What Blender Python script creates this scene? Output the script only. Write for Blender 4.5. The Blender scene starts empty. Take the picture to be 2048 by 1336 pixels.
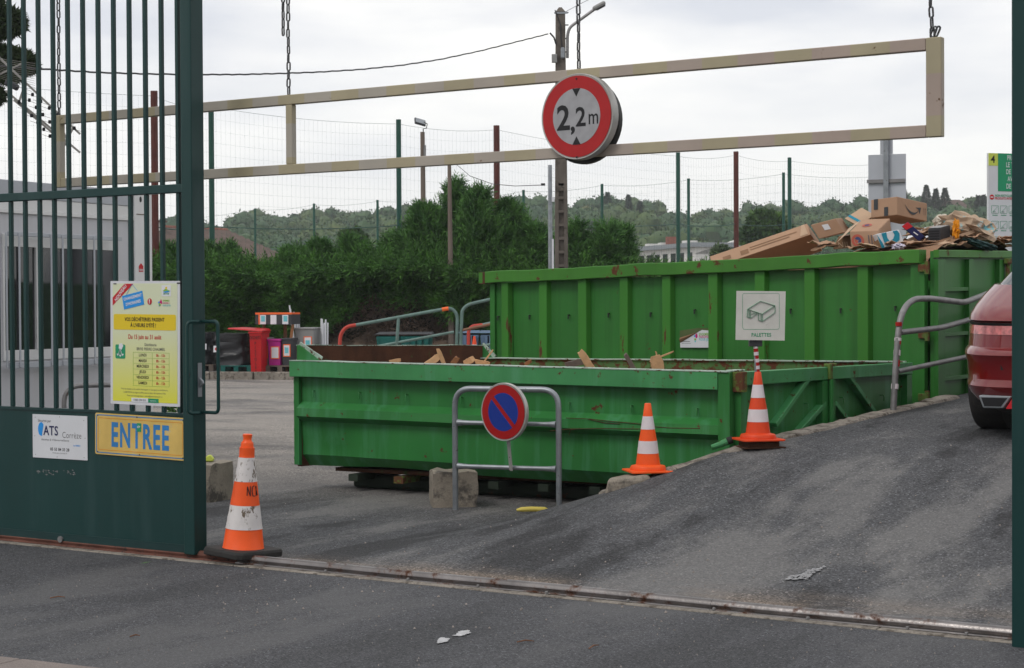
import bpy, math, random
import numpy as np
from mathutils import Vector, Matrix
random.seed(7); rng = np.random.default_rng(7)
scene = bpy.context.scene
C = scene.collection
R = math.radians

# ---------------- camera, sky, sun, exposure ----------------
F = 3500.0; H = 1.5; PITCH = math.atan(58/F); ROLL = 0.005
cam_d = bpy.data.cameras.new('camera'); cam = bpy.data.objects.new('camera', cam_d); C.objects.link(cam)
scene.camera = cam
fwd = Vector((0, math.cos(PITCH), -math.sin(PITCH)))
r0 = Vector((1, 0, 0)); u0 = Vector((0, math.sin(PITCH), math.cos(PITCH)))
RT = r0*math.cos(ROLL) - u0*math.sin(ROLL); UP = u0*math.cos(ROLL) + r0*math.sin(ROLL)
cam.matrix_world = Matrix(((RT.x, UP.x, -fwd.x, 0), (RT.y, UP.y, -fwd.y, 0), (RT.z, UP.z, -fwd.z, H), (0, 0, 0, 1)))
cam_d.sensor_width = 36; cam_d.lens = 36*F/2048; cam_d.clip_end = 5000; cam_d.clip_start = .05
cam_d.dof.use_dof = True; cam_d.dof.focus_distance = 13.5; cam_d.dof.aperture_fstop = 13

SUN_EL, SUN_AZ = 50, -135       # the bright part of the cloud is to the left, behind the camera
w = bpy.data.worlds.new('World'); scene.world = w; w.use_nodes = True
nt = w.node_tree; nt.nodes.clear()
out = nt.nodes.new('ShaderNodeOutputWorld')
sky = nt.nodes.new('ShaderNodeTexSky'); sky.sky_type = 'NISHITA'; sky.sun_disc = False
sky.sun_elevation = R(SUN_EL); sky.sun_rotation = R(SUN_AZ)
bg = nt.nodes.new('ShaderNodeBackground'); bg.inputs[1].default_value = .1
nt.links.new(sky.outputs[0], bg.inputs[0])
tc = nt.nodes.new('ShaderNodeTexCoord'); mp = nt.nodes.new('ShaderNodeMapping')
mp.inputs['Scale'].default_value = (2.2, 2.2, 9.0); mp.inputs['Location'].default_value = (3.1, .4, .9)
nt.links.new(tc.outputs['Generated'], mp.inputs[0])
nz = nt.nodes.new('ShaderNodeTexNoise'); nz.inputs['Scale'].default_value = 1.6; nz.inputs['Detail'].default_value = 6; nz.inputs['Roughness'].default_value = .5
nt.links.new(mp.outputs[0], nz.inputs[0])
cr = nt.nodes.new('ShaderNodeValToRGB'); el = cr.color_ramp.elements
el[0].position = .38; el[0].color = (.53, .55, .605, 1); el[1].position = .62; el[1].color = (.88, .865, .825, 1)
e = el.new(.5); e.color = (.71, .71, .72, 1)
nt.links.new(nz.outputs[0], cr.inputs[0])
bg2 = nt.nodes.new('ShaderNodeBackground'); bg2.inputs[1].default_value = 1.0
sp_ = nt.nodes.new('ShaderNodeSeparateXYZ'); nt.links.new(tc.outputs['Generated'], sp_.inputs[0])
mr_ = nt.nodes.new('ShaderNodeMapRange'); mr_.inputs[1].default_value = .20; mr_.inputs[2].default_value = .02; mr_.inputs[3].default_value = 0; mr_.inputs[4].default_value = .75
nt.links.new(sp_.outputs[2], mr_.inputs[0]); hz_ = nt.nodes.new('ShaderNodeMix'); hz_.data_type = 'RGBA'; hz_.inputs[7].default_value = (.83, .825, .795, 1)
nt.links.new(mr_.outputs[0], hz_.inputs[0]); nt.links.new(cr.outputs[0], hz_.inputs[6]); nt.links.new(hz_.outputs[2], bg2.inputs[0])
mx = nt.nodes.new('ShaderNodeMixShader'); mx.inputs[0].default_value = .94
nt.links.new(bg.outputs[0], mx.inputs[1]); nt.links.new(bg2.outputs[0], mx.inputs[2]); nt.links.new(mx.outputs[0], out.inputs[0])

sd = bpy.data.lights.new('sun', 'SUN'); sd.energy = .8; sd.angle = R(18); sd.color = (1, .96, .9)
sun = bpy.data.objects.new('sun', sd); C.objects.link(sun)
saz = R(SUN_AZ)
sdir = Vector((math.sin(saz)*math.cos(R(SUN_EL)), math.cos(saz)*math.cos(R(SUN_EL)), math.sin(R(SUN_EL))))
sun.rotation_euler = sdir.to_track_quat('Z', 'Y').to_euler()
vs = scene.view_settings; vs.view_transform = 'Standard'; vs.look = 'None'; vs.exposure = .48; vs.gamma = 1; vs.use_curve_mapping = False
scene.cycles.use_denoising = True
scene.cycles.max_bounces = 6
scene.cycles.volume_bounces = 0

# ---------------- helpers ----------------
def ray(px, py):
    return fwd + RT*((px-1024)/F) - UP*((py-668)/F)
def at(px, py, Y):
    """the place seen at a pixel of the photograph at depth Y"""
    d = ray(px, py); t = Y/d.y
    return Vector((0, 0, H)) + d*t
def ground(px, py, z=0):
    d = ray(px, py); t = (z-H)/d.z
    return Vector((0, 0, H)) + d*t

class Plane:
    """an upright facade: origin O on the ground line, x along it, y away from the viewer, z up"""
    def __init__(s, O, B):
        s.O = Vector((O[0], O[1], 0)); d = Vector((B[0]-O[0], B[1]-O[1], 0)); s.L = d.length; s.a = d.normalized()
        s.n = Vector((-s.a.y, s.a.x, 0)); s.yaw = math.atan2(s.a.y, s.a.x)
    def uz(s, px, py, off=0):
        d = ray(px, py); c = Vector((0, 0, H)); o = s.O + s.n*off
        t = (o-c).dot(s.n)/d.dot(s.n); p = c + d*t
        return (p-s.O).dot(s.a), p.z
    def u(s, px, py, off=0): return s.uz(px, py, off)[0]
    def z(s, px, py, off=0): return s.uz(px, py, off)[1]
    def w(s, u, v, z=0): return s.O + s.a*u + s.n*v + Vector((0, 0, z))

class MB:
    def __init__(s): s.v = []; s.f = []; s.sm = []
    def add(s, vs, fs, smooth=False):
        b = len(s.v); s.v += [tuple(p) for p in vs]; s.f += [tuple(i+b for i in f) for f in fs]; s.sm += [smooth]*len(fs); return s
    def box(s, x0, x1, y0, y1, z0, z1):
        if x0 > x1: x0, x1 = x1, x0
        if y0 > y1: y0, y1 = y1, y0
        if z0 > z1: z0, z1 = z1, z0
        return s.hexa([(x0,y0,z0),(x1,y0,z0),(x1,y1,z0),(x0,y1,z0),(x0,y0,z1),(x1,y0,z1),(x1,y1,z1),(x0,y1,z1)])
    def hexa(s, p):
        return s.add(p, [(0,3,2,1),(4,5,6,7),(0,1,5,4),(1,2,6,5),(2,3,7,6),(3,0,4,7)])
    def obox(s, c, sx, sy, sz, rot):
        m = rot
        return s.hexa([Vector(c) + m @ Vector((i*sx/2, j*sy/2, k*sz/2)) for k in (-1, 1) for i, j in ((-1,-1),(1,-1),(1,1),(-1,1))])
    def bar(s, a, b, w, h=None, up=(0,0,1)):
        """a square bar from a to b, w wide, h high"""
        a = Vector(a); b = Vector(b); h = h or w; d = (b-a).normalized(); u = Vector(up)
        x = d.cross(u)
        if x.length < 1e-4: x = d.cross(Vector((0, 1, 0)))
        x.normalize(); y = x.cross(d).normalized()
        p = []
        for q in (a, b):
            for i, j in ((-1,-1),(1,-1),(1,1),(-1,1)): p.append(q + x*i*w/2 + y*j*h/2)
        return s.hexa(p)
    def prism(s, pts, y0, y1):
        """polygon in x,z extruded along y"""
        n = len(pts)
        v = [(x, y0, z) for x, z in pts] + [(x, y1, z) for x, z in pts]
        f = [tuple(range(n)), tuple(range(2*n-1, n-1, -1))] + [(i, i+n, (i+1) % n + n, (i+1) % n) for i in range(n)]
        return s.add(v, f)
    def tube(s, pts, r, n=8, closed=False, caps=True):
        P = [Vector(p) for p in pts]; N = len(P); vs = []
        rr = (list(r)+[r[-1]]*N)[:N] if isinstance(r, (list, tuple)) else [r]*N
        prev = None
        for i, p in enumerate(P):
            if closed: d = P[(i+1) % N]-P[i-1]
            else: d = P[min(i+1, N-1)]-P[max(i-1, 0)]
            d.normalize()
            if prev is None:
                x = d.cross(Vector((0, 0, 1)))
                if x.length < 1e-3: x = d.cross(Vector((0, 1, 0)))
            else: x = prev - d*prev.dot(d)
            x.normalize(); prev = x; y = d.cross(x)
            for k in range(n):
                a = 2*math.pi*k/n; vs.append(p + (x*math.cos(a) + y*math.sin(a))*rr[i])
        f = []
        for i in range(N if closed else N-1):
            j = (i+1) % N
            for k in range(n): f.append((i*n+k, i*n+(k+1) % n, j*n+(k+1) % n, j*n+k))
        s.add(vs, f, True)
        if caps and not closed:
            b = len(s.v)-len(vs)
            s.f += [tuple(b+k for k in range(n-1, -1, -1)), tuple(b+(N-1)*n+k for k in range(n))]; s.sm += [False, False]
        return s
    def lathe(s, prof, n=24, c=(0,0,0), axis='z', smooth=True):
        vs = []
        for r, z in prof:
            for k in range(n):
                a = 2*math.pi*k/n
                if axis == 'z': vs.append((c[0]+r*math.cos(a), c[1]+r*math.sin(a), c[2]+z))
                else: vs.append((c[0]+r*math.cos(a), c[1]+z, c[2]+r*math.sin(a)))
        N = len(prof); f = []
        for i in range(N-1):
            for k in range(n): f.append((i*n+k, i*n+(k+1) % n, (i+1)*n+(k+1) % n, (i+1)*n+k))
        s.add(vs, f, smooth); b = len(s.v)-len(vs)
        s.f += [tuple(b+k for k in range(n-1, -1, -1)), tuple(b+(N-1)*n+k for k in range(n))]; s.sm += [False, False]
        return s
    def quadgrid(s, nu, nv, fn, smooth=True):
        vs = [fn(i/(nu-1), j/(nv-1)) for j in range(nv) for i in range(nu)]
        return s.add(vs, [(j*nu+i, j*nu+i+1, (j+1)*nu+i+1, (j+1)*nu+i) for j in range(nv-1) for i in range(nu-1)], smooth)
    def build(s, name, mat, parent=None, bevel=0, seg=1):
        me = bpy.data.meshes.new(name); me.from_pydata(s.v, [], s.f); me.update()
        me.polygons.foreach_set('use_smooth', s.sm)
        if any(s.sm):
            try: me.set_sharp_from_angle(angle=R(35))
            except Exception: pass
        me.materials.append(mat)
        o = bpy.data.objects.new(name, me); C.objects.link(o)
        if parent is not None: o.parent = parent
        if bevel:
            m = o.modifiers.new('bevel', 'BEVEL'); m.width = bevel; m.segments = seg; m.limit_method = 'ANGLE'; m.angle_limit = R(40)
        return o

def tag(o, label=None, cat=None, group=None, kind=None):
    if label: o['label'] = label
    if cat: o['category'] = cat
    if group: o['group'] = group
    if kind: o['kind'] = kind
    return o
def thing(name, label, cat, loc=(0,0,0), rz=0, group=None, rot=None):
    o = bpy.data.objects.new(name, None); C.objects.link(o); o.empty_display_size = .2
    o.location = loc; o.rotation_euler = rot if rot else (0, 0, rz)
    return tag(o, label, cat, group)
def copy_tree(o, parent=None):
    c = o.copy(); C.objects.link(c)
    if parent is not None: c.parent = parent
    for ch in list(o.children): copy_tree(ch, c)
    return c
def smooth_path(pts, n=5, r=None):
    """round the corners of a polyline with small arcs"""
    P = [Vector(p) for p in pts]; o = [P[0]]
    for i in range(1, len(P)-1):
        a, b, c = P[i-1], P[i], P[i+1]
        q = min(r or .1, (a-b).length*.49, (c-b).length*.49)
        s0 = b + (a-b).normalized()*q; s1 = b + (c-b).normalized()*q
        for k in range(n+1):
            t = k/n; o.append(s0*(1-t)**2 + b*2*t*(1-t) + s1*t*t)
    o.append(P[-1]); return o

# ---------------- materials ----------------
def M(name, col, rough=.6, metal=0, var=.12, vs=3, wear=None, streak=None, bump=.0, bs=60, spec=.32, scl=(1,1,1), coat=0, wear2=None, fine=0, fs=120):
    m = bpy.data.materials.new(name); m.use_nodes = True; n = m.node_tree.nodes; l = m.node_tree.links
    b = n['Principled BSDF']; b.inputs['Roughness'].default_value = rough; b.inputs['Metallic'].default_value = metal
    b.inputs['Specular IOR Level'].default_value = spec; b.inputs['Coat Weight'].default_value = coat
    tc = n.new('ShaderNodeTexCoord'); mp = n.new('ShaderNodeMapping'); mp.inputs['Scale'].default_value = scl
    l.new(tc.outputs['Object'], mp.inputs[0])
    def noise(scale, detail=5, rough_=.55, vec=None, loc=None):
        q = n.new('ShaderNodeTexNoise'); q.inputs['Scale'].default_value = scale; q.inputs['Detail'].default_value = detail; q.inputs['Roughness'].default_value = rough_
        l.new(vec or mp.outputs[0], q.inputs[0]); return q
    def mapr(src, a, b_, c, d):
        q = n.new('ShaderNodeMapRange'); q.inputs[1].default_value = a; q.inputs[2].default_value = b_; q.inputs[3].default_value = c; q.inputs[4].default_value = d
        l.new(src, q.inputs[0]); return q.outputs[0]
    def mul(c, f):
        q = n.new('ShaderNodeVectorMath'); q.operation = 'SCALE'
        if isinstance(c, tuple): q.inputs[0].default_value = c[:3]
        else: l.new(c, q.inputs[0])
        l.new(f, q.inputs['Scale']); return q.outputs[0]
    def mix(f, a, c):
        q = n.new('ShaderNodeMix'); q.data_type = 'RGBA'; l.new(f, q.inputs[0])
        for s_, v in ((6, a), (7, c)):
            if isinstance(v, tuple): q.inputs[s_].default_value = (*v[:3], 1)
            else: l.new(v, q.inputs[s_])
        return q.outputs[2]
    c = mul(tuple(col), mapr(noise(vs).outputs[0], .3, .7, 1-var, 1+var))
    if fine: c = mul(c, mapr(noise(fs, 3, .6).outputs[0], .3, .7, 1-fine, 1+fine))
    if streak:   # (colour, amount, x scale, z scale)
        sc_, am, sx, sz = streak
        m2 = n.new('ShaderNodeMapping'); m2.inputs['Scale'].default_value = (sx, sx, sz); l.new(tc.outputs['Object'], m2.inputs[0])
        f = mapr(noise(1, 4, .6, m2.outputs[0]).outputs[0], .5, .75, 0, am); c = mix(f, c, sc_)
    for wr in (wear, wear2):
        if wr:   # (colour, threshold, softness, scale)
            wc, th, so, ws = wr
            f = mapr(noise(ws, 9, .68).outputs[0], th, th+so, 0, 1); c = mix(f, c, wc)
            rr = mapr(f, 0, 1, rough, .9)
            if not b.inputs['Roughness'].is_linked: l.new(rr, b.inputs['Roughness'])
    l.new(c, b.inputs['Base Color'])
    if bump:
        bp = n.new('ShaderNodeBump'); bp.inputs['Strength'].default_value = bump; bp.inputs['Distance'].default_value = .01
        l.new(noise(bs, 4).outputs[0], bp.inputs['Height']); l.new(bp.outputs[0], b.inputs['Normal'])
    return m
RUST = (.10, .035, .015)
m_gate = M('gate_green', (.006, .039, .037), .4, var=.1, vs=2, wear=((.2,.22,.2), .765, .02, 16), streak=((.03,.07,.07), .6, 5, .5), wear2=((.03,.035,.03), .66, .1, 3), bump=.03, bs=20)
m_gatedark = M('gate_green_dirty', (.009, .036, .036), .45, var=.15)
m_green1 = M('container_green_faded', (.029, .175, .040), .36, var=.16, vs=1.6, wear=(RUST, .64, .02, 9), streak=((.10,.32,.18), .5, 9, .6), wear2=((.10,.22,.035), .73, .05, 4), bump=.05, bs=8)
m_green1rim = M('container_green_rim', (.056, .25, .088), .38, var=.18, vs=2.5, wear=(RUST, .60, .05, 13), streak=((.13,.36,.22), .5, 7, .8), bump=.05, bs=12)  # lighter than the panels: the rim's sky sheen is put into the green
m_green2 = M('container_green_leaf', (.030, .160, .027), .42, var=.12, vs=1.5, wear=(RUST, .68, .02, 6), streak=((.018,.085,.014), .55, 9, .4), bump=.06, bs=6)
m_green2rim = M('container_green_leaf_rim', (.048, .185, .022), .46, var=.14, vs=2, wear=(RUST, .60, .03, 7), streak=((.03,.10,.015), .3, 8, .6), bump=.05, bs=9)
m_rib2 = M('container_green_leaf_rib', (.040, .185, .022), .45, var=.15, vs=2, wear=(RUST, .615, .02, 8), wear2=((.16,.22,.03), .66, .03, 6), scl=(1.2,1.2,.22), bump=.05, bs=9)
m_rust = M('rust', (.075, .03, .015), .85, var=.3, vs=6, wear=((.05,.09,.03), .6, .06, 7), bump=.3, bs=50, fine=.2)
m_rustrim = M('rusty_green_rim', (.07, .17, .05), .7, var=.2, vs=5, wear=(RUST, .48, .08, 14), bump=.15, bs=40)
m_palerim = M('pale_worn_rim', (.35, .45, .38), .6, var=.15, vs=6, wear=(RUST, .55, .04, 22), bump=.1)
m_hinge = M('rusty_hinge', (.10, .16, .03), .7, var=.3, wear=((.11,.045,.02), .45, .08, 14), bump=.2)
m_darksteel = M('dark_steel', (.02, .03, .02), .7, var=.3, wear=(RUST, .6, .1, 10))
m_galv = M('galvanised', (.27, .29, .31), .42, .55, var=.18, vs=9, wear=((.16,.15,.14), .62, .06, 20), bump=.05, bs=80)
m_galvdull = M('galvanised_dull', (.22, .215, .215), .5, .4, var=.2, vs=9, wear=((.16,.08,.05), .64, .06, 12), bump=.06, bs=80)
m_railgreen = M('grey_green_tube', (.12, .19, .17), .5, .1, var=.2, vs=7, wear=((.16,.1,.06), .62, .06, 8))
m_railrust = M('rusty_tube', (.19, .09, .05), .6, 0, var=.2)
m_redpaint = M('red_paint', (.42, .045, .03), .5, var=.15, vs=5, wear=((.2,.1,.07), .66, .05, 9))
m_steelrail = M('rail_steel', (.185, .172, .168), .32, .85, var=.3, vs=5, wear=((.11,.05,.03), .52, .12, 9), bump=.15, bs=60)
m_steelrust = M('rail_rust', (.125, .05, .035), .75, 0, var=.35, vs=6, wear=((.04,.03,.03), .56, .1, 18), bump=.3, bs=60)
m_bar = None
m_chain = M('chain_steel', (.11, .115, .12), .4, .7, var=.35, vs=30, wear=((.05,.035,.03), .5, .1, 50))
m_white = M('white_board', (.62, .63, .66), .5, var=.05, vs=4, wear=((.25,.2,.15), .74, .05, 14))
m_paper = M('white_print', (.68, .69, .72), .45, var=.03)
m_dirtywhite = M('dirty_white_board', (.60, .59, .55), .55, var=.07, vs=10, wear=((.12,.08,.05), .68, .05, 16))
m_black = M('black_print', (.012, .012, .014), .5, var=.1)
m_rubber = M('black_rubber', (.025, .024, .023), .75, var=.25, vs=12, bump=.15, wear=((.09,.075,.06), .62, .15, 20))
m_orange = M('orange_plastic', (.86, .10, .012), .42, var=.06, vs=9, wear=((.45,.07,.02), .68, .08, 25))
m_orangered = M('orange_red_plastic', (.68, .06, .012), .45, var=.08, vs=9, wear=((.3,.05,.02), .66, .1, 18))
m_refl = M('reflective_white', (.66, .60, .62), .5, var=.05, vs=15)
m_refldirty = M('reflective_white_dirty', (.62, .59, .58), .55, var=.08, vs=12, wear=((.14,.11,.08), .56, .05, 28), scl=(1,1,.5), bump=.2, bs=25)
m_signred = M('sign_red', (.40, .010, .012), .4, var=.08, vs=12, wear=((.2,.03,.02), .72, .03, 20))
m_signgrey = M('sign_grey_white', (.34, .34, .355), .5, var=.12, vs=14, wear=((.18,.17,.16), .66, .08, 20))
m_signblue = M('sign_blue', (.010, .035, .26), .4, var=.05, vs=12)
m_deepred = M('deep_red', (.36, .008, .008), .4, var=.05, vs=12)
m_alu = M('sign_rim_aluminium', (.42, .41, .39), .4, .3, var=.15, vs=10, wear=((.16,.13,.1), .66, .06, 24))
m_aludark = M('sign_back_dark', (.03, .032, .03), .5, .1, var=.3, vs=10, wear=((.35,.33,.3), .68, .03, 14))
m_concrete = M('concrete', (.27, .235, .19), .9, var=.2, vs=5, wear=((.09,.08,.07), .50, .12, 7), bump=.5, bs=45, fine=.12, fs=90)
m_concrete2 = M('concrete_kerb', (.23, .205, .175), .9, var=.25, vs=4, wear=((.10,.085,.07), .5, .1, 12), bump=.6, bs=50, fine=.2, fs=60)
m_pole = M('concrete_pole', (.125, .108, .092), .9, var=.22, vs=3, wear=((.07,.06,.05), .54, .1, 4), wear2=((.25,.14,.03), .76, .03, 3), bump=.3, bs=20)
m_wood = M('old_wood', (.145, .115, .095), .85, var=.25, vs=4, scl=(1,1,.2), bump=.3, bs=30)
m_woodpale = M('pale_wood', (.55, .33, .17), .75, var=.2, vs=10, bump=.3, bs=60, wear=((.25,.13,.06), .6, .1, 14))
m_woodbrown = M('brown_wood', (.27, .12, .05), .75, var=.2, vs=6, bump=.2)
m_card = M('cardboard', (.38, .235, .15), .8, var=.07, vs=5, wear=((.36,.2,.11), .68, .1, 9))
m_card2 = M('cardboard_light', (.46, .32, .215), .8, var=.07, vs=5)
m_carddark = M('cardboard_dark', (.22, .125, .07), .85, var=.15, vs=5)
m_cabin = M('cabin_cream', (.54, .54, .57), .55, var=.04, vs=2, streak=((.33,.3,.27), .25, 4, .4))
m_cabintrim = M('cabin_trim', (.70, .70, .70), .5, var=.05, wear=((.3,.25,.2), .72, .08, 8))
m_cabingrey = M('cabin_grey', (.42, .44, .48), .5, var=.06)
m_teal = M('teal_plastic', (.006, .10, .085), .45, var=.12)
m_bluegrey = M('blue_grey_paint', (.10, .16, .24), .5, var=.12)
m_blacksheet = M('black_film', (.03, .031, .034), .25, var=.3, vs=5, bump=.9, bs=9, scl=(1,1,3))
m_redplastic = M('red_plastic', (.46, .012, .014), .38, var=.05)
m_magenta = M('magenta_plastic', (.40, .018, .22), .4, var=.05)
m_greyplastic = M('grey_plastic', (.25, .25, .245), .45, var=.05)
m_darkplastic = M('dark_grey_plastic', (.045, .047, .052), .5, var=.08)
m_roof = M('roof_tiles', (.115, .08, .066), .85, var=.2, vs=2, fine=.15, fs=9)
m_render = M('white_render', (.62, .61, .58), .8, var=.05, vs=.5)
m_glass = M('window_glass', (.02, .022, .025), .05, var=.1, spec=.8)
m_curtain = M('curtain', (.12, .115, .12), .8, var=.4, vs=1, scl=(14,14,.4))
m_carred = M('car_paint_red', (.15, .002, .004), .3, .0, var=.03, coat=1, spec=.2)
m_van = M('van_white', (.62, .64, .68), .3, var=.03, coat=.5)
m_wire = M('wire_green', (.06, .12, .10), .6, .2, var=.2)
m_cable = M('cable_black', (.03, .03, .032), .6)
m_postgreen = M('post_green', (.012, .07, .05), .45, var=.15)
m_postbrown = M('post_brown', (.085, .02, .014), .6, var=.25)
def flat(name, col, rough=.5): return M(name, col, rough, var=.03, vs=10)
m_yel = flat('print_yellow', (.72, .53, .02)); m_yel2 = flat('print_pale', (.66, .68, .46)); m_pblue = flat('print_blue', (.02, .27, .70))
m_pred = flat('print_red', (.50, .012, .02)); m_pgreen = flat('print_green', (.015, .28, .13)); m_pgrey = flat('print_grey', (.12, .12, .12))
m_pmag = flat('print_magenta', (.5, .01, .15)); m_lime = flat('print_lime', (.22, .42, .05)); m_teald = flat('print_teal', (.01, .22, .32))
m_cyan = flat('print_cyan', (.15, .5, .56)); m_navy = flat('print_navy', (.012, .015, .08)); m_pinkish = flat('print_pink', (.5,.25,.25))
m_lightyel = flat('lime_yellow', (.55, .62, .10)); m_tape = flat('print_orange', (.80, .14, .03))

def text_mesh(txt, size, mat, parent, x, z, y=-.002, bold=0, sx=1, align='CENTER', name='lettering', rot=0, ytop=None, mesh_to=None, resolution=3, gap=1.06):
    cu = bpy.data.curves.new('t', 'FONT'); cu.body = txt; cu.size = size; cu.offset = bold; cu.align_x = align; cu.resolution_u = resolution; cu.align_y = 'CENTER'; cu.space_character = gap
    ob = bpy.data.objects.new('t', cu); C.objects.link(ob); bpy.context.view_layer.update()
    dg = bpy.context.evaluated_depsgraph_get(); me = bpy.data.meshes.new_from_object(ob.evaluated_get(dg))
    vs = [v.co.copy() for v in me.vertices]; fs = [tuple(p.vertices) for p in me.polygons]
    bpy.data.objects.remove(ob); bpy.data.curves.remove(cu); bpy.data.meshes.remove(me)
    mb = mesh_to if mesh_to is not None else MB()
    c, s = math.cos(rot), math.sin(rot)
    mb.add([(x + c*v.x*sx - s*v.y, y, z + s*v.x*sx + c*v.y) for v in vs], fs)
    if mesh_to is None: return mb.build(name, mat, parent)
def rrect(x0, x1, z0, z1, r, n=4):
    p = []
    for cx, cz, a0 in ((x1-r, z0+r, -90), (x1-r, z1-r, 0), (x0+r, z1-r, 90), (x0+r, z0+r, 180)):
        for k in range(n+1):
            a = R(a0+90*k/n); p.append((cx+r*math.cos(a), cz+r*math.sin(a)))
    return p
def outline(mb, pts, w, y0, y1):
    """flat band along a closed outline in x,z"""
    n = len(pts)
    for i in range(n):
        a = Vector((pts[i][0], (y0+y1)/2, pts[i][1])); b = Vector((pts[(i+1) % n][0], (y0+y1)/2, pts[(i+1) % n][1]))
        if (b-a).length > 1e-6: mb.bar(a, b, abs(y1-y0), w, up=(b-a).normalized().cross(Vector((0,1,0))))
def ellipse(cx, cz, rx, rz, n=40): return [(cx+rx*math.cos(2*math.pi*k/n), cz+rz*math.sin(2*math.pi*k/n)) for k in range(n)]

def blades(name, base, dirs, length, width, mat, parent=None, side=None):
    """many leaf-sized triangles pairs (kites), given as numpy arrays"""
    n = len(base); d = dirs/np.linalg.norm(dirs, axis=1)[:, None]
    rv = rng.normal(size=(n, 3)); s = np.cross(d, rv); s /= np.linalg.norm(s, axis=1)[:, None]
    L = length[:, None]; W = width[:, None]
    v = np.stack([base, base + d*L*.45 + s*W*.5, base + d*L, base + d*L*.45 - s*W*.5], 1).reshape(-1, 3)
    me = bpy.data.meshes.new(name); me.vertices.add(4*n); me.vertices.foreach_set('co', v.astype(np.float32).ravel())
    me.loops.add(4*n); me.loops.foreach_set('vertex_index', np.arange(4*n, dtype=np.int32))
    me.polygons.add(n); me.polygons.foreach_set('loop_start', np.arange(0, 4*n, 4, dtype=np.int32))
    try: me.polygons.foreach_set('loop_total', np.full(n, 4, dtype=np.int32))
    except Exception: pass
    me.update(calc_edges=True); me.materials.append(mat)
    o = bpy.data.objects.new(name, me); C.objects.link(o)
    if parent is not None: o.parent = parent
    return o
def sprays(base, dirs, L, nleaf=9, ll=.10, lw=.024):
    """feathery conifer sprays: little blades on both sides of a stem; returns arrays for blades()"""
    n = len(base); d = dirs/np.linalg.norm(dirs, axis=1)[:, None]; rv = rng.normal(size=(n, 3)); s = np.cross(d, rv); s /= np.linalg.norm(s, axis=1)[:, None]
    B = []; D = []; 
    for k in range(nleaf):
        f = (k+.5)/nleaf; side = 1 if k % 2 else -1; B.append(base+d*(L*f)[:, None]); D.append(d*.8+s*side*.65*(1-.5*f)+rng.normal(size=(n, 3))*.12)
    B = np.concatenate(B); D = np.concatenate(D); k = len(B); sc = np.tile(L/np.mean(L), nleaf)
    return B, D, rng.uniform(.7, 1.25, k)*ll*sc, rng.uniform(.8, 1.2, k)*lw
def leafmat(name, c1, c2, scale=3, c3=None):
    m = bpy.data.materials.new(name); m.use_nodes = True; n = m.node_tree.nodes; l = m.node_tree.links; b = n['Principled BSDF']
    b.inputs['Roughness'].default_value = .65; b.inputs['Specular IOR Level'].default_value = .25
    tc = n.new('ShaderNodeTexCoord'); q = n.new('ShaderNodeTexNoise'); q.inputs['Scale'].default_value = scale; q.inputs['Detail'].default_value = 5; q.inputs['Roughness'].default_value = .7
    l.new(tc.outputs['Object'], q.inputs[0]); cr = n.new('ShaderNodeValToRGB'); l.new(q.outputs[0], cr.inputs[0])
    cr.color_ramp.elements[0].position = .38; cr.color_ramp.elements[0].color = (*c1, 1); cr.color_ramp.elements[1].position = .62; cr.color_ramp.elements[1].color = (*c2, 1)
    if c3: e = cr.color_ramp.elements.new(.72); e.color = (*c3, 1)
    l.new(cr.outputs[0], b.inputs['Base Color']); return m
m_hedge = leafmat('conifer_foliage', (.013, .050, .009), (.075, .20, .026), 2.8)
m_conifer = leafmat('tall_conifer_foliage', (.022, .075, .018), (.095, .225, .045), 3.2)
m_hedgecore = M('hedge_core', (.012, .018, .008), .9, var=.3)  # near-black colour stands in for the shade in the gaps between sprays
m_twigs = M('dead_twigs', (.12, .085, .062), .9, var=.3, vs=6)
m_wood1 = leafmat('woodland_foliage', (.030, .068, .034), (.062, .115, .045), .22, (.10, .13, .034))  # brighter, bluer greens: part of the distance haze is put into the leaf colour
m_wood2 = leafmat('woodland_foliage_warm', (.045, .082, .034), (.09, .132, .045), .25, (.14, .11, .04))  # warmer greens, lifted in the same way for haze
m_fir = leafmat('fir_foliage', (.018, .035, .016), (.03, .055, .02), .3)
m_round = leafmat('round_tree_foliage', (.02, .05, .012), (.06, .125, .022), .9)
m_cedar = leafmat('cedar_foliage', (.010, .026, .008), (.04, .065, .018), 1.2)
m_grass = leafmat('hill_grass', (.03, .05, .02), (.05, .07, .025), .05)
m_bark = M('bark', (.05, .04, .03), .9, var=.3)
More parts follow.
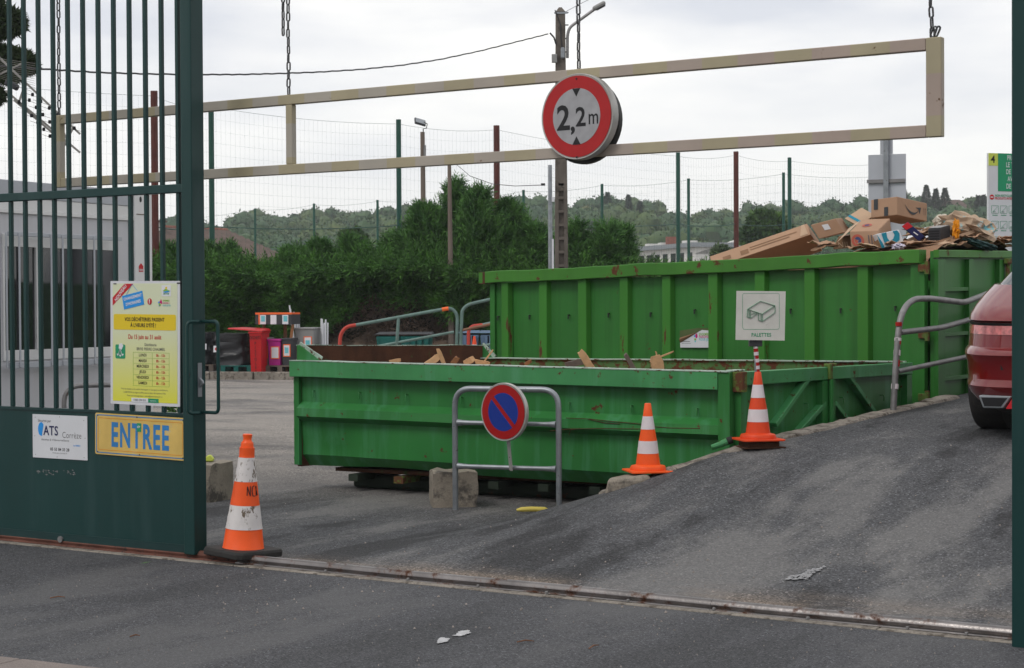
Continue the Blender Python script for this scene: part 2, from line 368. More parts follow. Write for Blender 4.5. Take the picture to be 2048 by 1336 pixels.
# ---------------- ground ----------------
G0 = ground(415, 1120); G1 = ground(2028, 1278); GP = Plane(G0, G1); GL = GP.L
gy = GP.yaw
def asphalt(name, base, dust, dark, far=0.0, sand=0.0, fsc=95):
    m = bpy.data.materials.new(name); m.use_nodes = True; n = m.node_tree.nodes; l = m.node_tree.links; b = n['Principled BSDF']
    b.inputs['Roughness'].default_value = .8; b.inputs['Specular IOR Level'].default_value = .3
    tc = n.new('ShaderNodeTexCoord')
    rot = n.new('ShaderNodeMapping'); rot.vector_type = 'TEXTURE'; rot.inputs['Location'].default_value = (G0.x, G0.y, 0); rot.inputs['Rotation'].default_value = (0, 0, gy)
    l.new(tc.outputs['Object'], rot.inputs[0])       # x along the gate, y into the yard
    def noise(vec, scale, detail=4, ro=.6, scl=None, loc=None):
        if scl:
            k = n.new('ShaderNodeMapping'); k.inputs['Scale'].default_value = scl
            if loc: k.inputs['Location'].default_value = loc
            l.new(vec, k.inputs[0]); vec = k.outputs[0]
        q = n.new('ShaderNodeTexNoise'); q.inputs['Scale'].default_value = scale; q.inputs['Detail'].default_value = detail; q.inputs['Roughness'].default_value = ro
        l.new(vec, q.inputs[0]); return q.outputs[0]
    def mapr(src, a, b_, c, d, sm=True):
        q = n.new('ShaderNodeMapRange'); q.interpolation_type = 'SMOOTHSTEP' if sm else 'LINEAR'
        for i, v in enumerate((a, b_, c, d)): q.inputs[i+1].default_value = v
        l.new(src, q.inputs[0]); return q.outputs[0]
    def mix(f, a, c):
        q = n.new('ShaderNodeMix'); q.data_type = 'RGBA'; l.new(f, q.inputs[0])
        for s_, v in ((6, a), (7, c)):
            if isinstance(v, tuple): q.inputs[s_].default_value = (*v[:3], 1)
            else: l.new(v, q.inputs[s_])
        return q.outputs[2]
    def math_(op, a, b_):
        q = n.new('ShaderNodeMath'); q.operation = op
        for i, v in enumerate((a, b_)):
            if isinstance(v, (int, float)): q.inputs[i].default_value = v
            else: l.new(v, q.inputs[i])
        return q.outputs[0]
    P = rot.outputs[0]; sep = n.new('ShaderNodeSeparateXYZ'); l.new(P, sep.inputs[0])
    big = noise(P, 1, 4, .58, (1.3, .34, .3), (4.7, 3.1, 0)); fine = noise(P, 7, 5, .7, (1, .5, 1))
    warp = math_('ADD', big, math_('MULTIPLY', math_('SUBTRACT', fine, .5), .25))
    dm = mapr(warp, .47, .63, 0, 1); c = mix(dm, base, dust)
    c = mix(mapr(warp, .455, .36, 0, .85), c, dark)
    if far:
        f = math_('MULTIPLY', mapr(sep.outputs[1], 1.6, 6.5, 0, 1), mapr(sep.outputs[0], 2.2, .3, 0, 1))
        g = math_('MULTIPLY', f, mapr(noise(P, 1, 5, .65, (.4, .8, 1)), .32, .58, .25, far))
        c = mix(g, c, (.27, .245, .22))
    if sand:
        nb = noise(P, 1, 4, .6, (.9, 3, 1), (5.2, 0, 0))
        f = math_('MULTIPLY', mapr(sep.outputs[1], .62, .02, 0, 1), mapr(nb, .38, .62, 0, sand)); c = mix(f, c, (.24, .185, .14))
    cn = noise(P, 2.2, 5, .7, (1, .6, 1), (9, 3, 0)); ck = mapr(math_('ABSOLUTE', math_('SUBTRACT', cn, .5), 0), .0, .006, 1, 0)
    c = mix(math_('MULTIPLY', math_('MULTIPLY', ck, mapr(warp, .54, .46, 0, 1)), mapr(fine, .5, .6, 0, .9)), c, (.012, .012, .013))
    # stones in the binder
    vo = n.new('ShaderNodeTexVoronoi'); vo.inputs['Scale'].default_value = fsc; l.new(tc.outputs['Object'], vo.inputs[0])
    bw = n.new('ShaderNodeSeparateColor'); l.new(vo.outputs['Color'], bw.inputs[0])
    st = mapr(bw.outputs[0], 0, 1, .36, 1.36, False)
    st2 = math_('ADD', st, mapr(bw.outputs[1], .88, 1, 0, 1.5, False))
    st2 = math_('ADD', math_('MULTIPLY', st2, math_('SUBTRACT', 1.0, math_('MULTIPLY', dm, .6))), math_('MULTIPLY', dm, .57)); mm = n.new('ShaderNodeVectorMath'); mm.operation = 'SCALE'; l.new(c, mm.inputs[0]); l.new(st2, mm.inputs['Scale'])
    l.new(mm.outputs[0], b.inputs['Base Color'])
    bp = n.new('ShaderNodeBump'); bp.inputs['Strength'].default_value = .5; bp.inputs['Distance'].default_value = .006
    l.new(math_('ADD', vo.outputs['Distance'], math_('MULTIPLY', fine, 1.5)), bp.inputs['Height']); l.new(bp.outputs[0], b.inputs['Normal'])
    return m
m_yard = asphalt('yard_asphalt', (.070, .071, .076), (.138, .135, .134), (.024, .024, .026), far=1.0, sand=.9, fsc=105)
m_pave = asphalt('pavement_asphalt', (.066, .067, .073), (.092, .092, .096), (.048, .049, .053), fsc=150)

mb = MB(); mb.add([(-900,-60,-.01),(900,-60,-.01),(900,1400,-.01),(-900,1400,-.01)], [(0,1,2,3)])
tag(mb.build('yard_ground', m_yard), kind='structure')
def gquad(mb, u0, u1, v0, v1, z):
    mb.add([GP.w(u0,v0,z), GP.w(u1,v0,z), GP.w(u1,v1,z), GP.w(u0,v1,z)], [(0,1,2,3)])
mb = MB(); gquad(mb, -14, 12, -7, -.085, -.004); tag(mb.build('pavement', m_pave), kind='structure')

EU = [.35, .575, .79, 1.155, 1.464, 1.8, 1.99, 2.06, 2.14, 2.3, 2.6]
EV = [2.62, 2.64, 2.66, 2.78, 2.99, 3.45, 4.42, 5.66, 7.27, 14, 30]
def edge_v(u): return 30 if u > 2.6 else float(np.interp(u, EU, EV))
_vv = np.linspace(-1, 32, 661)
_zz = np.interp(_vv, [-1, .15, 1, 2, 2.78, 3.45, 4.42, 5.66, 7.27, 12, 32], [0, 0, .095, .24, .385, .50, .575, .63, .69, .82, 1.1])
_k = np.ones(15)/15; _zs = np.convolve(np.pad(_zz, 7, 'edge'), _k, 'valid')
def Fu(u): return float(np.interp(u, [.4, .575, .79, 1.155, 1.464, 1.8], [0, .06, .27, .56, .82, 1]))
def ramp_z(u, v): return Fu(u)*float(np.interp(v, _vv, _zs))
us = list(np.linspace(.35, 2.6, 60)) + list(np.linspace(2.8, 12, 24))
rows = 70
mb = MB(); vs = []
for j in range(rows+1):
    for u in us:
        v = .035 + (edge_v(u)-.035)*(j/rows)**1.4; vs.append(GP.w(u, v, ramp_z(u, v)-.003))
nU = len(us)
mb.add(vs, [(j*nU+i, j*nU+i+1, (j+1)*nU+i+1, (j+1)*nU+i) for j in range(rows) for i in range(nU-1)], True)
b = len(mb.v)
vs = [];
for u in us: vs += [GP.w(u, edge_v(u), ramp_z(u, edge_v(u))-.003), GP.w(u, edge_v(u)+.01, -.02)]
mb.add(vs, [(2*i, 2*i+1, 2*i+3, 2*i+2) for i in range(nU-1)])
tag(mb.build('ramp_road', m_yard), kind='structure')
# kerb along the edge of the ramp: one stone after the other
rk = thing('ramp_kerb', None, None); rk['kind'] = 'structure'
pts = []
for u in np.linspace(1.12, 2.13, 300): pts.append((u, edge_v(u)))
acc = [0]
for a, c in zip(pts, pts[1:]): acc.append(acc[-1]+math.dist(a, c))
s = 0
def kp(s): return (float(np.interp(s, acc, [p[0] for p in pts])), float(np.interp(s, acc, [p[1] for p in pts])))
kk = 0
while s < acc[-1]-.1:
    L = random.uniform(.42, .6); s1 = min(s+L, acc[-1]); mb = MB(); N = 5
    top = []; W = .15
    hz = random.uniform(.012, .028)
    for i in range(N+1):
        t = s + (s1-s-.012)*i/N; u, v = kp(t); u2, v2 = kp(min(t+.02, acc[-1])); d = Vector((u2-u, v2-v)); 
        if d.length < 1e-6: d = Vector((0, 1))
        d.normalize(); nn = Vector((d.y, -d.x))   # toward the road
        z = ramp_z(u, v)+hz + random.uniform(-.006, .006)
        for k, (o_, dz) in enumerate(((-.02, -z-.02), (-.02, -.02), (-.005, 0), (W*.5, random.uniform(-.004,.004)), (W-.03+random.uniform(-.015,.01), -.004), (W, -.05))):
            p = GP.w(u + nn.x*o_, v + nn.y*o_, z+dz); top.append(p)
    mb.add(top, [(i*6+k, i*6+k+1, (i+1)*6+k+1, (i+1)*6+k) for i in range(N) for k in range(5)])
    mb.add([top[k] for k in range(6)], [(5,4,3,2,1,0)]); mb.add([top[N*6+k] for k in range(6)], [(0,1,2,3,4,5)])
    mb.build('kerb_stone', m_concrete2, rk, .006); s = s1; kk += 1
# rough concrete nose where the kerb begins
p = at(1256, 965, 11.93); mb = MB(); zt = .33
base = [(-.16,-.09),(.1,-.14),(.17,-.04),(.15,.10),(-.02,.13),(-.15,.06)]
vs = []
for k, (zz, sc) in enumerate(((-.02,1.08),(zt-.12,1.0),(zt-.03,.93),(zt,.78))):
    for x, y in base: vs.append((p.x+x*sc+random.uniform(-.008,.008), p.y+y*sc, zz+random.uniform(-.012,.012)+x*.04*(k>1)))
n6 = 6; mb.add(vs, [(k*n6+i, k*n6+(i+1)%n6, (k+1)*n6+(i+1)%n6, (k+1)*n6+i) for k in range(3) for i in range(n6)] + [(18,19,20,21,22,23)])
mb.build('kerb_nose', m_concrete, rk, .015, 2)
# concrete strip and kerb of the pavement
gs = thing('gate_track_bed', None, None); gs['kind'] = 'structure'
u = -9
while u < 8:
    L = random.uniform(1.2, 2.2); mb = MB(); a, c = GP.w(u, 0), GP.w(u+L-.006, 0)
    v0 = -.092+random.uniform(-.006, .006); mb.hexa([GP.w(u,v0,-.03), GP.w(u+L-.006,v0+random.uniform(-.01,.01),-.03), GP.w(u+L-.006,.05,-.03), GP.w(u,.05,-.03), GP.w(u,v0,.002), GP.w(u+L-.006,v0,.002), GP.w(u+L-.006,.05,.004), GP.w(u,.05,.004)])
    mb.build('concrete_strip', m_concrete2, gs, .004); u += L
k = thing('pavement_kerb', None, None); k['kind'] = 'structure'
A0 = ground(-260, 1283); A1 = ground(205, 1337); KP = Plane(A0, A1)
for i in range(7):
    mb = MB(); mb.hexa([KP.w(i*.6-.9, -.35, -.1), KP.w(i*.6-.306, -.35, -.1), KP.w(i*.6-.306, 0, -.1), KP.w(i*.6-.9, 0, -.1), KP.w(i*.6-.9, -.35, .003), KP.w(i*.6-.306, -.35, .003), KP.w(i*.6-.306, 0, .003), KP.w(i*.6-.9, 0, .003)])
    mb.build('kerb_stone', M('granite_kerb', (.20,.17,.155), .85, fine=.25, fs=160) if i == 0 else bpy.data.materials['granite_kerb'], k, .006)

# ---------------- rail on the ground ----------------
rail = thing('gate_rail', 'long round steel rail bolted to the ground across the entrance', 'gate rail', (G0.x, G0.y, 0), gy)
prof = [(-.042,.004),(-.040,.010),(-.020,.013),(-.026,.028),(-.021,.042),(-.011,.050),(0,.053),(.011,.050),(.021,.042),(.026,.028),(.02,.013),(.04,.010),(.042,.004)]
def railpiece(u0, u1, mat):
    mb = MB(); n = len(prof); N = 24; vs = []
    for i in range(N+1):
        u = u0+(u1-u0)*i/N; dz = .0015*math.sin(u*3.1)
        for v, z in prof: vs.append((u, v, z+dz))
    mb.add(vs, [(i*n+k, i*n+k+1, (i+1)*n+k+1, (i+1)*n+k) for i in range(N) for k in range(n-1)], True)
    mb.build('rail_section', mat, rail)
railpiece(-8, .25, m_steelrust); railpiece(.252, 3.3, m_steelrail); railpiece(3.302, 7.5, m_steelrail)
mb0 = None
for px in (1092, 1255, 1427, 1615, 1814, 1932, 650, 815, 955):
    u = GP.u(px, 1122+(px-415)*.0995, -.045)
    mb = MB(); mb.lathe([(.009,.004),(.009,.016),(.006,.018)], 6, (u, -.04, 0), smooth=False); mb.build('bolt', m_galvdull, rail)

# ---------------- the sliding gate ----------------
gate = thing('sliding_gate', 'tall dark green barred sliding gate standing half open on the left', 'gate', (G0.x, G0.y, 0), gy)
zp1 = GP.z(200, 821); zmid1 = GP.z(200, 377); zmid0 = GP.z(200, 394); zb = .05
u_l = -7.2
uA = GP.u(361, 400); uB = GP.u(390, 400); uP0 = GP.u(368, 800); uP1 = GP.u(398, 800)
print('gate z', zp1, zmid0, zmid1, 'post', uA, uB, uP0, uP1)
pw = .085
pu1 = GP.u(399, 900); pu0 = pu1-pw
mb = MB(); mb.box(pu0, pu1, -.05, .06, zb-.02, 3.6); mb.build('end_post', m_gate, gate, .006, 2)
mb = MB(); mb.box(u_l, pu0-.001, -.02, .025, zmid0, zmid1); mb.build('middle_rail', m_gate, gate, .004)
mb = MB(); mb.box(u_l, pu0-.001, -.015, .015, zb+.01, zp1-.012); mb.build('bottom_panel', m_gate, gate)
mb = MB(); mb.box(u_l, pu0-.001, -.022, .025, zp1-.012, zp1+.004); mb.build('panel_top_rail', m_gatedark, gate)
mb = MB(); mb.box(u_l, pu0-.001, -.024, .024, zb-.015, zb+.03); mb.build('bottom_rail', m_gatedark, gate)
bars = [GP.u(20+0, 200), GP.u(356, 200)]
pitch = (bars[1]-bars[0])/11.0
upb = MB(); upb.box(-.0125, .0125, -.012, .012, zmid1+.001, 3.6)
lob = MB(); lob.box(-.0125, .0125, -.012, .012, zp1+.005, zmid0-.001)
b1 = upb.build('bar', m_gate, gate, .002); b2 = lob.build('bar', m_gate, gate, .002)
for i in range(0, 46):
    u = bars[1] - i*pitch
    for b0 in (b1, b2):
        o = b0 if i == 0 else copy_tree(b0, gate)
        o.location = (u + random.uniform(-.001, .001), 0, 0)
mb = MB(); u0 = pu1-.07
hz1 = GP.z(400, 643); hz0 = GP.z(400, 825)
ha = GP.u(378, 650, -.09); hb = GP.u(434, 650, .02)
mb.tube(smooth_path([(ha+.035,-.045,hz1),(ha,-.105,hz1),(ha,-.105,hz0),(ha+.035,-.045,hz0)], r=.03), .0105, 10)
mb.build('handle', m_gate, gate)
mb = MB(); mb.tube(smooth_path([(pu1,.03,hz1),(pu1+.125,.03,hz1),(pu1+.125,.03,hz0),(pu1,.03,hz0)], r=.03), .0105, 10)
mb.build('handle', m_gate, gate)
zl1 = GP.z(409, 726); zl0 = GP.z(409, 794)
mb = MB(); mb.box(pu1, pu1+.004, -.012, .022, zl0, zl1); mb.build('lock_plate', m_galv, gate)
mb = MB(); zc = GP.z(412, 766); mb.prism([(pu1+.004, zc+.03), (pu1+.03, zc+.012), (pu1+.034, zc-.004), (pu1+.004, zc-.03)], -.002, .012); mb.build('latch_hook', m_galv, gate, .002)
mb = MB(); zc = GP.z(388, 765); mb.lathe([(.013, 0), (.013, -.003)], 16, (pu0+.05, -.0505, zc+.05), 'y'); mb.build('keyhole', m_aludark, gate)
for px in (128, -500):
    uw = GP.u(px, 1085); mb = MB(); mb.lathe([(.03,-.006),(.03,.006)], 20, (uw, -.03, .034), 'y') if False else mb.lathe([(.02,-.006),(.02,.006)], 20, (uw, -.03, .045), 'y'); mb.build('roller', m_galvdull, gate)

# right gate post, nearly out of the frame
up = GP.u(2023, 900, -.16)
gp = thing('gate_post', 'dark green steel post at the right edge in front of the red car', 'gate post', GP.w(up, -.16, 0), gy)
mb = MB(); mb.box(0, .09, 0, .1, -.01, 3.8); mb.build('post_tube', m_gate, gp, .005, 2)
mb = MB(); mb.box(.095, .2, .01, .09, -.01, 3.8); mb.build('post_tube', m_gatedark, gp, .005)

mb = MB(); rr_ = random.Random(4)
for k in range(34):
    u_, z_ = GP.uz(72+82*rr_.random(), 940+10*rr_.random()+.05*k*.3, -.0155); a_ = .012*rr_.random()+.004
    mb.add([(u_, -.0158, z_), (u_+a_, -.0158, z_-.002), (u_+a_*.8, -.0158, z_+.006*rr_.random()+.002), (u_-.002, -.0158, z_+.005)], [(0,1,2,3)])
mb.build('tape_residue', m_galvdull, gate)
# ---------------- things on the gate ----------------
def board_on(pl, off, quad, name, label, cat, mat, thick=.004, tilt=0, cr=.006, group=None):
    (x0, y0), (x1, y1) = quad
    ua, za = pl.uz(x0, y0, off); ub, zb_ = pl.uz(x1, y1, off)
    o = pl.w((ua+ub)/2, off, (za+zb_)/2)
    t = thing(name, label, cat, o, pl.yaw, group); W = abs(ub-ua); Hh = abs(za-zb_)
    t.rotation_euler = (0, tilt, pl.yaw)
    mb = MB(); mb.prism(rrect(-W/2, W/2, -Hh/2, Hh/2, cr), 0, thick); mb.build('board', mat, t)
    return t, W, Hh
# timetable poster
po, W, Hh = board_on(GP, -.022, ((220, 563), (361, 813)), 'poster', 'pale yellow timetable poster with white edge hanging on the gate bars', 'poster', m_white, .003, tilt=R(.6))
def gradmat(name, c1, c2, z0, z1):
    m = bpy.data.materials.new(name); m.use_nodes = True; n = m.node_tree.nodes; l = m.node_tree.links
    tc = n.new('ShaderNodeTexCoord'); sp = n.new('ShaderNodeSeparateXYZ'); l.new(tc.outputs['Object'], sp.inputs[0])
    mr = n.new('ShaderNodeMapRange'); mr.inputs[1].default_value = z0; mr.inputs[2].default_value = z1; l.new(sp.outputs[2], mr.inputs[0])
    q = n.new('ShaderNodeMix'); q.data_type = 'RGBA'; q.inputs[6].default_value = (*c1, 1); q.inputs[7].default_value = (*c2, 1)
    l.new(mr.outputs[0], q.inputs[0]); l.new(q.outputs[2], n['Principled BSDF'].inputs['Base Color']); n['Principled BSDF'].inputs['Roughness'].default_value = .45; return m
m_grad = gradmat('poster_print', (.68, .66, .02), (.62, .66, .46), -Hh/2, Hh*.12)
mb = MB(); mb.box(-W*.465, W*.465, -.001, 0, -Hh*.475, Hh*.48); mb.build('printed_sheet', m_grad, po)
X = lambda f: (f-.5)*W; Z = lambda f: (.5-f)*Hh
Y1, Y2, Y3 = -.002, -.003, -.004
mb = MB(); mb.prism([(X(.035), Z(.20)), (X(.035), Z(.135)), (X(.21), Z(.022)), (X(.34), Z(.022))], Y1, -.001); mb.build('red_corner_banner', m_pred, po)
text_mesh('NOUVEAU', .031, m_paper, po, X(.155), Z(.098), Y2, .0007, .85, rot=R(47))
mb = MB(); c0 = (X(.335), Z(.155)); pp = []
for x, z in ((-.085,-.042),(.085,-.042),(.085,.042),(-.085,.042)):
    a = R(11); pp.append((c0[0]+x*math.cos(a)-z*math.sin(a), c0[1]+x*math.sin(a)+z*math.cos(a)))
mb.prism(pp, Y2, -.001); mb.build('blue_hanging_panel', m_pblue, po)
mb = MB(); ap = Vector((X(.32), Y1, Z(.025)))
mb.bar(ap, (pp[3][0]+.03, Y1, pp[3][1]), .001, .003, (0,1,0)); mb.bar(ap, (pp[2][0]-.04, Y1, pp[2][1]), .001, .003, (0,1,0)); mb.build('blue_strings', m_pblue, po)
text_mesh('CHANGEMENT', .0245, m_paper, po, X(.335)-.002, Z(.155)+.018, Y3, .0008, .88, rot=R(11))
text_mesh("D'HORAIRES", .0245, m_paper, po, X(.335)+.003, Z(.155)-.016, Y3, .0008, .88, rot=R(11))
mb = MB(); mb.prism(ellipse(X(.575), Z(.165), .017, .0185, 20), Y3, -.001); mb.build('red_dot', m_pred, po)
text_mesh('!', .034, m_paper, po, X(.575), Z(.165), -.005, .002)
mb = MB(); mb.prism(rrect(X(.05), X(.945), Z(.395), Z(.268), .012), Y1, -.001); mb.build('yellow_panel', m_yel, po)
text_mesh('VOS DÉCHÈTERIES PASSENT', .031, m_black, po, 0, Z(.311), Y2, .0007, .80)
text_mesh("À L'HEURE D'ÉTÉ !", .031, m_black, po, -.01, Z(.358), Y2, .0007, .80)
text_mesh('Du 15 juin au 31 août', .037, m_pred, po, 0, Z(.452), Y1, .0008, .78)
text_mesh('Déchèterie', .024, m_pgrey, po, X(.585), Z(.513), Y1, .0003, .85)
text_mesh('BRIVE PIERRE CHAUMEIL', .024, m_pgrey, po, X(.59), Z(.548), Y1, .0003, .85)
mb = MB(); tx0, tx1, txm = X(.335), X(.85), X(.61); tz0, tz1 = Z(.845), Z(.575)
days = ['LUNDI', 'MARDI', 'MERCREDI', 'JEUDI', 'VENDREDI', 'SAMEDI']
for i in range(7): zz = tz1+(tz0-tz1)*i/6; mb.box(tx0, tx1, Y1, -.001, zz-.0007, zz+.0007)
for x in (tx0, txm, tx1): mb.box(x-.0007, x+.0007, -.0019, -.001, tz0, tz1)
mb.build('table_lines', m_lime, po)
mt1 = MB(); mt2 = MB()
for i, d in enumerate(days):
    zz = tz1+(tz0-tz1)*(i+.5)/6
    text_mesh(d, .0245, m_black, po, (tx0+txm)/2, zz, Y1, .0004, .84, mesh_to=mt1); text_mesh('8h - 15h', .0225, m_pred, po, (txm+tx1)/2, zz, Y1, .0005, .9, mesh_to=mt2)
mt1.build('lettering', m_black, po); mt2.build('lettering', m_pred, po)
mt = MB()
for i, t_ in enumerate(('Pour la sécurité et le confort des usagers, et des agents de déchèteries,', 'le SIRTOM de la région de Brive met en place des horaires d\'été.', 'Pour tout renseignement : sirtom@sirtom-brive.fr ou')):
    text_mesh(t_, .0155, m_pgrey, po, 0, Z(.873+.027*i), Y1, 0, .80, mesh_to=mt, resolution=1)
mt.build('lettering', m_pgrey, po)
mb = MB(); mb.box(X(.31), X(.55), Y1, -.001, Z(.977), Z(.944)); mb.build('number_box', m_paper, po)
mb = MB(); mb.box(X(.551), X(.70), Y1, -.001, Z(.977), Z(.944)); mb.build('green_box', m_pgreen, po)
text_mesh('0 800 204 054', .02, m_pgrey, po, X(.43), Z(.961), Y2, 0, .8); text_mesh('appel gratuit', .011, m_paper, po, X(.625), Z(.961), Y2, 0, .8)
mb = MB(); mb.prism(rrect(X(.075), X(.22), Z(.63), Z(.515), .01), Y1, -.001); mb.build('green_pictogram', m_pgreen, po)
mb = MB(); cx, cz = X(.148), Z(.56)
for a in (-28, 0, 28): mb.bar((cx, -.0025, cz+.012), (cx+math.sin(R(a))*.036, -.0025, cz+.012-math.cos(R(a))*.048), .001, .007, (0,1,0))
for a in (-28, 0, 28):
    ex, ez = cx+math.sin(R(a))*.042, cz+.012-math.cos(R(a))*.056
    mb.prism([(ex, ez), (ex+.010, ez+.014), (ex-.010, ez+.014)], -.003, -.002)
mb.prism([(cx-.012,cz+.008),(cx+.012,cz+.002),(cx+.026,cz+.026),(cx+.012,cz+.042),(cx-.01,cz+.036)], -.0035, -.002); mb.build('white_hand_arrows', m_paper, po)
mb = MB(); mb.box(X(.745), X(.875), Y1, -.001, Z(.122), Z(.035)); mb.build('logo_panel', m_paper, po)
mb = MB(); mb.prism([(X(.76),Z(.08)),(X(.80),Z(.062)),(X(.865),Z(.078)),(X(.82),Z(.09))], Y2, Y1); mb.build('logo_hill', m_lime, po)
mb = MB(); mb.prism([(X(.765),Z(.088)),(X(.83),Z(.078)),(X(.865),Z(.086)),(X(.80),Z(.094))], Y3, Y1); mb.build('logo_river', m_pblue, po)
mb = MB(); mb.prism(ellipse(X(.81), Z(.056), .008, .008, 12), -.0025, Y1); mb.build('logo_sun', m_yel, po)
text_mesh('SIRTOM', .013, m_pgreen, po, X(.81), Z(.103), Y2, .0004)
mb = MB(); mb.prism([(X(.71),Z(.175)),(X(.735),Z(.145)),(X(.75),Z(.165)),(X(.75),Z(.185))], Y1, -.001); mb.build('leaf_mark', m_pmag, po)
mb = MB(); mb.prism([(X(.695),Z(.172)),(X(.71),Z(.16)),(X(.722),Z(.185)),(X(.71),Z(.205))], Y2, -.001); mb.build('leaf_mark', m_pblue, po)
mb = MB(); mb.prism([(X(.70),Z(.178)),(X(.717),Z(.178)),(X(.738),Z(.192)),(X(.715),Z(.198))], Y3, -.001); mb.build('leaf_mark', m_lime, po)
for i, (t_, mt_) in enumerate((('ENSEMBLE', m_lime), ('FAISONS +', m_pmag), ('POUR JETER', m_cyan))): text_mesh(t_, .014, mt_, po, X(.76), Z(.158+.019*i), Y1, .0003, .8, align='LEFT')
mb = MB(); mb.box(X(.05), X(.09), -.003, .004, Hh/2-.02, Hh/2-.014); mb.box(X(.96), X(1.02), -.003, .004, Hh/2-.016, Hh/2-.01); mb.build('cable_tie', m_black, po)

# white security plate
sp_, W, Hh = board_on(GP, -.0205, ((65, 828), (175, 921)), 'security_sign', 'white alarm company plate screwed to the gate panel beside the yellow plate', 'sign', m_white, .003, cr=.003)
text_mesh('Sécurisé par', .022, m_pgrey, sp_, X(.10), Z(.145), -.0006, .0003, 1, 'LEFT')
mb = MB(); mb.prism([(X(.115)+.028*math.cos(a)*(1 if a < 4.2 else .5)+.022, Z(.34)+.044*math.sin(a)) for a in np.linspace(.7, 5.2, 16)], -.001, 0); mb.build('blue_swirl', m_pblue, sp_)
text_mesh('ATS', .083, m_navy, sp_, X(.205), Z(.375), -.0015, .0012, .88, 'LEFT')
text_mesh('Corrèze', .055, m_pgrey, sp_, X(.545), Z(.455), -.0006, -.0003, .86, 'LEFT')
text_mesh('Alarmes & Vidéosurveillance', .0185, m_pgrey, sp_, X(.16), Z(.575), -.0006, 0, 1.08, 'LEFT')
text_mesh('by XEMEX', .013, m_pblue, sp_, X(.75), Z(.68), -.0006, .0003, 1, 'LEFT')
text_mesh('05 55 84 33 28', .026, m_black, sp_, 0, Z(.79), -.0006, .0005, 1.0)
text_mesh('www.ats-correze.fr', .013, m_pgrey, sp_, 0, Z(.87), -.0006, 0, 1.2)
for fx, fz in ((.05,.07),(.5,.04),(.94,.1),(.04,.5),(.96,.5),(.05,.93),(.45,.96),(.94,.94)):
    mb = MB(); mb.lathe([(.003,0),(.002,-.002)], 8, (X(fx), 0, Z(fz)), 'y'); mb.build('screw', m_galvdull, sp_)

# yellow ENTREE plate
m_plate = M('worn_yellow_plate', (.62, .43, .12), .5, var=.12, vs=6, wear=((.55,.48,.3), .60, .12, 7), wear2=((.16,.1,.04), .70, .06, 22))
m_plateblue = M('worn_blue_print', (.03, .19, .46), .5, var=.15, vs=8, wear=((.4,.4,.25), .72, .03, 20))
m_plateor = M('worn_orange_print', (.62, .25, .03), .5, var=.15)
en, W, Hh = board_on(GP, -.024, ((190, 827), (372, 920)), 'entrance_sign', 'worn yellow enamel plate with big blue lettering on the gate panel', 'sign', m_plate, .003, tilt=R(.9), cr=.012)
mb = MB(); outline(mb, rrect(-W/2+.012, W/2-.012, -Hh/2+.012, Hh/2-.012, .01), .006, -.0007, 0); mb.build('blue_border', m_plateblue, en)
mb = MB(); outline(mb, rrect(-W/2+.026, W/2-.026, -Hh/2+.03, Hh/2-.03, .01), .004, -.0007, 0); mb.build('orange_border', m_plateor, en)
text_mesh('ENTREE', .205, m_plateblue, en, 0, -.008, -.0008, .0062, .60, gap=1.17)
mb = MB(); mb.box(-.021, .012, -.002, 0, Hh/2-.10, Hh/2-.048); mb.build('green_sticker', m_pgreen, en)
text_mesh('d+', .024, m_paper, en, -.005, Hh/2-.07, -.003, .0005)
for fx, fz in ((.03,.06),(.47,.05),(.97,.06),(.03,.94),(.5,.94),(.97,.94)):
    mb = MB(); mb.lathe([(.005,0),(.003,-.003)], 8, (X(fx), 0, Z(fz)), 'y'); mb.build('screw', m_aludark, en)

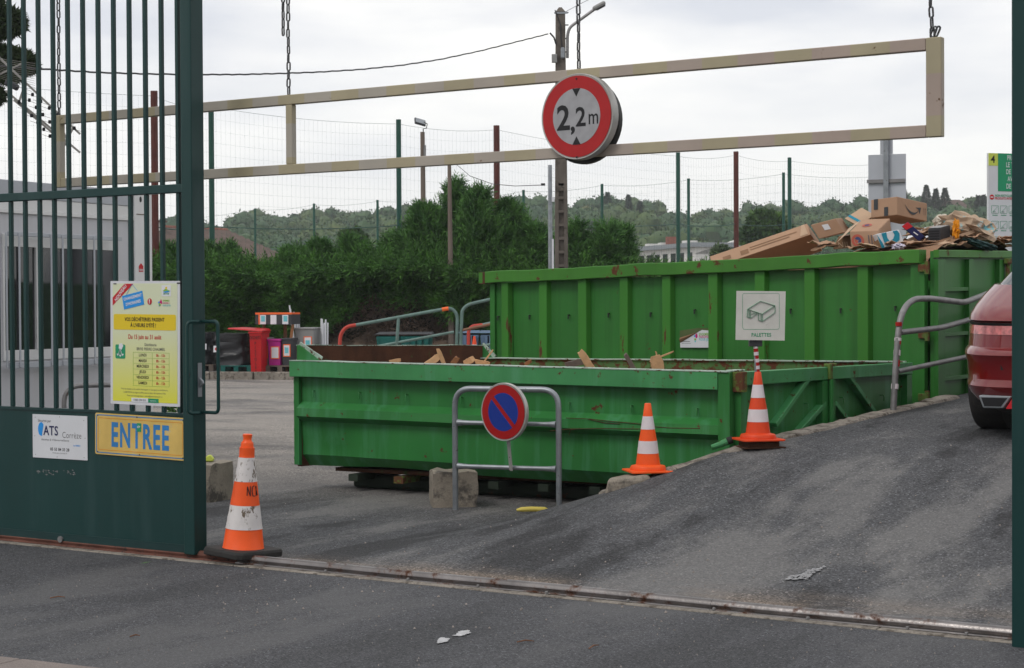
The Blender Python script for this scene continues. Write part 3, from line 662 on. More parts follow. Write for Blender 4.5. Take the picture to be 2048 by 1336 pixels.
# ---------------- the 2,2 m height bar on its chains ----------------
BO = GP.w(0, .38); BP = Plane(BO, GP.w(1, .38)); 
(ul, zbl) = BP.uz(119, 376); (ur, zbr) = BP.uz(1889, 274); ztl = BP.z(116, 234); ztr = BP.z(1892, 73)
print('bar', ul, ur, zbl, zbr, ztl, ztr)
hb_ = thing('height_bar', 'long faded yellow and white height limit frame hanging across the entrance', 'height barrier', BP.w(ul, 0, zbl), gy)
slope = (zbr-zbl)/(ur-ul); hb_.rotation_euler = (0, -math.atan(slope), gy)
Lb = math.hypot(ur-ul, zbr-zbl); Ht = (ztl-zbl+ztr-zbr)/2
print('bar L', Lb, 'slope', slope, 'H', Ht, ztl-zbl, ztr-zbr)
def tapemat(name, axis, period, c1, c2, c3, off=0):
    m = M(name, c1, .55, var=.1, vs=3, wear=((.10,.05,.02), .665, .03, 13), bump=.04)
    n = m.node_tree.nodes; l = m.node_tree.links; b = n['Principled BSDF']
    src = b.inputs['Base Color'].links[0].from_node
    tc = [q for q in n if q.type == 'TEX_COORD'][0]; sp = n.new('ShaderNodeSeparateXYZ'); l.new(tc.outputs['Object'], sp.inputs[0])
    ad = n.new('ShaderNodeMath'); ad.operation = 'ADD'; ad.inputs[1].default_value = off+20; l.new(sp.outputs[axis], ad.inputs[0])
    md = n.new('ShaderNodeMath'); md.operation = 'PINGPONG'; md.inputs[1].default_value = period; l.new(ad.outputs[0], md.inputs[0])
    gt = n.new('ShaderNodeMath'); gt.operation = 'GREATER_THAN'; gt.inputs[1].default_value = period/2; l.new(md.outputs[0], gt.inputs[0])
    # the red of the tape has survived only at the right end
    mr = n.new('ShaderNodeMapRange'); mr.inputs[1].default_value = 2.6; mr.inputs[2].default_value = 5.2; l.new(sp.outputs[0], mr.inputs[0])
    pk = n.new('ShaderNodeMix'); pk.data_type = 'RGBA'; pk.inputs[6].default_value = (*c2, 1); pk.inputs[7].default_value = (*c3, 1); l.new(mr.outputs[0], pk.inputs[0])
    mm = n.new('ShaderNodeMix'); mm.data_type = 'RGBA'; l.new(gt.outputs[0], mm.inputs[0]); 
    first = [q for q in n if q.type == 'VECT_MATH'][0]; 
    col = n.new('ShaderNodeMix'); col.data_type = 'RGBA'; col.inputs[6].default_value = (*c1, 1); l.new(gt.outputs[0], col.inputs[0]); l.new(pk.outputs[2], col.inputs[7])
    l.new(col.outputs[2], first.inputs[0]); n.remove(mm)
    return m
cY, cW, cP = (.38, .335, .225), (.385, .355, .305), (.385, .31, .265)
m_tapeh = tapemat('faded_tape', 0, .20, cY, cW, cP); m_tapev = tapemat('faded_tape_upright', 2, .20, cY, cW, cP)
bh = .058; bw = .045
for z0 in (0, Ht-bh):
    mb = MB(); mb.box(bh+.001, Lb-bh*1.3-.001, -bw, 0, z0, z0+bh); mb.build('rail', m_tapeh, hb_, .003)
mb = MB(); mb.box(0, bh, -bw, 0, 0, Ht); mb.build('upright', m_tapev, hb_, .003)
mb = MB(); mb.box(Lb-bh*1.3, Lb, -bw-.001, .001, 0, Ht); mb.build('upright', m_tapev, hb_, .003)
um = BP.u(587, 270)-ul; mb = MB(); mb.box(um-.024, um+.024, -bw+.001, -.001, bh+.001, Ht-bh-.001); mb.build('upright', m_tapev, hb_, .003)

def link_mb(L, Wd, r):
    mb = MB(); pts = []
    h = L/2-Wd/2
    for k in range(7): a = math.pi*k/6; pts.append((math.cos(a)*(Wd/2-r), 0, h+math.sin(a)*(Wd/2-r)))
    for k in range(7): a = math.pi+math.pi*k/6; pts.append((math.cos(a)*(Wd/2-r), 0, -h+math.sin(a)*(Wd/2-r)))
    mb.tube(pts, r, 6, True); return mb
link_src = None
def chain(label, base, top_z, lean=0.0, back=None):
    global link_src
    t = thing('hanging_chain', label, 'chain', base, gy+random.uniform(-.3, .3), 'chains holding up the height bar')
    z = .025; k = 0; pit = .049; x = 0
    mbase = random.choice((0, 1))
    while base[2]+z < top_z:
        if link_src is None: o = link_mb(.060, .028, .005).build('link', m_chain, t); link_src = o
        else: o = link_src.copy(); C.objects.link(o); o.parent = t
        o.location = (x+lean*z+random.uniform(-.001,.001), random.uniform(-.001,.001), z)
        o.rotation_euler = (0, lean*.8+random.uniform(-.05,.05), (math.pi/2 if (k+mbase) % 2 else 0)+random.uniform(-.35,.35)); z += pit; k += 1
    return t
ztop = lambda px: BP.z(px, -120)
def barz(px):
    u = BP.u(px, 100)-ul; return BP.w(BP.u(px, 100), -.02, zbl+slope*u+Ht*math.cos(math.atan(slope)))
chain('steel chain in the left part of the entrance hanging behind the gate bars', barz(122), ztop(122))
chain('single long steel chain holding the height bar above its middle upright', barz(581), ztop(581))
chain('steel chain ending just above the round height sign', barz(1161), ztop(1161))
c_ = chain('steel chain with a knotted lower end at the right corner of the height bar', barz(1868), ztop(1868), lean=-.06)
p = barz(571); p.z = BP.z(570, 72); chain('short loose chain end hanging left beside the longer chain', p, ztop(570))
mb = MB()
p2 = barz(1874)
for dx, rz in ((.022, .9), (.006, .2)):
    o = link_src.copy(); C.objects.link(o); o.parent = c_; o.location = (dx, 0, .03); o.rotation_euler = (.2, .35, rz)

# the round height sign
def disc_sign(name, label, cat, loc, yaw, r, parts, rim=.03, roll=0):
    t = thing(name, label, cat, loc, yaw); t.rotation_euler = (0, roll, yaw)
    mb = MB(); mb.lathe([(r-.012,.0),(r-.003,-.002),(r,.004),(r,rim),(r-.006,rim+.002)], 56, (0,0,0), 'y'); mb.build('rim', m_alu, t)
    return t
cpx = (1154, 233)
sc = BP.w(BP.u(*cpx, -.10), -.10, BP.z(*cpx, -.10)); dS = sc.y; rS = 86/F*dS*1.0
hs = disc_sign('height_limit_sign', 'round red and white height limit sign fixed to the hanging bar', 'sign', sc, gy-R(3), rS, None, .05)
mb = MB(); mb.lathe([(rS*.945, -.003), (rS*.945, -.0045)], 56, (0,0,0), 'y', False); mb.build('red_ring', m_signred, hs)
mb = MB(); mb.lathe([(rS*.655, -.0045), (rS*.655, -.006)], 56, (0,0,0), 'y', False); mb.build('white_centre', m_signgrey, hs)
mt = MB(); yy = -.0068
text_mesh('2', rS*.80, m_black, hs, -rS*.36, -rS*.045, yy, rS*.018, .95, mesh_to=mt)
text_mesh(',', rS*.60, m_black, hs, -rS*.10, -rS*.14, yy, rS*.02, 1, mesh_to=mt)
text_mesh('2', rS*.62, m_black, hs, rS*.12, -rS*.04, yy, rS*.012, .95, mesh_to=mt)
text_mesh('m', rS*.50, m_black, hs, rS*.47, -rS*.05, yy, rS*.004, .78, mesh_to=mt)
mt.build('lettering', m_black, hs)
mb = MB(); mb.prism([(-.11*rS, .65*rS), (.11*rS, .65*rS), (0, .46*rS)], yy, -.006); mb.build('arrowhead', m_black, hs)
mb = MB(); mb.prism([(-.11*rS, -.65*rS), (0, -.46*rS), (.11*rS, -.65*rS)], yy, -.006); mb.build('arrowhead', m_black, hs)
for z in (.90, -.97): mb = MB(); mb.lathe([(.006,-.0045),(.004,-.008)], 8, (.0, 0, z*rS*.97), 'y'); mb.build('bolt', m_aludark, hs)
mb = MB(); mb.lathe([(rS*.98, .0), (rS, .004), (rS, .035), (rS*.97, .04)], 48, (0,0,0), 'y')
bk = thing('rear_sign', 'dark back of a second round sign behind the height limit sign', 'sign', BP.w(BP.u(1166, 243, .02), .02, BP.z(1166, 243, .02)), gy-R(3))
mb.build('disc', m_aludark, bk)
# ---------------- barrier with the no-parking sign ----------------
gA = ground(911, 1017); zt = at(910, 777, gA.y).z; gB = at(1117, 778, gA.y*.978); gB.z = 0
WP = Plane(gA, gB); L = WP.L
br = thing('hoop_barrier', 'galvanised tubular hoop barrier with two cross rails in front of the low container', 'barrier', gA, WP.yaw)
mb = MB(); mb.tube(smooth_path([(0,0,-.05),(0,0,zt),(L,0,zt),(L,0,-.05)], 8, .13), .0215, 12); mb.build('hoop', m_galv, br)
for py in (845, 932):
    z = WP.z(911, py); mb = MB(); N = 17; pp = []; rr = []
    for i in range(N):
        t = i/(N-1); pp.append((.02+(L-.04)*t, 0, z)); e_ = min(t, 1-t)*L; rr.append(.0165 + .009*max(0, 1-e_/.07))
    mb.tube(pp, rr, 12); mb.build('cross_rail', m_galv, br)
sc = WP.w(WP.u(1007, 824, -.11), -.11, WP.z(1007, 824, -.11)); rN = 58.5/F*sc.y
ns = disc_sign('no_parking_sign', 'round blue and red no parking sign mounted on the hoop barrier', 'sign', sc, WP.yaw-R(18), rN, None, .028)
mb = MB(); mb.lathe([(rN*.93, -.003), (rN*.93, -.0045)], 56, (0,0,0), 'y', False); mb.build('red_disc', m_deepred, ns)
a0 = R(-46); q = .105
for s_ in (1, -1):
    pts = []
    rb = rN*.655; off = rN*.075
    aa = math.asin(off/rb)
    for k in range(25):
        a = aa + (math.pi-2*aa)*k/24; pts.append((rb*math.cos(a), s_*rb*math.sin(a)))
    if s_ < 0: pts = pts[::-1]
    pr = [(x*math.cos(a0)-z*math.sin(a0), x*math.sin(a0)+z*math.cos(a0)) for x, z in pts]
    mb = MB(); mb.prism(pr, -.006, -.0045); mb.build('blue_half', m_signblue, ns)
zz1 = -rN*.9; mb = MB(); mb.bar((.018, .03, zz1), (.004, .08, WP.z(1006, 940)-sc.z), .03, .005, up=(0,1,0)); mb.build('fixing_strap', m_alu, ns)
for z in (-.33, -.43): mb = MB(); mb.lathe([(.006,0),(.004,-.004)], 8, (.008, .06, z), 'y'); mb.build('bolt', m_aludark, ns)

# concrete block and post
def block(name, label, cat, p, w_, d_, h_, yaw, mat, seed=0, lean=0):
    rr = random.Random(seed); t = MB(); n = 6; vs = []; fs = []
    import itertools
    b = bmesh_block(w_, d_, h_, rr); o = b.build(name, mat, None, .014, 3); o.location = p; o.rotation_euler = (0, lean, yaw); tag(o, label, cat); return o
def bmesh_block(w_, d_, h_, rr):
    mb = MB(); n = 6
    def g(f):
        mb.quadgrid(n, n, f, True)
    cache = {}
    def J(x, y, z):
        k = (round(x, 4), round(y, 4), round(z, 4))
        if k not in cache:
            e = sum((abs(abs(x)-w_/2) < 1e-4, abs(abs(y)-d_/2) < 1e-4, abs(z-h_) < 1e-4))
            s = .006 + (.012 if e > 1 else 0)
            cache[k] = (x*(1-(.03 if e > 1 else 0)*rr.random())+rr.uniform(-s, s)*.5, y+rr.uniform(-s, s)*.5, z+rr.uniform(-s, s)*.6*(z > 0)-(.012*rr.random() if e > 2 else 0))
        return cache[k]
    g(lambda a, b: J((a-.5)*w_, -d_/2, b*h_)); g(lambda a, b: J((.5-a)*w_, d_/2, b*h_))
    g(lambda a, b: J(-w_/2, (.5-a)*d_, b*h_)); g(lambda a, b: J(w_/2, (a-.5)*d_, b*h_)); g(lambda a, b: J((a-.5)*w_, (b-.5)*d_, h_))
    return mb
g = ground(907, 1013); block('concrete_block', 'square concrete block on the asphalt behind the hoop barrier leg', 'block', (g.x-.01, g.y+.19, -.012), .335, .33, .265, R(8), m_concrete, 3)
g = ground(424, 1002); block('concrete_block', 'pale rough concrete block half hidden behind the gate end post', 'block', (g.x-.13, g.y+.2, -.012), .42, .32, .30, R(-24), m_concrete, 5)
p = at(422, 925, g.y+.2); mb = MB(); mb.prism([(-.05,0),(.02,0),(.024,.02),(.0,.05),(-.03,.045)], -.03, .03)
o = mb.build('tennis_ball_scrap', bpy.data.materials['lime_yellow'], None, .008, 2); o.name = 'crushed_cup'; o.location = (p.x, p.y, .29); tag(o, 'small lime green crushed cup on the block behind the gate post', 'litter')

# ---------------- cones ----------------
def cone_small(label, px, py, depth, tilt=0):
    p = at(px, py, depth)
    t = thing('traffic_cone', label, 'traffic cone', p, R(12), 'orange cones on the ramp kerb'); s = depth/F
    mb = MB(); w_ = 44*s; pts = rrect(-w_, w_, -w_, w_, .03)
    v = [(x, y, .0) for x, y in pts]+[(x, y, .012) for x, y in pts]; n = len(pts)
    mb.add(v, [tuple(range(n-1, -1, -1)), tuple(range(n, 2*n))]+[(i, (i+1) % n, (i+1) % n+n, i+n) for i in range(n)]); mb.build('base_plate', m_orange if depth < 12.6 else m_orange, t, .002)
    rr = [(36, 3), (36, 8), (34, 12), (27, 13.5), (24.6, 14.5)]
    mb = MB(); mb.lathe([(a*s, b*s) for a, b in rr]+[(21.2*s, 37*s), (18.2*s, 62*s), (14*s, 85*s), (10*s, 111*s), (6.4*s, 136*s), (5.6*s, 137*s)], 28); mb.build('cone_body', m_orange, t)
    def rad(z): return np.interp(z, [14.5, 37, 62, 85, 111, 136], [24.6, 21.2, 18.2, 14, 10, 6.4])
    for z0, z1 in ((37, 62), (85, 111)):
        mb = MB(); mb.lathe([((rad(z)+.35)*s, z*s) for z in np.linspace(z0, z1, 5)], 28); mb.build('reflective_band', m_refl, t)
    return t
cone_small('bright orange cone with two white bands low on the ramp kerb', 1296, 943, 12.05)
cb = cone_small('orange cone carrying the pallet sign pole on a rusty metal plate', 1516, 880, 12.25)
for ch in cb.children:
    if ch.data.materials[0] == m_orange: ch.data = ch.data.copy(); ch.data.materials[0] = m_orangered
p = at(1517, 886, 12.25); gu, gv = (p-GP.O).dot(GP.a), (p-GP.O).dot(GP.n)
st = thing('rusty_steel_base', 'rusty steel plate box under the cone with the pallet sign', 'steel base', p, R(12)); s = 12.25/F
mb = MB(); mb.box(-40*s, 45*s, -34*s, 34*s, -.03, -.022); mb.build('plate', m_rust, st)
mb = MB(); mb.box(-32*s, 34*s, -28*s, 28*s, -.022, .02); mb.build('box_section', m_rust, st, .002)
# pallet sign on its taped pole, standing in that cone
base = at(1516, 752, 12.25)
ps = thing('pallet_sign', 'square white pallet sign on a red and white taped pole in the cone', 'sign', base, R(3))
top = at(1511, 690, 12.25); l_ = top-base
N = 9
for i in range(N):
    a = l_*(i/N); b_ = l_*((i+1)/N); 
    mb = MB(); mb.tube([Vector((a.x, 0, a.z)), Vector((b_.x, 0, b_.z))], .017-.001*(i % 2), 12); mb.build('tape_band', m_deepred if i % 2 else m_refl, ps)
mb = MB(); mb.tube([(0,0,-.3), (l_.x, 0, l_.z)], .0135, 10); mb.build('pole', m_galv, ps)
mb = MB(); mb.box(l_.x-.045, l_.x+.045, -.02, .03, l_.z-.01, l_.z+.035); mb.build('clamp', m_darkplastic, ps, .004)
c = at(1521.5, 631, 12.2)-base; hw = 49.5*12.2/F
mb = MB(); mb.hexa([(c.x-hw-.004, -.035, c.z-hw*.98),(c.x+hw-.004,-.035,c.z-hw*1.02),(c.x+hw-.004,-.028,c.z-hw*1.02),(c.x-hw-.004,-.028,c.z-hw*.98),(c.x-hw+.004,-.035,c.z+hw),(c.x+hw+.004,-.035,c.z+hw*.97),(c.x+hw+.004,-.028,c.z+hw*.97),(c.x-hw+.004,-.028,c.z+hw)]); mb.build('board', m_dirtywhite, ps)
cx, cz = c.x, c.z; k = hw/50
mb = MB(); outline(mb, rrect(cx-37*k, cx+38*k, cz-28*k, cz+45*k, 4*k), .002, -.0362, -.035); mb.build('thin_frame', m_pgreen, ps)
mb = MB()
def seg(a, b, w_=2.0): mb.bar((cx+a[0]*k, -.0365, cz+a[1]*k), (cx+b[0]*k, -.0365, cz+b[1]*k), .001, w_*k, up=(0,1,0))
# pictogram: a slab on two feet, drawn as in the photograph (pixels from the board centre)
Tl, Tt, Tr, Tf = (-27, 13), (-1, 29), (29, 20), (3, 3)
for a, b in ((Tl,Tt),(Tt,Tr),(Tr,Tf),(Tf,Tl)): seg(a, b, 3.6)
for a, b in (((-27,13),(-28,-3)),((-28,-3),(-21,-5)),((-21,-5),(-22,10)),((-24,11),(-24,-4)),((-21,-5),(-7,4)),((3,3),(3,-12)),((-5,5),(-5,-9)),((-5,-9),(3,-12)),((0,4),(0,-10)),((3,-12),(29,6)),((29,6),(29,20)),((-20,3),(-8,6))): seg(a, b, 3.0)
mb.build('pictogram', m_pgreen, ps)
text_mesh('PALETTES', 10.5*k, m_pgreen, ps, cx+1*k, cz-39.5*k, -.0362, .0006, .85)

# big worn cone at the gate
s = 10.25/F; p = ground(486, 1106, .045)
bc = thing('traffic_cone', 'large dirty orange and white cone on a black rubber foot beside the gate', 'traffic cone', (p.x, p.y, .034), 0, rot=(R(2.6)*.743, R(2.6)*.669, R(48))); s = p.y/F
w_ = 60*s; pts = [(-w_,-w_*.84),(-w_*.84,-w_),(w_*.84,-w_),(w_,-w_*.84),(w_,w_*.84),(w_*.84,w_),(-w_*.84,w_),(-w_,w_*.84)]
mb = MB(); n = 8
mb.add([(x, y, 0) for x, y in pts]+[(x*1.0, y*1.0, .028) for x, y in pts]+[(x*.96, y*.96, .044) for x, y in pts], [tuple(range(7,-1,-1)), tuple(range(16,24))]+[(j*8+i, j*8+(i+1) % 8, (j+1)*8+(i+1) % 8, (j+1)*8+i) for j in (0,1) for i in range(8)])
mb.build('rubber_foot', m_rubber, bc, .006, 2)
zs_ = [44e-3/s, 50e-3/s]; 
prof = [(43, 13.2), (41, 16), (36, 54), (29, 101), (22, 150), (14.8, 200), (12.2, 224), (11.8, 226), (9, 229), (8.2, 234), (9.5, 239), (9.5, 242), (7.5, 243)]
mb = MB(); mb.lathe([(a*s, b*s) for a, b in prof], 36); mb.build('cone_body', m_orange, bc)
def rad(z): return np.interp(z, [16, 54, 101, 150, 200], [41, 36, 29, 22, 14.8])
m_orband = M('orange_sleeve', (.80, .095, .015), .42, var=.08, vs=10, wear=((.2,.06,.03), .74, .05, 18))
for z0, z1, m_, ex in ((54, 101, m_refldirty, .7), (101.3, 148, m_orband, .45), (148.3, 196, m_refldirty, .7), (196.3, 216, m_orband, .4)):
    mb = MB(); rr_ = random.Random(z0)
    mb.lathe([((rad(z)+ex+rr_.uniform(-.25, .3)*(m_ is m_refldirty))*s, z*s) for z in np.linspace(z0, z1, 9)], 36); mb.build('sleeve', m_, bc)
# spray-painted letters NO on the middle sleeve, wrapped on the cone
mb = MB()
def wrap(pts, w_):
    q = []
    for a, z in pts:
        r_ = (rad(z)+1.0)*s; aa = R(a); q.append(Vector((r_*math.sin(aa), -r_*math.cos(aa), z*s)))
    mb.tube(q, w_*s, 5)
off = 48-14   # towards the viewer, the cone's own rotation taken out
def LT(pts): return [(a-off+0, z) for a, z in pts]
for st_ in ([(2,122),(3,140)], [(3,140),(16,121)], [(16,121),(17,141)], [(38,141),(28,139),(25,130),(29,121),(40,121)], [(52,140),(47,121)], [(47,140),(56,122)]): wrap(LT(st_), .95)
mb.build('scrawled_letters', m_black, bc)
# small litter and marks
def scatter_paint(mb, P, dz, n=170):
    '''worn paint: flakes inside the outline P, denser in its middle'''
    cx = sum((p for p in P), Vector())/len(P); rr = random.Random(len(P))
    for _ in range(n):
        i = rr.randrange(len(P)); a, b = P[i], P[(i+1) % len(P)]; t = rr.random(); e = a.lerp(b, t); q = cx.lerp(e, rr.random()**.6*.97); r_ = rr.uniform(.004, .013); th = rr.uniform(0, 6)
        mb.add([q+Vector((math.cos(th+k*1.26)*r_*rr.uniform(.5, 1.3), math.sin(th+k*1.26)*r_*rr.uniform(.5, 1.3), dz+rr.uniform(0, .0004))) for k in range(5)], [(0,1,2,3,4)])
def mark(name, px, py, pts, mat, z=None):
    g = ground(px, py); mb = MB(); u0_, v0_ = (g-GP.O).dot(GP.a), (g-GP.O).dot(GP.n)
    P = []
    for dx, dy in pts:
        if z is None: q = ground(px+dx, py+dy, 0); q.z = .0
        else: q = ground(px+dx, py+dy, z)
        P.append(q)
    scatter_paint(mb, P, .0012); return tag(mb.build(name, mat), kind='structure')
m_paint = M('old_road_paint', (.42, .42, .43), .7, var=.15, vs=30, fine=.3, fs=200)
mark('road_paint', 890, 1281, [(-15,6),(-12,-3),(-4,-6),(8,-4),(3,2),(-6,4)], m_paint)
mark('road_paint', 925, 1267, [(-17,5),(-8,-3),(4,-6),(16,-5),(15,-1),(5,2),(-6,6)], m_paint)
def ramp_hit(px, py):
    z = 0
    for _ in range(60):
        q = ground(px, py, z); u, v = (q-GP.O).dot(GP.a), (q-GP.O).dot(GP.n); z = z*.6+.4*(ramp_z(u, v) if u > .35 else 0)
    return q
mb = MB(); P = [ramp_hit(1610+a, 1148+b_)+Vector((0,0,.004)) for a, b_ in [(-41,13),(-30,6),(-8,3),(10,-8),(42,-16),(36,-9),(12,3),(4,12),(-18,14)]]
scatter_paint(mb, P, .001, 260); tag(mb.build('road_paint', m_paint), kind='structure')
mb = MB()
for k in range(420):
    px = random.uniform(430, 2015); py = random.uniform(1120, 1270) if random.random() < .35 else random.uniform(870, 1240)
    if py < 1030 and px < 1060 and px > 600: continue
    if py < 1000 and px < 1250 and px > 420: 
        pass
    if px < 1240 and px > 620 and py < 1025: continue
    if px >= 1240 and py < 1130-(px-1150)*.36+20: continue
    q = ramp_hit(px, py); r_ = random.uniform(.003, .009); a = random.uniform(0, 6)
    mb.add([(q.x+r_*math.cos(a+i*1.57)*random.uniform(.6,1.2), q.y+r_*math.sin(a+i*1.57), q.z-.002) for i in range(4)]+[(q.x, q.y, q.z+r_*.9)], [(0,1,4),(1,2,4),(2,3,4),(3,0,4)])
for k in range(160):
    q = ground(random.uniform(0, 2048), random.uniform(1150, 1336), 0)
    if (q-GP.O).dot(GP.n) > -.1: continue
    r_ = random.uniform(.002, .005); a = random.uniform(0, 6)
    mb.add([(q.x+r_*math.cos(a+i*1.57), q.y+r_*math.sin(a+i*1.57), -.005) for i in range(4)]+[(q.x, q.y, r_*.9)], [(0,1,4),(1,2,4),(2,3,4),(3,0,4)])
tag(mb.build('loose_gravel', M('gravel_stone', (.26,.23,.21), .9, var=.5, vs=6)), 'loose pale gravel scattered on the asphalt', 'gravel', kind='stuff')
m_twig = M('twig', (.16, .075, .04), .8, var=.3)
for lab, a, b_ in (('thin brown twig on the pavement below the rail middle', (1034,1284), (1068,1282)), ('short brown stick on the right part of the pavement', (1178,1297), (1197,1290)), ('long thin reddish twig at the left of the pavement', (100,1196), (130,1194)), ('small twig near the lower left of the pavement', (260,1273), (280,1271))):
    qa = ground(*a, .004); qb = ground(*b_, .004); mb = MB(); mid = (qa+qb)/2+Vector((0,.012,.004)); mb.tube([qa, mid, qb], [.003,.0035,.002], 5); tag(mb.build('twig', m_twig), lab, 'twig')
g = ground(290, 1127, .01); mb = MB(); mb.add([g+Vector(v) for v in ((-.03,0,.0),(0,.012,.006),(.035,.01,.01),(.0,-.01,.004))], [(0,1,2,3)]); mb.build('x', flat('leaf_green', (.05,.14,.02)))
o = bpy.data.objects['x']; o.name = 'green_leaf'; tag(o, 'small green leaf lying on the rusty rail', 'leaf')
q = ground(1062, 1018, .02); mb = MB()
mb.tube([(q.x-.105,q.y,.012),(q.x-.07,q.y,.017),(q.x+.0,q.y,.019),(q.x+.1,q.y+.01,.016),(q.x+.13,q.y+.01,.012)], [.008,.017,.019,.017,.006], 8)
tag(mb.build('yellow_pipe_piece', M('yellow_plastic', (.62,.50,.10), .5)), 'short yellow plastic piece lying on the ground by the barrier', 'litter')
# ---------------- low green container ----------------
def flatp(v): return Vector((v.x, v.y, 0))
A_ = at(597, 720, 14.4); B_ = at(1467, 742, 12.5); C_ = at(1812, 723, 14.9); D_ = at(962, 716, 16.15)
print('tops', A_.z, B_.z, C_.z, D_.z)
c1 = thing('low_skip_container', 'low open green waste container with wood scraps and two braced doors at its right end', 'skip container', (A_.x, A_.y, 0), 0)
OFF = Vector((A_.x, A_.y, 0))
def loc(mb, pl):   # plane coordinates to the container's own
    mb.v = [tuple(pl.w(*p)-OFF) for p in mb.v]; return mb
PAB = Plane(A_, B_); PBC = Plane(B_, C_); PDC = Plane(D_, C_); PAD = Plane(A_, D_)
HG = .885
def lerpz(pl, za, zb, u): return za+(zb-za)*u/pl.L
def ztAB(u): return lerpz(PAB, A_.z, B_.z, u)
prof = [(0, .10), (0, .16), (0, .28), (0, .385), (.07, .44), (.078, .515), (0, .565), (0, .66), (0, .78), (0, .875), (-.085, .985), (-.35, 1.0)]
NU = 60; Ls = PAB.L-.085
mb = MB(); vs = []
from mathutils import noise as mn
for i in range(NU+1):
    u = .03+(Ls-.03)*i/NU
    for k, (d, q) in enumerate(prof):
        ww = .015*mn.noise(Vector((u*1.1, q*3, 0)))+.004*mn.noise(Vector((u*5, q*9, 3)))
        dent = 0
        if q > .7: dent = -.032*math.exp(-((u-.35)/.28)**2)*(1 if q < .95 else .2)
        lift = .022*math.exp(-((u-.9)/.5)**2) if q >= .9 else 0
        fade = 1 if 0.02 < i/NU < .98 else .3
        vs.append((u, -(d+ww*fade+dent), ztAB(u)-q*HG+lift))
n = len(prof)
mb.add(vs, [(i*n+k, i*n+k+1, (i+1)*n+k+1, (i+1)*n+k) for i in range(NU) for k in range(n-1)], True)
loc(mb, PAB).build('side_panel', m_green1, c1)
def strip(pl, u0, u1, d0, d1, q0, q1, zt, N=14, wob=.004, H_=HG):
    """a beam along a wall that follows its top line, q metres below it"""
    mb = MB(); vs = []
    for i in range(N+1):
        u = u0+(u1-u0)*i/N; z = zt(u); w_ = wob*mn.noise(Vector((u*2.3, q0*7, d0*5))); w2 = wob*mn.noise(Vector((u*2.3, q0*7+5, d0*5)))
        for d, q in ((d0, q1), (d1, q1), (d1, q0), (d0, q0)): vs.append((u, -d+w_, z-q+w2))
    mb.add(vs, [(i*4+k, i*4+(k+1) % 4, (i+1)*4+(k+1) % 4, (i+1)*4+k) for i in range(N) for k in range(4)])
    mb.add(vs[:4], [(3,2,1,0)]); mb.add(vs[-4:], [(0,1,2,3)]); return loc(mb, pl)
strip(PAB, -.03, PAB.L-.09, -.02, .085, .006, .135, ztAB, 30).build('top_rim', m_green1rim, c1, .004)
strip(PAB, -.03, PAB.L-.01, -.045, .088, 0, .007, ztAB, 30, .004).build('rim_edge', m_palerim, c1)
strip(PAB, .01, PAB.L-.01, -.07, -.046, .008, .74, ztAB, 10, .002).build('inner_wall', m_rust, c1)
strip(PAB, PAB.L-.088, PAB.L-.0, -.02, .075, .008, .88, ztAB, 2, 0).build('corner_post', m_green1, c1, .006)
strip(PAB, -.02, .03, -.02, .04, .136, .86, ztAB, 2, 0).build('corner_post', m_green1, c1, .004)
for px, py in ((630,787),(722,790),(815,794),(925,800),(1141,811),(1265,817),(1396,823)):
    u, z = PAB.uz(px, py); mb = MB(); mb.tube([(u,-.0,z+.02),(u,-.03,z+.022),(u+.006,-.035,z+.005),(u+.004,-.032,z-.028)], .0055, 6); loc(mb, PAB).build('tarp_hook', m_green1, c1)
for py in (764, 803, 859, 916):
    z = PAB.z(597, py); mb = MB(); mb.box(-.045, -.018, -.01, .02, z-.012, z+.012); loc(mb, PAB).build('side_tab', m_green1, c1)
# underside: skids and cross beams
mb = MB(); mb.box(.32, PAB.L-.1, .30, .42, -.008, .105); 
loc(mb, PAB).build('skid', m_darksteel, c1, .03, 2)
mb = MB(); mb.box(.32, PAB.L-.1, 1.5, 1.62, -.008, .105); loc(mb, PAB).build('skid', m_darksteel, c1, .03, 2)
for k in range(8):
    mb = MB(); u = .45+k*.44; mb.box(u, u+.09, .06, 2.0, .075, .13); loc(mb, PAB).build('cross_beam', m_hinge if k in (1,2) else m_darksteel, c1)
# floor
mb = MB(); _c = (flatp(A_)+flatp(B_)+flatp(C_)+flatp(D_))/4; q = [(flatp(p)-_c)*.88+_c+Vector((0,0,.14))-OFF for p in (A_, B_, C_, D_)]; q2 = [p+Vector((0,0,.03)) for p in q]
mb.hexa(q+q2); mb.build('floor', m_rust, c1)
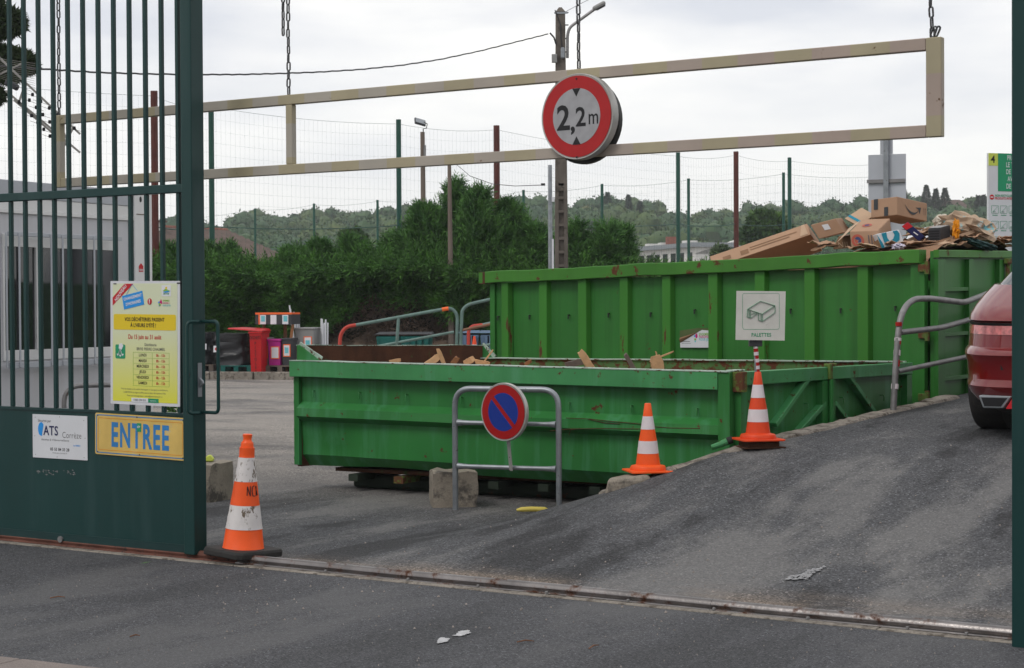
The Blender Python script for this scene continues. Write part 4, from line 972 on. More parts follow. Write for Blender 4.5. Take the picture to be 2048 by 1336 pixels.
# far side and raised left end
def ztDC(u): return lerpz(PDC, D_.z, C_.z, u)
strip(PDC, 0, PDC.L, -.03, .03, .006, .85, ztDC, 20, .006).build('far_side', m_rustrim, c1)
strip(PDC, 0, PDC.L, -.05, .05, -.004, .006, ztDC, 20, .006).build('rim_edge', m_palerim, c1)
ZH0 = at(600, 690, 14.4).z; ZH1 = at(947, 690, 16.15).z
def ztAD(u): return lerpz(PAD, ZH0, ZH1, u)
strip(PAD, 0, PAD.L, -.02, .03, .006, 1.0, ztAD, 12, .008).build('end_wall', m_rust, c1)
strip(PAD, 0, PAD.L, -.03, .035, 0, .006, ztAD, 12, .008).build('rim_edge', m_palerim, c1)
for pl, zt0, zh, dd, px0, px1 in ((PAB, A_.z, ZH0, .0, 602, 641), (PDC, D_.z, ZH1, .0, 948, 986)):
    u1 = max(pl.u(px1, 718)+0, .12); 
    if u1 > .6: u1 = .3
    mb = MB(); mb.prism([(0, zt0+.001), (u1, zt0+.001), (.02, zh), (0, zh)], -.02, .02); loc(mb, pl).build('corner_gusset', m_green1, c1)
    mb = MB(); mb.bar((.01, 0, zh+.004), (u1+.01, 0, zt0+.006), .05, .012, up=(0,1,0)); loc(mb, pl).build('gusset_edge', m_palerim, c1)
# doors
def ztBC(u): return lerpz(PBC, B_.z, C_.z, u)
uM = PBC.u(1645, 760)
def door(ua, ub, mirror, lab):
    strip(PBC, ua, ub, -.03, .0, .008, .9, ztBC, 3, 0).build('door_panel', m_green1, c1)
    strip(PBC, ua, ub, .0, .06, .006, .105, ztBC, 3, 0).build('door_rail', m_green1rim, c1, .004)
    strip(PBC, ua, ua+.10, .0, .055, .107, .88, ztBC, 3, 0).build('door_stile', m_green1, c1, .004)
    strip(PBC, ub-.10, ub, .0, .055, .107, .88, ztBC, 3, 0).build('door_stile', m_green1, c1, .004)
door(.01, uM-.012, 1, ''); door(uM+.012, PBC.L, -1, '')
for (xa, ya), (xb, yb) in (((1617,742),(1540,850)), ((1640,806),(1590,862)), ((1680,740),(1745,832)), ((1660,806),(1690,846))):
    ua, za = PBC.uz(xa, ya); ub, zb_ = PBC.uz(xb, yb); mb = MB(); mb.bar((ua,-.022,za),(ub,-.022,zb_), .04, .07, up=(0,1,0)); loc(mb, PBC).build('door_brace', m_green1rim, c1, .004)
for px, py in ((1608,812), (1679,800), (1760,795)):
    u, z = PBC.uz(px, py); mb = MB(); mb.tube([(u,-.0,z+.02),(u,-.03,z+.022),(u+.006,-.035,z+.005),(u+.004,-.032,z-.028)], .0055, 6); loc(mb, PBC).build('tarp_hook', m_green1, c1)
mb = MB(); mb.box(uM-.02, uM+.14, -.055, -.02, ztBC(uM)-.004, ztBC(uM)+.02); mb.box(uM-.03, uM+.02, -.08, -.055, ztBC(uM)-.10, ztBC(uM)+.02); loc(mb, PBC).build('door_latch', m_hinge, c1, .004)
mb = MB(); mb.tube([(uM, -.075, ztBC(uM)-.9),(uM, -.075, ztBC(uM)-.1)], .018, 8); loc(mb, PBC).build('lock_rod', m_green1, c1)
mb = MB(); mb.box(-.02, .05, -.085, .0, ztBC(0)-.15, ztBC(0)-.005); loc(mb, PBC).build('hinge', m_hinge, c1, .004)
mb = MB(); mb.box(-.02, .12, -.03, .05, ztBC(0)-.004, ztBC(0)+.008); loc(mb, PBC).build('hinge_cap', m_palerim, c1, .003)
for pts_ in (((1132,836),(1180,838),(1225,843),(1290,849)), ((1100,862),(1140,858),(1200,857),(1290,858)), ((1175,838),(1210,846),(1240,848)), ((1138,870),(1141,860),(1160,857)), ((1290,852),(1340,856),(1400,857))):
    mb = MB(); mb.tube([(*(lambda uz: (uz[0], -.0765, uz[1]))(PAB.uz(x, y, -.0765)),) for x, y in pts_], .0028, 4); loc(mb, PAB).build('rust_scratch', m_rust, c1)
# handle with green grip low at the corner
p = at(1440, 889, 12.35); mb = MB(); mb.tube([p+Vector((-.06,0,-.02)), p, p+Vector((.05,0,.022))], [.019,.022,.026], 10); o = mb.build('corner_grip', m_green1rim, c1); o.location = -OFF
p2 = p+Vector((.052,0,.023)); mb = MB(); mb.tube([p2, p2+Vector((.035,0,.012))], .027, 12); o = mb.build('grip_cap', m_rubber, c1); o.location = -OFF

# wood scraps inside
mb = MB(); cen = (Vector(A_)+Vector(B_)+Vector(C_)+Vector(D_))/4
for k in range(260):
    a, b_ = random.random(), random.random()
    p = (A_*(1-a)+B_*a)*(1-b_)+(D_*(1-a)+C_*a)*b_; e = (p-cen)*.62+cen+Vector((.1,.25,0))
    p = Vector((e.x, e.y, .45+.36*random.random())); rot = Matrix.Rotation(random.uniform(0, 6.3), 3, 'Z') @ Matrix.Rotation(random.gauss(0, .25), 3, 'Y') @ Matrix.Rotation(random.gauss(0, .4), 3, 'X')
    mb.obox(p, random.uniform(.3, .9), random.uniform(.05, .14), random.uniform(.015, .05), rot)
o = mb.build('wood_scrap_heap', m_woodpale); tag(o, 'heap of broken wood filling the low green container', 'wood scraps', kind='stuff')
def plank(label, pa, pb, depth, w_, mat, d2=0, t=.022, cat='wood scrap', rough_end=True):
    a = at(*pa, depth); b_ = at(*pb, depth+d2); mb = MB(); d = (b_-a); N = 6
    x = d.cross(Vector((0, 1, 0))).normalized(); y = d.cross(x).normalized(); vs = []
    for i in range(N+1):
        q = a+d*i/N; j = 1-.25*(i == N)*rough_end
        for sx, sy in ((-1,-1),(1,-1),(1,1),(-1,1)): vs.append(q + x*sx*w_/2*j*random.uniform(.88, 1.08) + y*sy*t/2 + d.normalized()*(random.uniform(-.02,.02) if i in (0, N) else 0) - a)
    mb.add(vs, [(i*4+k, i*4+(k+1) % 4, (i+1)*4+(k+1) % 4, (i+1)*4+k) for i in range(N) for k in range(4)]+[(3,2,1,0), (N*4, N*4+1, N*4+2, N*4+3)])
    o = mb.build('wood_piece', mat, None, .002); o.location = a; tag(o, label, cat, 'wood pieces sticking out of the low container'); return o
plank('upright forked pale branch left of the other scraps', (893, 740), (876, 698), 14.4, .035, m_woodpale)
plank('broad split board end leaning beside the forked branch', (852, 732), (876, 714), 14.5, .06, m_woodpale, .1, .04)
plank('small brown wood chunk right of the forked branch', (905, 728), (915, 716), 14.3, .045, m_woodbrown, 0, .04)
plank('smooth pale plank leaning left in front of the tall container', (1186, 742), (1161, 704), 13.6, .06, m_woodpale)
plank('dark wet board lying behind the leaning plank', (1130, 731), (1172, 722), 13.9, .05, m_wood, .2)
plank('thin dark metal tipped stick in the container middle', (1270, 742), (1250, 708), 13.4, .035, m_wood)
plank('short broken board with splintered top', (1318, 745), (1311, 716), 13.2, .095, m_woodpale, 0, .03)
plank('thin splinter pointing right from the broken board', (1312, 717), (1345, 704), 13.2, .014, m_woodpale, 0, .01)
plank('thin upright splinter on the broken board', (1314, 716), (1312, 702), 13.25, .012, m_woodpale, 0, .01)
plank('thin stick leaning at the far left corner of the container rim', (966, 726), (986, 700), 15.2, .014, m_woodpale, 0, .01)
plank('flat board end just above the rim near the corner gusset', (950, 723), (980, 728), 15.0, .04, m_woodpale, 0, .03)
plank('reddish small board end above the rim', (1050, 729), (1062, 722), 14.5, .03, m_woodbrown, 0, .03)
plank('grey square wood end in front of the rusty end wall', (927, 729), (945, 718), 14.9, .055, m_woodpale, 0, .05)
plank('small pale wood end near the left of the rim', (782, 724), (800, 720), 15.0, .035, m_woodpale, 0, .03)

# ---------------- tall green container ----------------
E0 = at(985, 545, 18.2); E1 = at(1856, 497, 15.2); P2 = Plane(E0, E1)
E2v = flatp(E1)+P2.n*2.35; 
zt0 = P2.z(985, 544); zt1 = P2.z(1850, 499)
print('tall', zt0, zt1, P2.L, math.degrees(P2.yaw))
c2 = thing('tall_skip_container', 'tall green ribbed container heaped with cardboard boxes', 'skip container', (E0.x, E0.y, 0), 0)
OFF = Vector((E0.x, E0.y, 0))
def zt2(u): return lerpz(P2, zt0, zt1, u)
HB = 1.85
strip(P2, 0, P2.L-.15, -.01, .0, .12, HB, zt2, 40, .02).build('side_panel', m_green2, c2)
strip(P2, -.10, P2.L-.035, -.04, .10, 0, .12, zt2, 40, .014).build('top_rim', m_green2rim, c2, .006)
strip(P2, -.102, -.02, -.045, .103, -.001, .122, zt2, 2, 0).build('rim_end_cap', m_rust, c2)
ribs = [(1010,1023),(1085,1100),(1163,1179),(1246,1262),(1331,1347),(1423,1441),(1516,1535),(1615,1635),(1721,1742)]
for a, b_ in ribs:
    u0_, u1_ = P2.u(a, 620), P2.u(b_, 620)+.0; mb = MB(); zl, zh = lambda u: zt2(u)-HB+.02, lambda u: zt2(u)-.121
    # trapezium section rib
    vs = []
    for q in (0, 1):
        for u, d in ((u0_-.02, 0), (u0_, .06), (u1_, .06), (u1_+.02, 0)): vs.append((u, -d, (zl, zh)[q](u)))
    mb.add(vs, [(0,1,5,4),(1,2,6,5),(2,3,7,6),(4,5,6,7),(3,2,1,0),(0,4,7,3)]); loc(mb, P2).build('rib', m_rib2, c2, .004)
strip(P2, P2.u(1828, 650), P2.L-.004, -.01, .065, .122, HB, zt2, 2, 0).build('corner_post', m_green2, c2, .006)
strip(P2, -.012, .05, -.01, .03, .122, HB, zt2, 2, 0).build('corner_post', m_green2, c2, .006)
for px, py in ((998,637),(1061,635),(1139,634),(1219,631),(1303,630),(1391,624),(1477,624),(1583,623),(1683,622),(1792,618)):
    u, z = P2.uz(px, py); mb = MB(); mb.tube([(u,-.0,z+.02),(u,-.025,z+.02),(u+.004,-.028,z+.0),(u+.004,-.028,z-.02)], .008, 6); loc(mb, P2).build('tarp_hook', m_darksteel, c2)
for py in (537, 670, 795):
    u0_, z = P2.uz(1838, py, -.07); mb = MB(); mb.box(u0_, P2.L+.02, -.095, -.066, z-.03, z+.035); loc(mb, P2).build('hinge', m_hinge, c2, .004)
    mb = MB(); mb.tube([(P2.L+.03,-.085,z-.05),(P2.L+.03,-.085,z+.06)], .022, 8); loc(mb, P2).build('hinge_pin', m_hinge, c2)
# end doors, turned away to the right
P3 = Plane(flatp(E1)+P2.a*.05, E2v+P2.a*.05)
za_, zb_2 = P3.z(1868, 500), P3.z(2015, 502)
ub_ = P3.u(2015, 520)
def zt3(u): return za_+(zb_2-za_)*u/ub_
W3 = 2.35
H3 = 1.85
strip(P3, 0, W3, -.03, .0, .01, H3, zt3, 6, .006).build('door_panel', m_green2, c2)
strip(P3, 0, W3, .001, .05, 0, P3.z(1900, 500)-P3.z(1900, 515), zt3, 6, .002).build('door_rail', m_green2rim, c2, .004)
d0 = P3.u(1881, 620); d1 = P3.u(1929, 620); d2 = P3.u(1938, 620); d3 = P3.u(1990, 620); d4 = P3.u(2012, 620)
for a, b_, nm in ((0, d0, 'door_stile'), (d1, d2, 'door_rib'), (d3, d4, 'door_stile'), (d4+.2, d4+.26, 'door_rib'), (W3-.12, W3, 'door_stile')):
    strip(P3, a, b_, .001, .045, .08, H3, zt3, 3, 0).build(nm, m_green2, c2, .004)
for py in (579, 668, 756):
    z = P3.z(1900, py); q = zt3(d0)-z; strip(P3, d0+.001, d1-.001, .001, .04, q-.015, q+.02, zt3, 2, 0).build('door_cross_bar', m_green2, c2, .003)
mb = MB(); u = (d3+d4)/2; mb.tube([(u, -.07, zt3(u)-1.8), (u, -.07, zt3(u)-.1)], .022, 8); loc(mb, P3).build('lock_rod', m_hinge, c2)
mb = MB(); z = P3.z(2005, 524); mb.box(u-.05, u+.2, -.10, -.05, z-.02, z+.03); loc(mb, P3).build('door_latch', m_hinge, c2, .005)
mb = MB(); mb.hexa([P2.w(0,.02,.1)-OFF, P2.w(P2.L,.02,.1)-OFF, P2.w(P2.L,2.35,.1)-OFF, P2.w(0,2.35,.1)-OFF, P2.w(0,.02,.16)-OFF, P2.w(P2.L,.02,.16)-OFF, P2.w(P2.L,2.35,.16)-OFF, P2.w(0,2.35,.16)-OFF]); mb.build('floor', m_rust, c2)
Pb = Plane(P2.w(0, 2.35), P2.w(1, 2.35)); mb = MB()
mb.hexa([(0,-.03,.1),(P2.L,-.03,.1),(P2.L,.03,.1),(0,.03,.1),(0,-.03,zt0-.06),(P2.L,-.03,zt1-.06),(P2.L,.03,zt1-.06),(0,.03,zt0-.06)]); loc(mb, Pb).build('far_side', m_green2, c2)
mb = MB(); mb.hexa([(-.02,.03,.1),(.02,.03,.1),(.02,2.32,.1),(-.02,2.32,.1),(-.02,.03,zt0-.03),(.02,.03,zt0-.03),(.02,2.32,zt0-.05),(-.02,2.32,zt0-.05)]); loc(mb, P2).build('end_wall', m_green2, c2)
for v in (.5, 1.8):
    mb = MB(); mb.box(.3, P2.L-.3, v, v+.14, -.008, .1); loc(mb, P2).build('skid', m_darksteel, c2)
# torn sticker
u0_, z0_ = P2.uz(1361, 695, -.006); u1_, z1_ = P2.uz(1423, 656, -.006)
sk = thing('torn_sticker', 'half torn white sticker with coloured leaf mark on the tall green container', 'sticker', P2.w(u0_, -.018, z0_), P2.yaw); W = u1_-u0_; Hh = z1_-z0_
mb = MB(); mb.prism([(0.006,0),(W,0.003),(W,Hh*.86),(W*.72,Hh*.9),(W*.5,Hh*.72),(W*.2,Hh*.45),(0,Hh*.42)], 0, .003); mb.build('sheet', m_white, sk)
mb = MB(); mb.prism([(0,Hh*.42),(W*.2,Hh*.45),(W*.5,Hh*.72),(W*.72,Hh*.9),(W,Hh*.86),(W,Hh),(W*.6,Hh),(0,Hh*.86)], .001, .002); mb.build('glue_residue', M('glue_residue', (.09,.12,.045), .8, var=.4), sk)
mb = MB(); mb.quadgrid(8, 4, lambda a, b_: (W*.02+W*.58*a, -.002-.018*math.sin(b_*2.6)*(1-a*.8), Hh*(.24+.62*a*.9)+Hh*.26*(1-a)*b_)); mb.build('curled_flap', m_carddark, sk)
for c_, dx, dz, rx, rz_ in ((m_pmag, .54, .60, .035, .10), (m_pblue, .485, .58, .02, .05), (m_lime, .50, .42, .03, .05), (m_cyan, .50, .32, .025, .04)):
    mb = MB(); mb.prism(ellipse(W*dx, Hh*dz, W*rx, Hh*rz_*1.2, 14), -.001-.0006*dx, 0); mb.build('leaf_mark', c_, sk)
for i, (t_, mt_) in enumerate((('ENSEMBLE', m_lime), ('FAISONS +', m_pmag), ('POUR JETER', m_cyan))): text_mesh(t_, .034, mt_, sk, W*.62, Hh*(.68-.12*i*1.1), -.001, .0006, .78, align='LEFT')
mb = MB(); mb.box(W*.06, W*.33, -.001, 0, Hh*.30, Hh*.33); mb.box(W*.06, W*.36, -.001, 0, Hh*.21, Hh*.225); mb.build('small_print', m_pgrey, sk)

# ---------------- cardboard and boxes on top ----------------
def V(px, py, Y, v): return at(px+v[0], py+v[1], Y+v[2])-at(px, py, Y)
def carton(name, label, cat, p0, a, b_, c, mat, group='boxes heaped on the tall container'):
    P = at(*p0); A, Bv, Cv = V(*p0, a), V(*p0, b_), V(*p0, c)
    t = thing(name, label, cat, P, 0, group)
    mb = MB(); mb.hexa([Vector((0,0,0)), A, A+Cv, Cv, Bv, A+Bv, A+Bv+Cv, Bv+Cv]); mb.build('box_body', mat, t, .006, 2)
    return t, A, Bv, Cv
def decal(t, A, Bv, mat, name, pts, off=-.004, origin=Vector((0,0,0))):
    """flat print on the face spanned by A and Bv, pts in fractions"""
    n_ = A.cross(Bv).normalized()
    if n_.y > 0: n_ = -n_
    vs = [origin + A*x + Bv*y + n_*abs(off) for x, y in pts]
    mb = MB(); mb.add(vs, [tuple(range(len(vs)))]); return mb.build(name, mat, t)
def dtext(t, A, Bv, txt, size, mat, fx, fy, origin=Vector((0,0,0)), off=.005, sx=1, bold=0):
    n_ = A.cross(Bv).normalized()
    if n_.y > 0: n_ = -n_
    m0 = MB(); text_mesh(txt, size, mat, None, 0, 0, 0, bold, sx, mesh_to=m0); ax = A.normalized(); bz = (Bv-ax*Bv.dot(ax)).normalized()
    o = origin + A*fx + Bv*fy + n_*off; m0.v = [tuple(o+ax*x+bz*z) for x, y, z in m0.v]; m0.build('lettering', mat, t)
# smile box
t, A, Bv, Cv = carton('cardboard_box', 'largest brown parcel box with black curved arrow print, on top of the heap', 'box', (1794, 430, 16.4), (60, 13, .30), (0, -37, .02), (-52, 6, .34), m_card)
lo = []; up = []
for k in range(13):
    f = k/12; x = .25+.44*f; y = .68*(1-f)*(1-2*f)+.27*4*f*(1-f)+.44*f*(2*f-1); w_ = .012+.055*math.sin(math.pi*f*.97)
    up.append((x, y+w_)); lo.append((x, y-w_))
m_boxink = flat('box_ink', (.03, .035, .04))
decal(t, A, Bv, m_boxink, 'curved_arrow', up+lo[::-1]); decal(t, A, Bv, m_boxink, 'arrow_tip', [(.60,.62),(.79,.68),(.74,.30),(.70,.55)])
for x in (.88, .93): decal(t, A, Bv, m_boxink, 'up_arrow', [(x,.3),(x+.008,.3),(x+.008,.62),(x+.016,.62),(x+.004,.72),(x-.008,.62),(x,.62)])
n2 = Cv.cross(Bv)
for x0, x1, y0, y1 in ((.72,.88,.42,1.0), (.33,.48,.02,.50)): decal(t, Cv, Bv, m_boxink, 'black_tape', [(x0,y0),(x1,y0),(x1,y1),(x0,y1)])
dtext(t, -Cv, Bv, 'prime', .035, m_teald, .0-.4, .26, off=.006) if False else None
# box with red and blue round mark
t, A, Bv, Cv = carton('cardboard_box', 'open brown box with round red and blue mark below the parcel box', 'box', (1703, 497, 15.9), (57, -2, .02), (-4, -34, .02), (25, -25, .28), m_card)
m_ink2 = flat('faded_ink', (.12, .10, .10)); m_inkred = flat('faded_red_ink', (.42, .09, .06)); m_inkblue = flat('faded_blue_ink', (.05, .06, .16))
def ring(t, A, Bv, cx, cy, r, r2, mat, org=Vector((0,0,0)), a0=0, a1=6.283, off=.004):
    k_ = A.length/Bv.length; pts = [(cx+r*math.cos(a), cy+r*k_*math.sin(a)) for a in np.linspace(a0, a1, 20)]+[(cx+r2*math.cos(a), cy+r2*k_*math.sin(a)) for a in np.linspace(a1, a0, 20)]
    decal(t, A, Bv, mat, 'round_mark', pts, off, org)
ring(t, A, Bv, .25, .45, .22, .14, m_inkred); ring(t, A, Bv, .25, .45, .12, .03, m_inkblue, a0=-1.5, a1=2.5); ring(t, A, Bv, .25, .45, .11, .02, m_inkred, a0=2.6, a1=4.7)
for i in range(3): decal(t, A, Bv, m_ink2, 'small_print', [(.62+.1*i,.2),(.66+.1*i,.2),(.66+.1*i,.75),(.62+.1*i,.75)])
ring(t, A, Cv, .42, .45, .17, .10, m_inkred, Bv); ring(t, A, Cv, .42, .45, .08, .02, m_inkblue, Bv)
mb = MB(); mb.add([Bv+Cv*.0+A*.0+Vector((-.004,-.004,.0)), Bv+Cv*.98+Vector((-.004,0,0)), Bv+Cv*.9+Vector((-.11,0,-.07)), Bv+Vector((-.12,-.02,-.10))], [(0,1,2,3)]); mb.build('box_flap', m_card2, t)
# flatter box behind with a label
t, A, Bv, Cv = carton('cardboard_box', 'brown box with a small white label, tilted beside the long box', 'box', (1638, 478, 16.8), (50, -13, .0), (-17, -28, .0), (14, -2, .3), m_card)
decal(t, A, Bv, m_paper, 'label', [(.38,.45),(.62,.43),(.62,.8),(.38,.82)])
# long box
t, A, Bv, Cv = carton('cardboard_box', 'very long flat brown box sloping down to the left rim', 'box', (1621, 469, 17.0), (-196, 66, .12), (-7, -22, .12), (24, 33, .28), m_card)
decal(t, -A, Bv, m_carddark, 'small_print', [(-.88,.25),(-.80,.25),(-.80,.55),(-.88,.55)]); decal(t, -A, Bv, m_carddark, 'small_print', [(-.70,.2),(-.62,.2),(-.62,.55),(-.70,.55)])
decal(t, -A, Bv, m_carddark, 'small_print', [(-.60,.35),(-.20,.35),(-.20,.42),(-.60,.42)]); decal(t, -A, Bv, m_carddark, 'small_print', [(-.60,.55),(-.12,.55),(-.12,.62),(-.60,.62)])
decal(t, -A, Bv, m_card2, 'torn_tape', [(-.10,.1),(-.02,.1),(-.03,.98),(-.06,.98)])
# gable shaped light box with dark tape
t, A, Bv, Cv = carton('cardboard_box', 'pale box standing on its corner with a dark tape strip, left of the parcel box', 'box', (1716, 452, 16.9), (34, -22, .1), (-27, -15, .1), (6, 5, .35), m_card2)
decal(t, A, Bv, m_teald, 'dark_tape', [(.18,.0),(.32,.0),(.32,1.0),(.18,1.0)])
# white and blue carton
t, A, Bv, Cv = carton('carton', 'white and blue carton standing open at the rim', 'box', (1764, 496, 15.75), (45, -9, .03), (-11, -28, .0), (-9, 3, .2), m_white)
decal(t, A, Bv, m_teald, 'blue_shape', [(.18,.35),(.25,.10),(.55,.10),(.85,.30),(.95,.72),(.90,.98),(.70,.98),(.72,.7),(.60,.45),(.42,.35),(.38,.60),(.42,.98),(.20,.98)])
decal(t, A, Bv, m_teald, 'blue_shape', [(-.02,0),(.12,0),(.10,.35),(.06,.6),(.0,.98)])
mb = MB(); mb.add([Vector((-.002,-.003,0)), V(1764,496,15.75,(-14,-1,.0)), V(1764,496,15.75,(-18,-11,.02)), V(1764,496,15.75,(-8,-17,0))], [(0,1,2,3)]); mb.build('open_end', m_carddark, t)
# navy box with red end
t, A, Bv, Cv = carton('carton', 'narrow dark blue carton with a red end leaning under the parcel box', 'box', (1803, 453, 16.0), (35, 30, .0), (12, -10, .0), (6, 5, .2), m_navy)
decal(t, A, Bv, m_pred, 'red_end', [(.0,.05),(.25,.05),(.32,.95),(.02,.95)]); decal(t, A, Bv, m_paper, 'white_print', [(.52,.4),(.75,.45),(.75,.6),(.52,.55)])
# black open box
t, A, Bv, Cv = carton('carton', 'black open carton with ribbed inside at the middle of the heap', 'box', (1856, 482, 15.9), (25, -1, .02), (0, -25, .0), (20, -6, .22), m_darkplastic)
for i in range(4): decal(t, A, Bv, m_black, 'dark_rib', [(.1,.12+.2*i),(.9,.12+.2*i),(.9,.2+.2*i),(.1,.2+.2*i)])
decal(t, A, Cv, m_greyplastic, 'lid_edge', [(0,0),(1,0),(1,.9),(0,.9)], origin=Bv)
# beige tray box on the right
t, A, Bv, Cv = carton('cardboard_box', 'shallow light brown box lying open on its side at the right of the heap', 'box', (1921, 489, 15.95), (58, -13, .4), (-3, -12, .0), (14, 8, .25), m_card)
mb = MB(); mb.hexa([V(1921,489,15.95,q) for q in ((-4,-12,-.02),(56,-34,.35),(57,-33,.37),(-4,-11,.0),(-4,-20,-.02),(54,-37,.35),(55,-36,.37),(-4,-19,0))]); mb.build('box_flap', m_card2, t)
mb = MB(); mb.add([V(1921,489,15.95,q) for q in ((54,-35,.38),(60,-32,.5),(72,-3,.55),(58,-1,.4))], [(0,1,2,3)]); mb.build('box_flap', m_card, t)
decal(t, A, Bv, m_carddark, 'old_label', [(.3,.1),(.85,.1),(.85,.8),(.3,.8)])
# small dark printed box
t, A, Bv, Cv = carton('cardboard_box', 'dark brown printed box squeezed under the open brown box', 'box', (1665, 499, 16.0), (40, -3, .0), (12, -26, .02), (10, -4, .2), m_carddark)
dtext(t, A, Bv, 'NILU', .07, m_card2, .62, .3, off=.005)
# torn bag with teal tape
def crumple(name, label, cat, c, rx, ry, rz, mat, seed, amp=.25, fr=3.5, base=0.0, nu=26, nv=14):
    mb = MB()
    def f(a, b_):
        th = a*2*math.pi; ph = (b_-.5)*math.pi*(1-base)+base*.5; d = Vector((math.cos(ph)*math.cos(th), math.cos(ph)*math.sin(th), math.sin(ph)))
        k_ = 1+amp*mn.noise(d*fr+Vector((seed, 0, 0)))+amp*.5*abs(mn.noise(d*fr*2.7+Vector((0, seed, 0)))); return (d.x*rx*k_, d.y*ry*k_, d.z*rz*k_)
    mb.quadgrid(nu, nv, f, False); o = mb.build(name, mat); o.location = c; return tag(o, label, cat, 'boxes heaped on the tall container')
m_bag = M('printed_bag_paper', (.40, .29, .2), .7, var=.1, vs=6, wear=((.16, .38, .42), .57, .02, 5), wear2=((.6,.58,.55), .62, .03, 4), bump=.4, bs=12)
o = crumple('torn_paper_bag', 'torn paper bag with blue printed tape behind the beige box', 'bag', at(1938, 458, 16.3), .22, .2, .12, m_bag, 4.2, .6, 2.2); o.rotation_euler = (0, R(20), 0)
crumple('white_fleece_scrap', 'round white fluffy scrap left of the torn bag', 'fabric scrap', at(1884, 443, 16.5), .075, .07, .065, M('fleece', (.58,.53,.45), .95, var=.15, vs=20, bump=.8, bs=60), 2.2, .3, 5)
o = crumple('orange_packaging', 'crumpled bright orange wrapper beside the black carton', 'wrapper', at(1912, 459, 15.9), .03, .03, .075, M('orange_wrapper', (.70,.27,.01), .5, wear=((.05,.08,.3), .62, .03, 12)), 7.7, .8, 3)
o = crumple('dark_cloth', 'dark green cloth hanging over the container rim', 'cloth', at(1960, 488, 15.9), .14, .06, .03, M('dark_cloth', (.02,.05,.05), .8, var=.3), 9.1, .7, 3); o.rotation_euler = (0, R(16), 0)
crumple('plastic_scrap', 'pale crumpled plastic at the rim beside the white carton', 'scrap', at(1797, 493, 15.6), .055, .05, .025, M('lilac_film', (.5,.46,.55), .4, wear=(( .05,.05,.06), .66, .02, 30)), 5.5, .6, 4)
# flattened sheets
sheet = None; sc_n = 0
sheetspots = [(1640+random.uniform(0, 375), random.uniform(474, 493), random.uniform(15.6, 16.6)) for _ in range(12)] + [(random.uniform(1795, 1925), random.uniform(483, 493), random.uniform(15.7, 16.3)) for _ in range(20)] + [(random.uniform(1835, 1880), random.uniform(452, 470), random.uniform(16.2, 16.6)) for _ in range(8)] + [(random.uniform(1985, 2030), random.uniform(470, 492), 16) for _ in range(6)]
mm_ = [m_card, m_carddark, m_card2, m_card]
for k, (px, py, Y) in enumerate(sheetspots):
    # keep inside the container
    dfr = P2.w(P2.u(px, 495), .15).y if px < 1850 else P3.w(P3.u(px, 500), .2).y; Y = max(Y, dfr+.12)
    p = at(px, py+(0 if px > 1790 else 8), Y)
    mb = MB(); L1, L2 = random.uniform(.14, .30), random.uniform(.12, .2)
    sd_ = k*3.7; kx = random.uniform(-.5, .5); mb.quadgrid(7, 6, lambda a, b_: ((a-.5)*L1+.012*mn.noise(Vector((a*9, b_*9, sd_))), (b_-.5)*L2+.014*mn.noise(Vector((b_*9, a*9, sd_+4))), kx*(a-.5)**2*L1+.03*mn.noise(Vector((a*3, b_*3, sd_)))), False); o = mb.build('cardboard_sheet', mm_[k % 4]); o.location = p; md_ = o.modifiers.new('thickness', 'SOLIDIFY'); md_.thickness = .005
    o.rotation_euler = (random.gauss(.05, .15), random.gauss(-.12, .15), random.uniform(-.5, .5))
    if k >= 32: o.rotation_euler = (random.gauss(0, .1), random.gauss(.15, .1), random.uniform(0, 3.1))
    tag(o, 'flattened brown cardboard sheet jammed between the boxes on the tall container', 'cardboard sheet', 'flattened cardboard sheets in the heap')
mb = MB()
def hf(a, b_):
    u = .1+(P2.L-.16)*a; v = .05+2.2*b_; p = P2.w(u, v); t_ = max(0, min(1, (a-.55)/.3)); z = zt2(u)-.20+.34*t_*math.sin(b_*math.pi)**.5*(1+.0)+.04*mn.noise(Vector((u*4, v*4, 0)))
    return (p.x, p.y, z)
mb.quadgrid(60, 24, hf, False)
tag(mb.build('cardboard_heap', m_carddark), 'mass of crushed cardboard filling the tall green container', 'cardboard', kind='stuff')

# ---------------- tubular railing on the ramp ----------------
dep = lambda px: 14.0+(px-1785)*.0086
q = lambda px, py: at(px, py, dep(px))
b0 = q(1786, 824)
rl = thing('ramp_railing', 'bent grey tube railing with red and white tape on its post at the ramp edge', 'railing', b0)
L_ = lambda pts: [p-b0 for p in pts]
path = L_([q(1786, 828), q(1791, 740), q(1797, 660), q(1802, 632), q(1812, 611), q(1829, 598), q(1860, 597), q(1928, 605), q(1945, 599), q(2000, 577), q(2010, 576), q(2022, 582), q(2060, 580)])
mb = MB(); mb.tube(smooth_path(path, 5, .08), .0255, 12); mb.build('top_tube', m_galvdull, rl)
mb = MB(); mb.tube(smooth_path(L_([q(1800,665), q(1885,655), q(1960,633), q(2050,620)]), 5, .15), [.0235]*14, 12); mb.build('cross_tube', m_galvdull, rl)
mb = MB(); mb.tube(L_([q(1795,743), q(1940,712), q(2050,692)]), .021, 12); mb.build('cross_tube', m_galvdull, rl)
for i, (py0, py1, mt_) in enumerate(((644,652,m_deepred), (676,689,m_deepred), (676,682,m_refl), (700,711,m_refl), (720,733,m_deepred), (768,778,m_refl))):
    xx = lambda y: 1786+(828-y)*.066 if y > 660 else 1797.5
    mb = MB(); mb.tube(L_([q(xx(py1), py1), q(xx(py0), py0)]), .0268+.0006*i, 12); mb.build('tape_band', mt_, rl)
for px in (2140,):
    mb = MB(); mb.tube(L_([q(px, 780), q(px, 590)]), .0255, 12); mb.build('post', m_galvdull, rl)

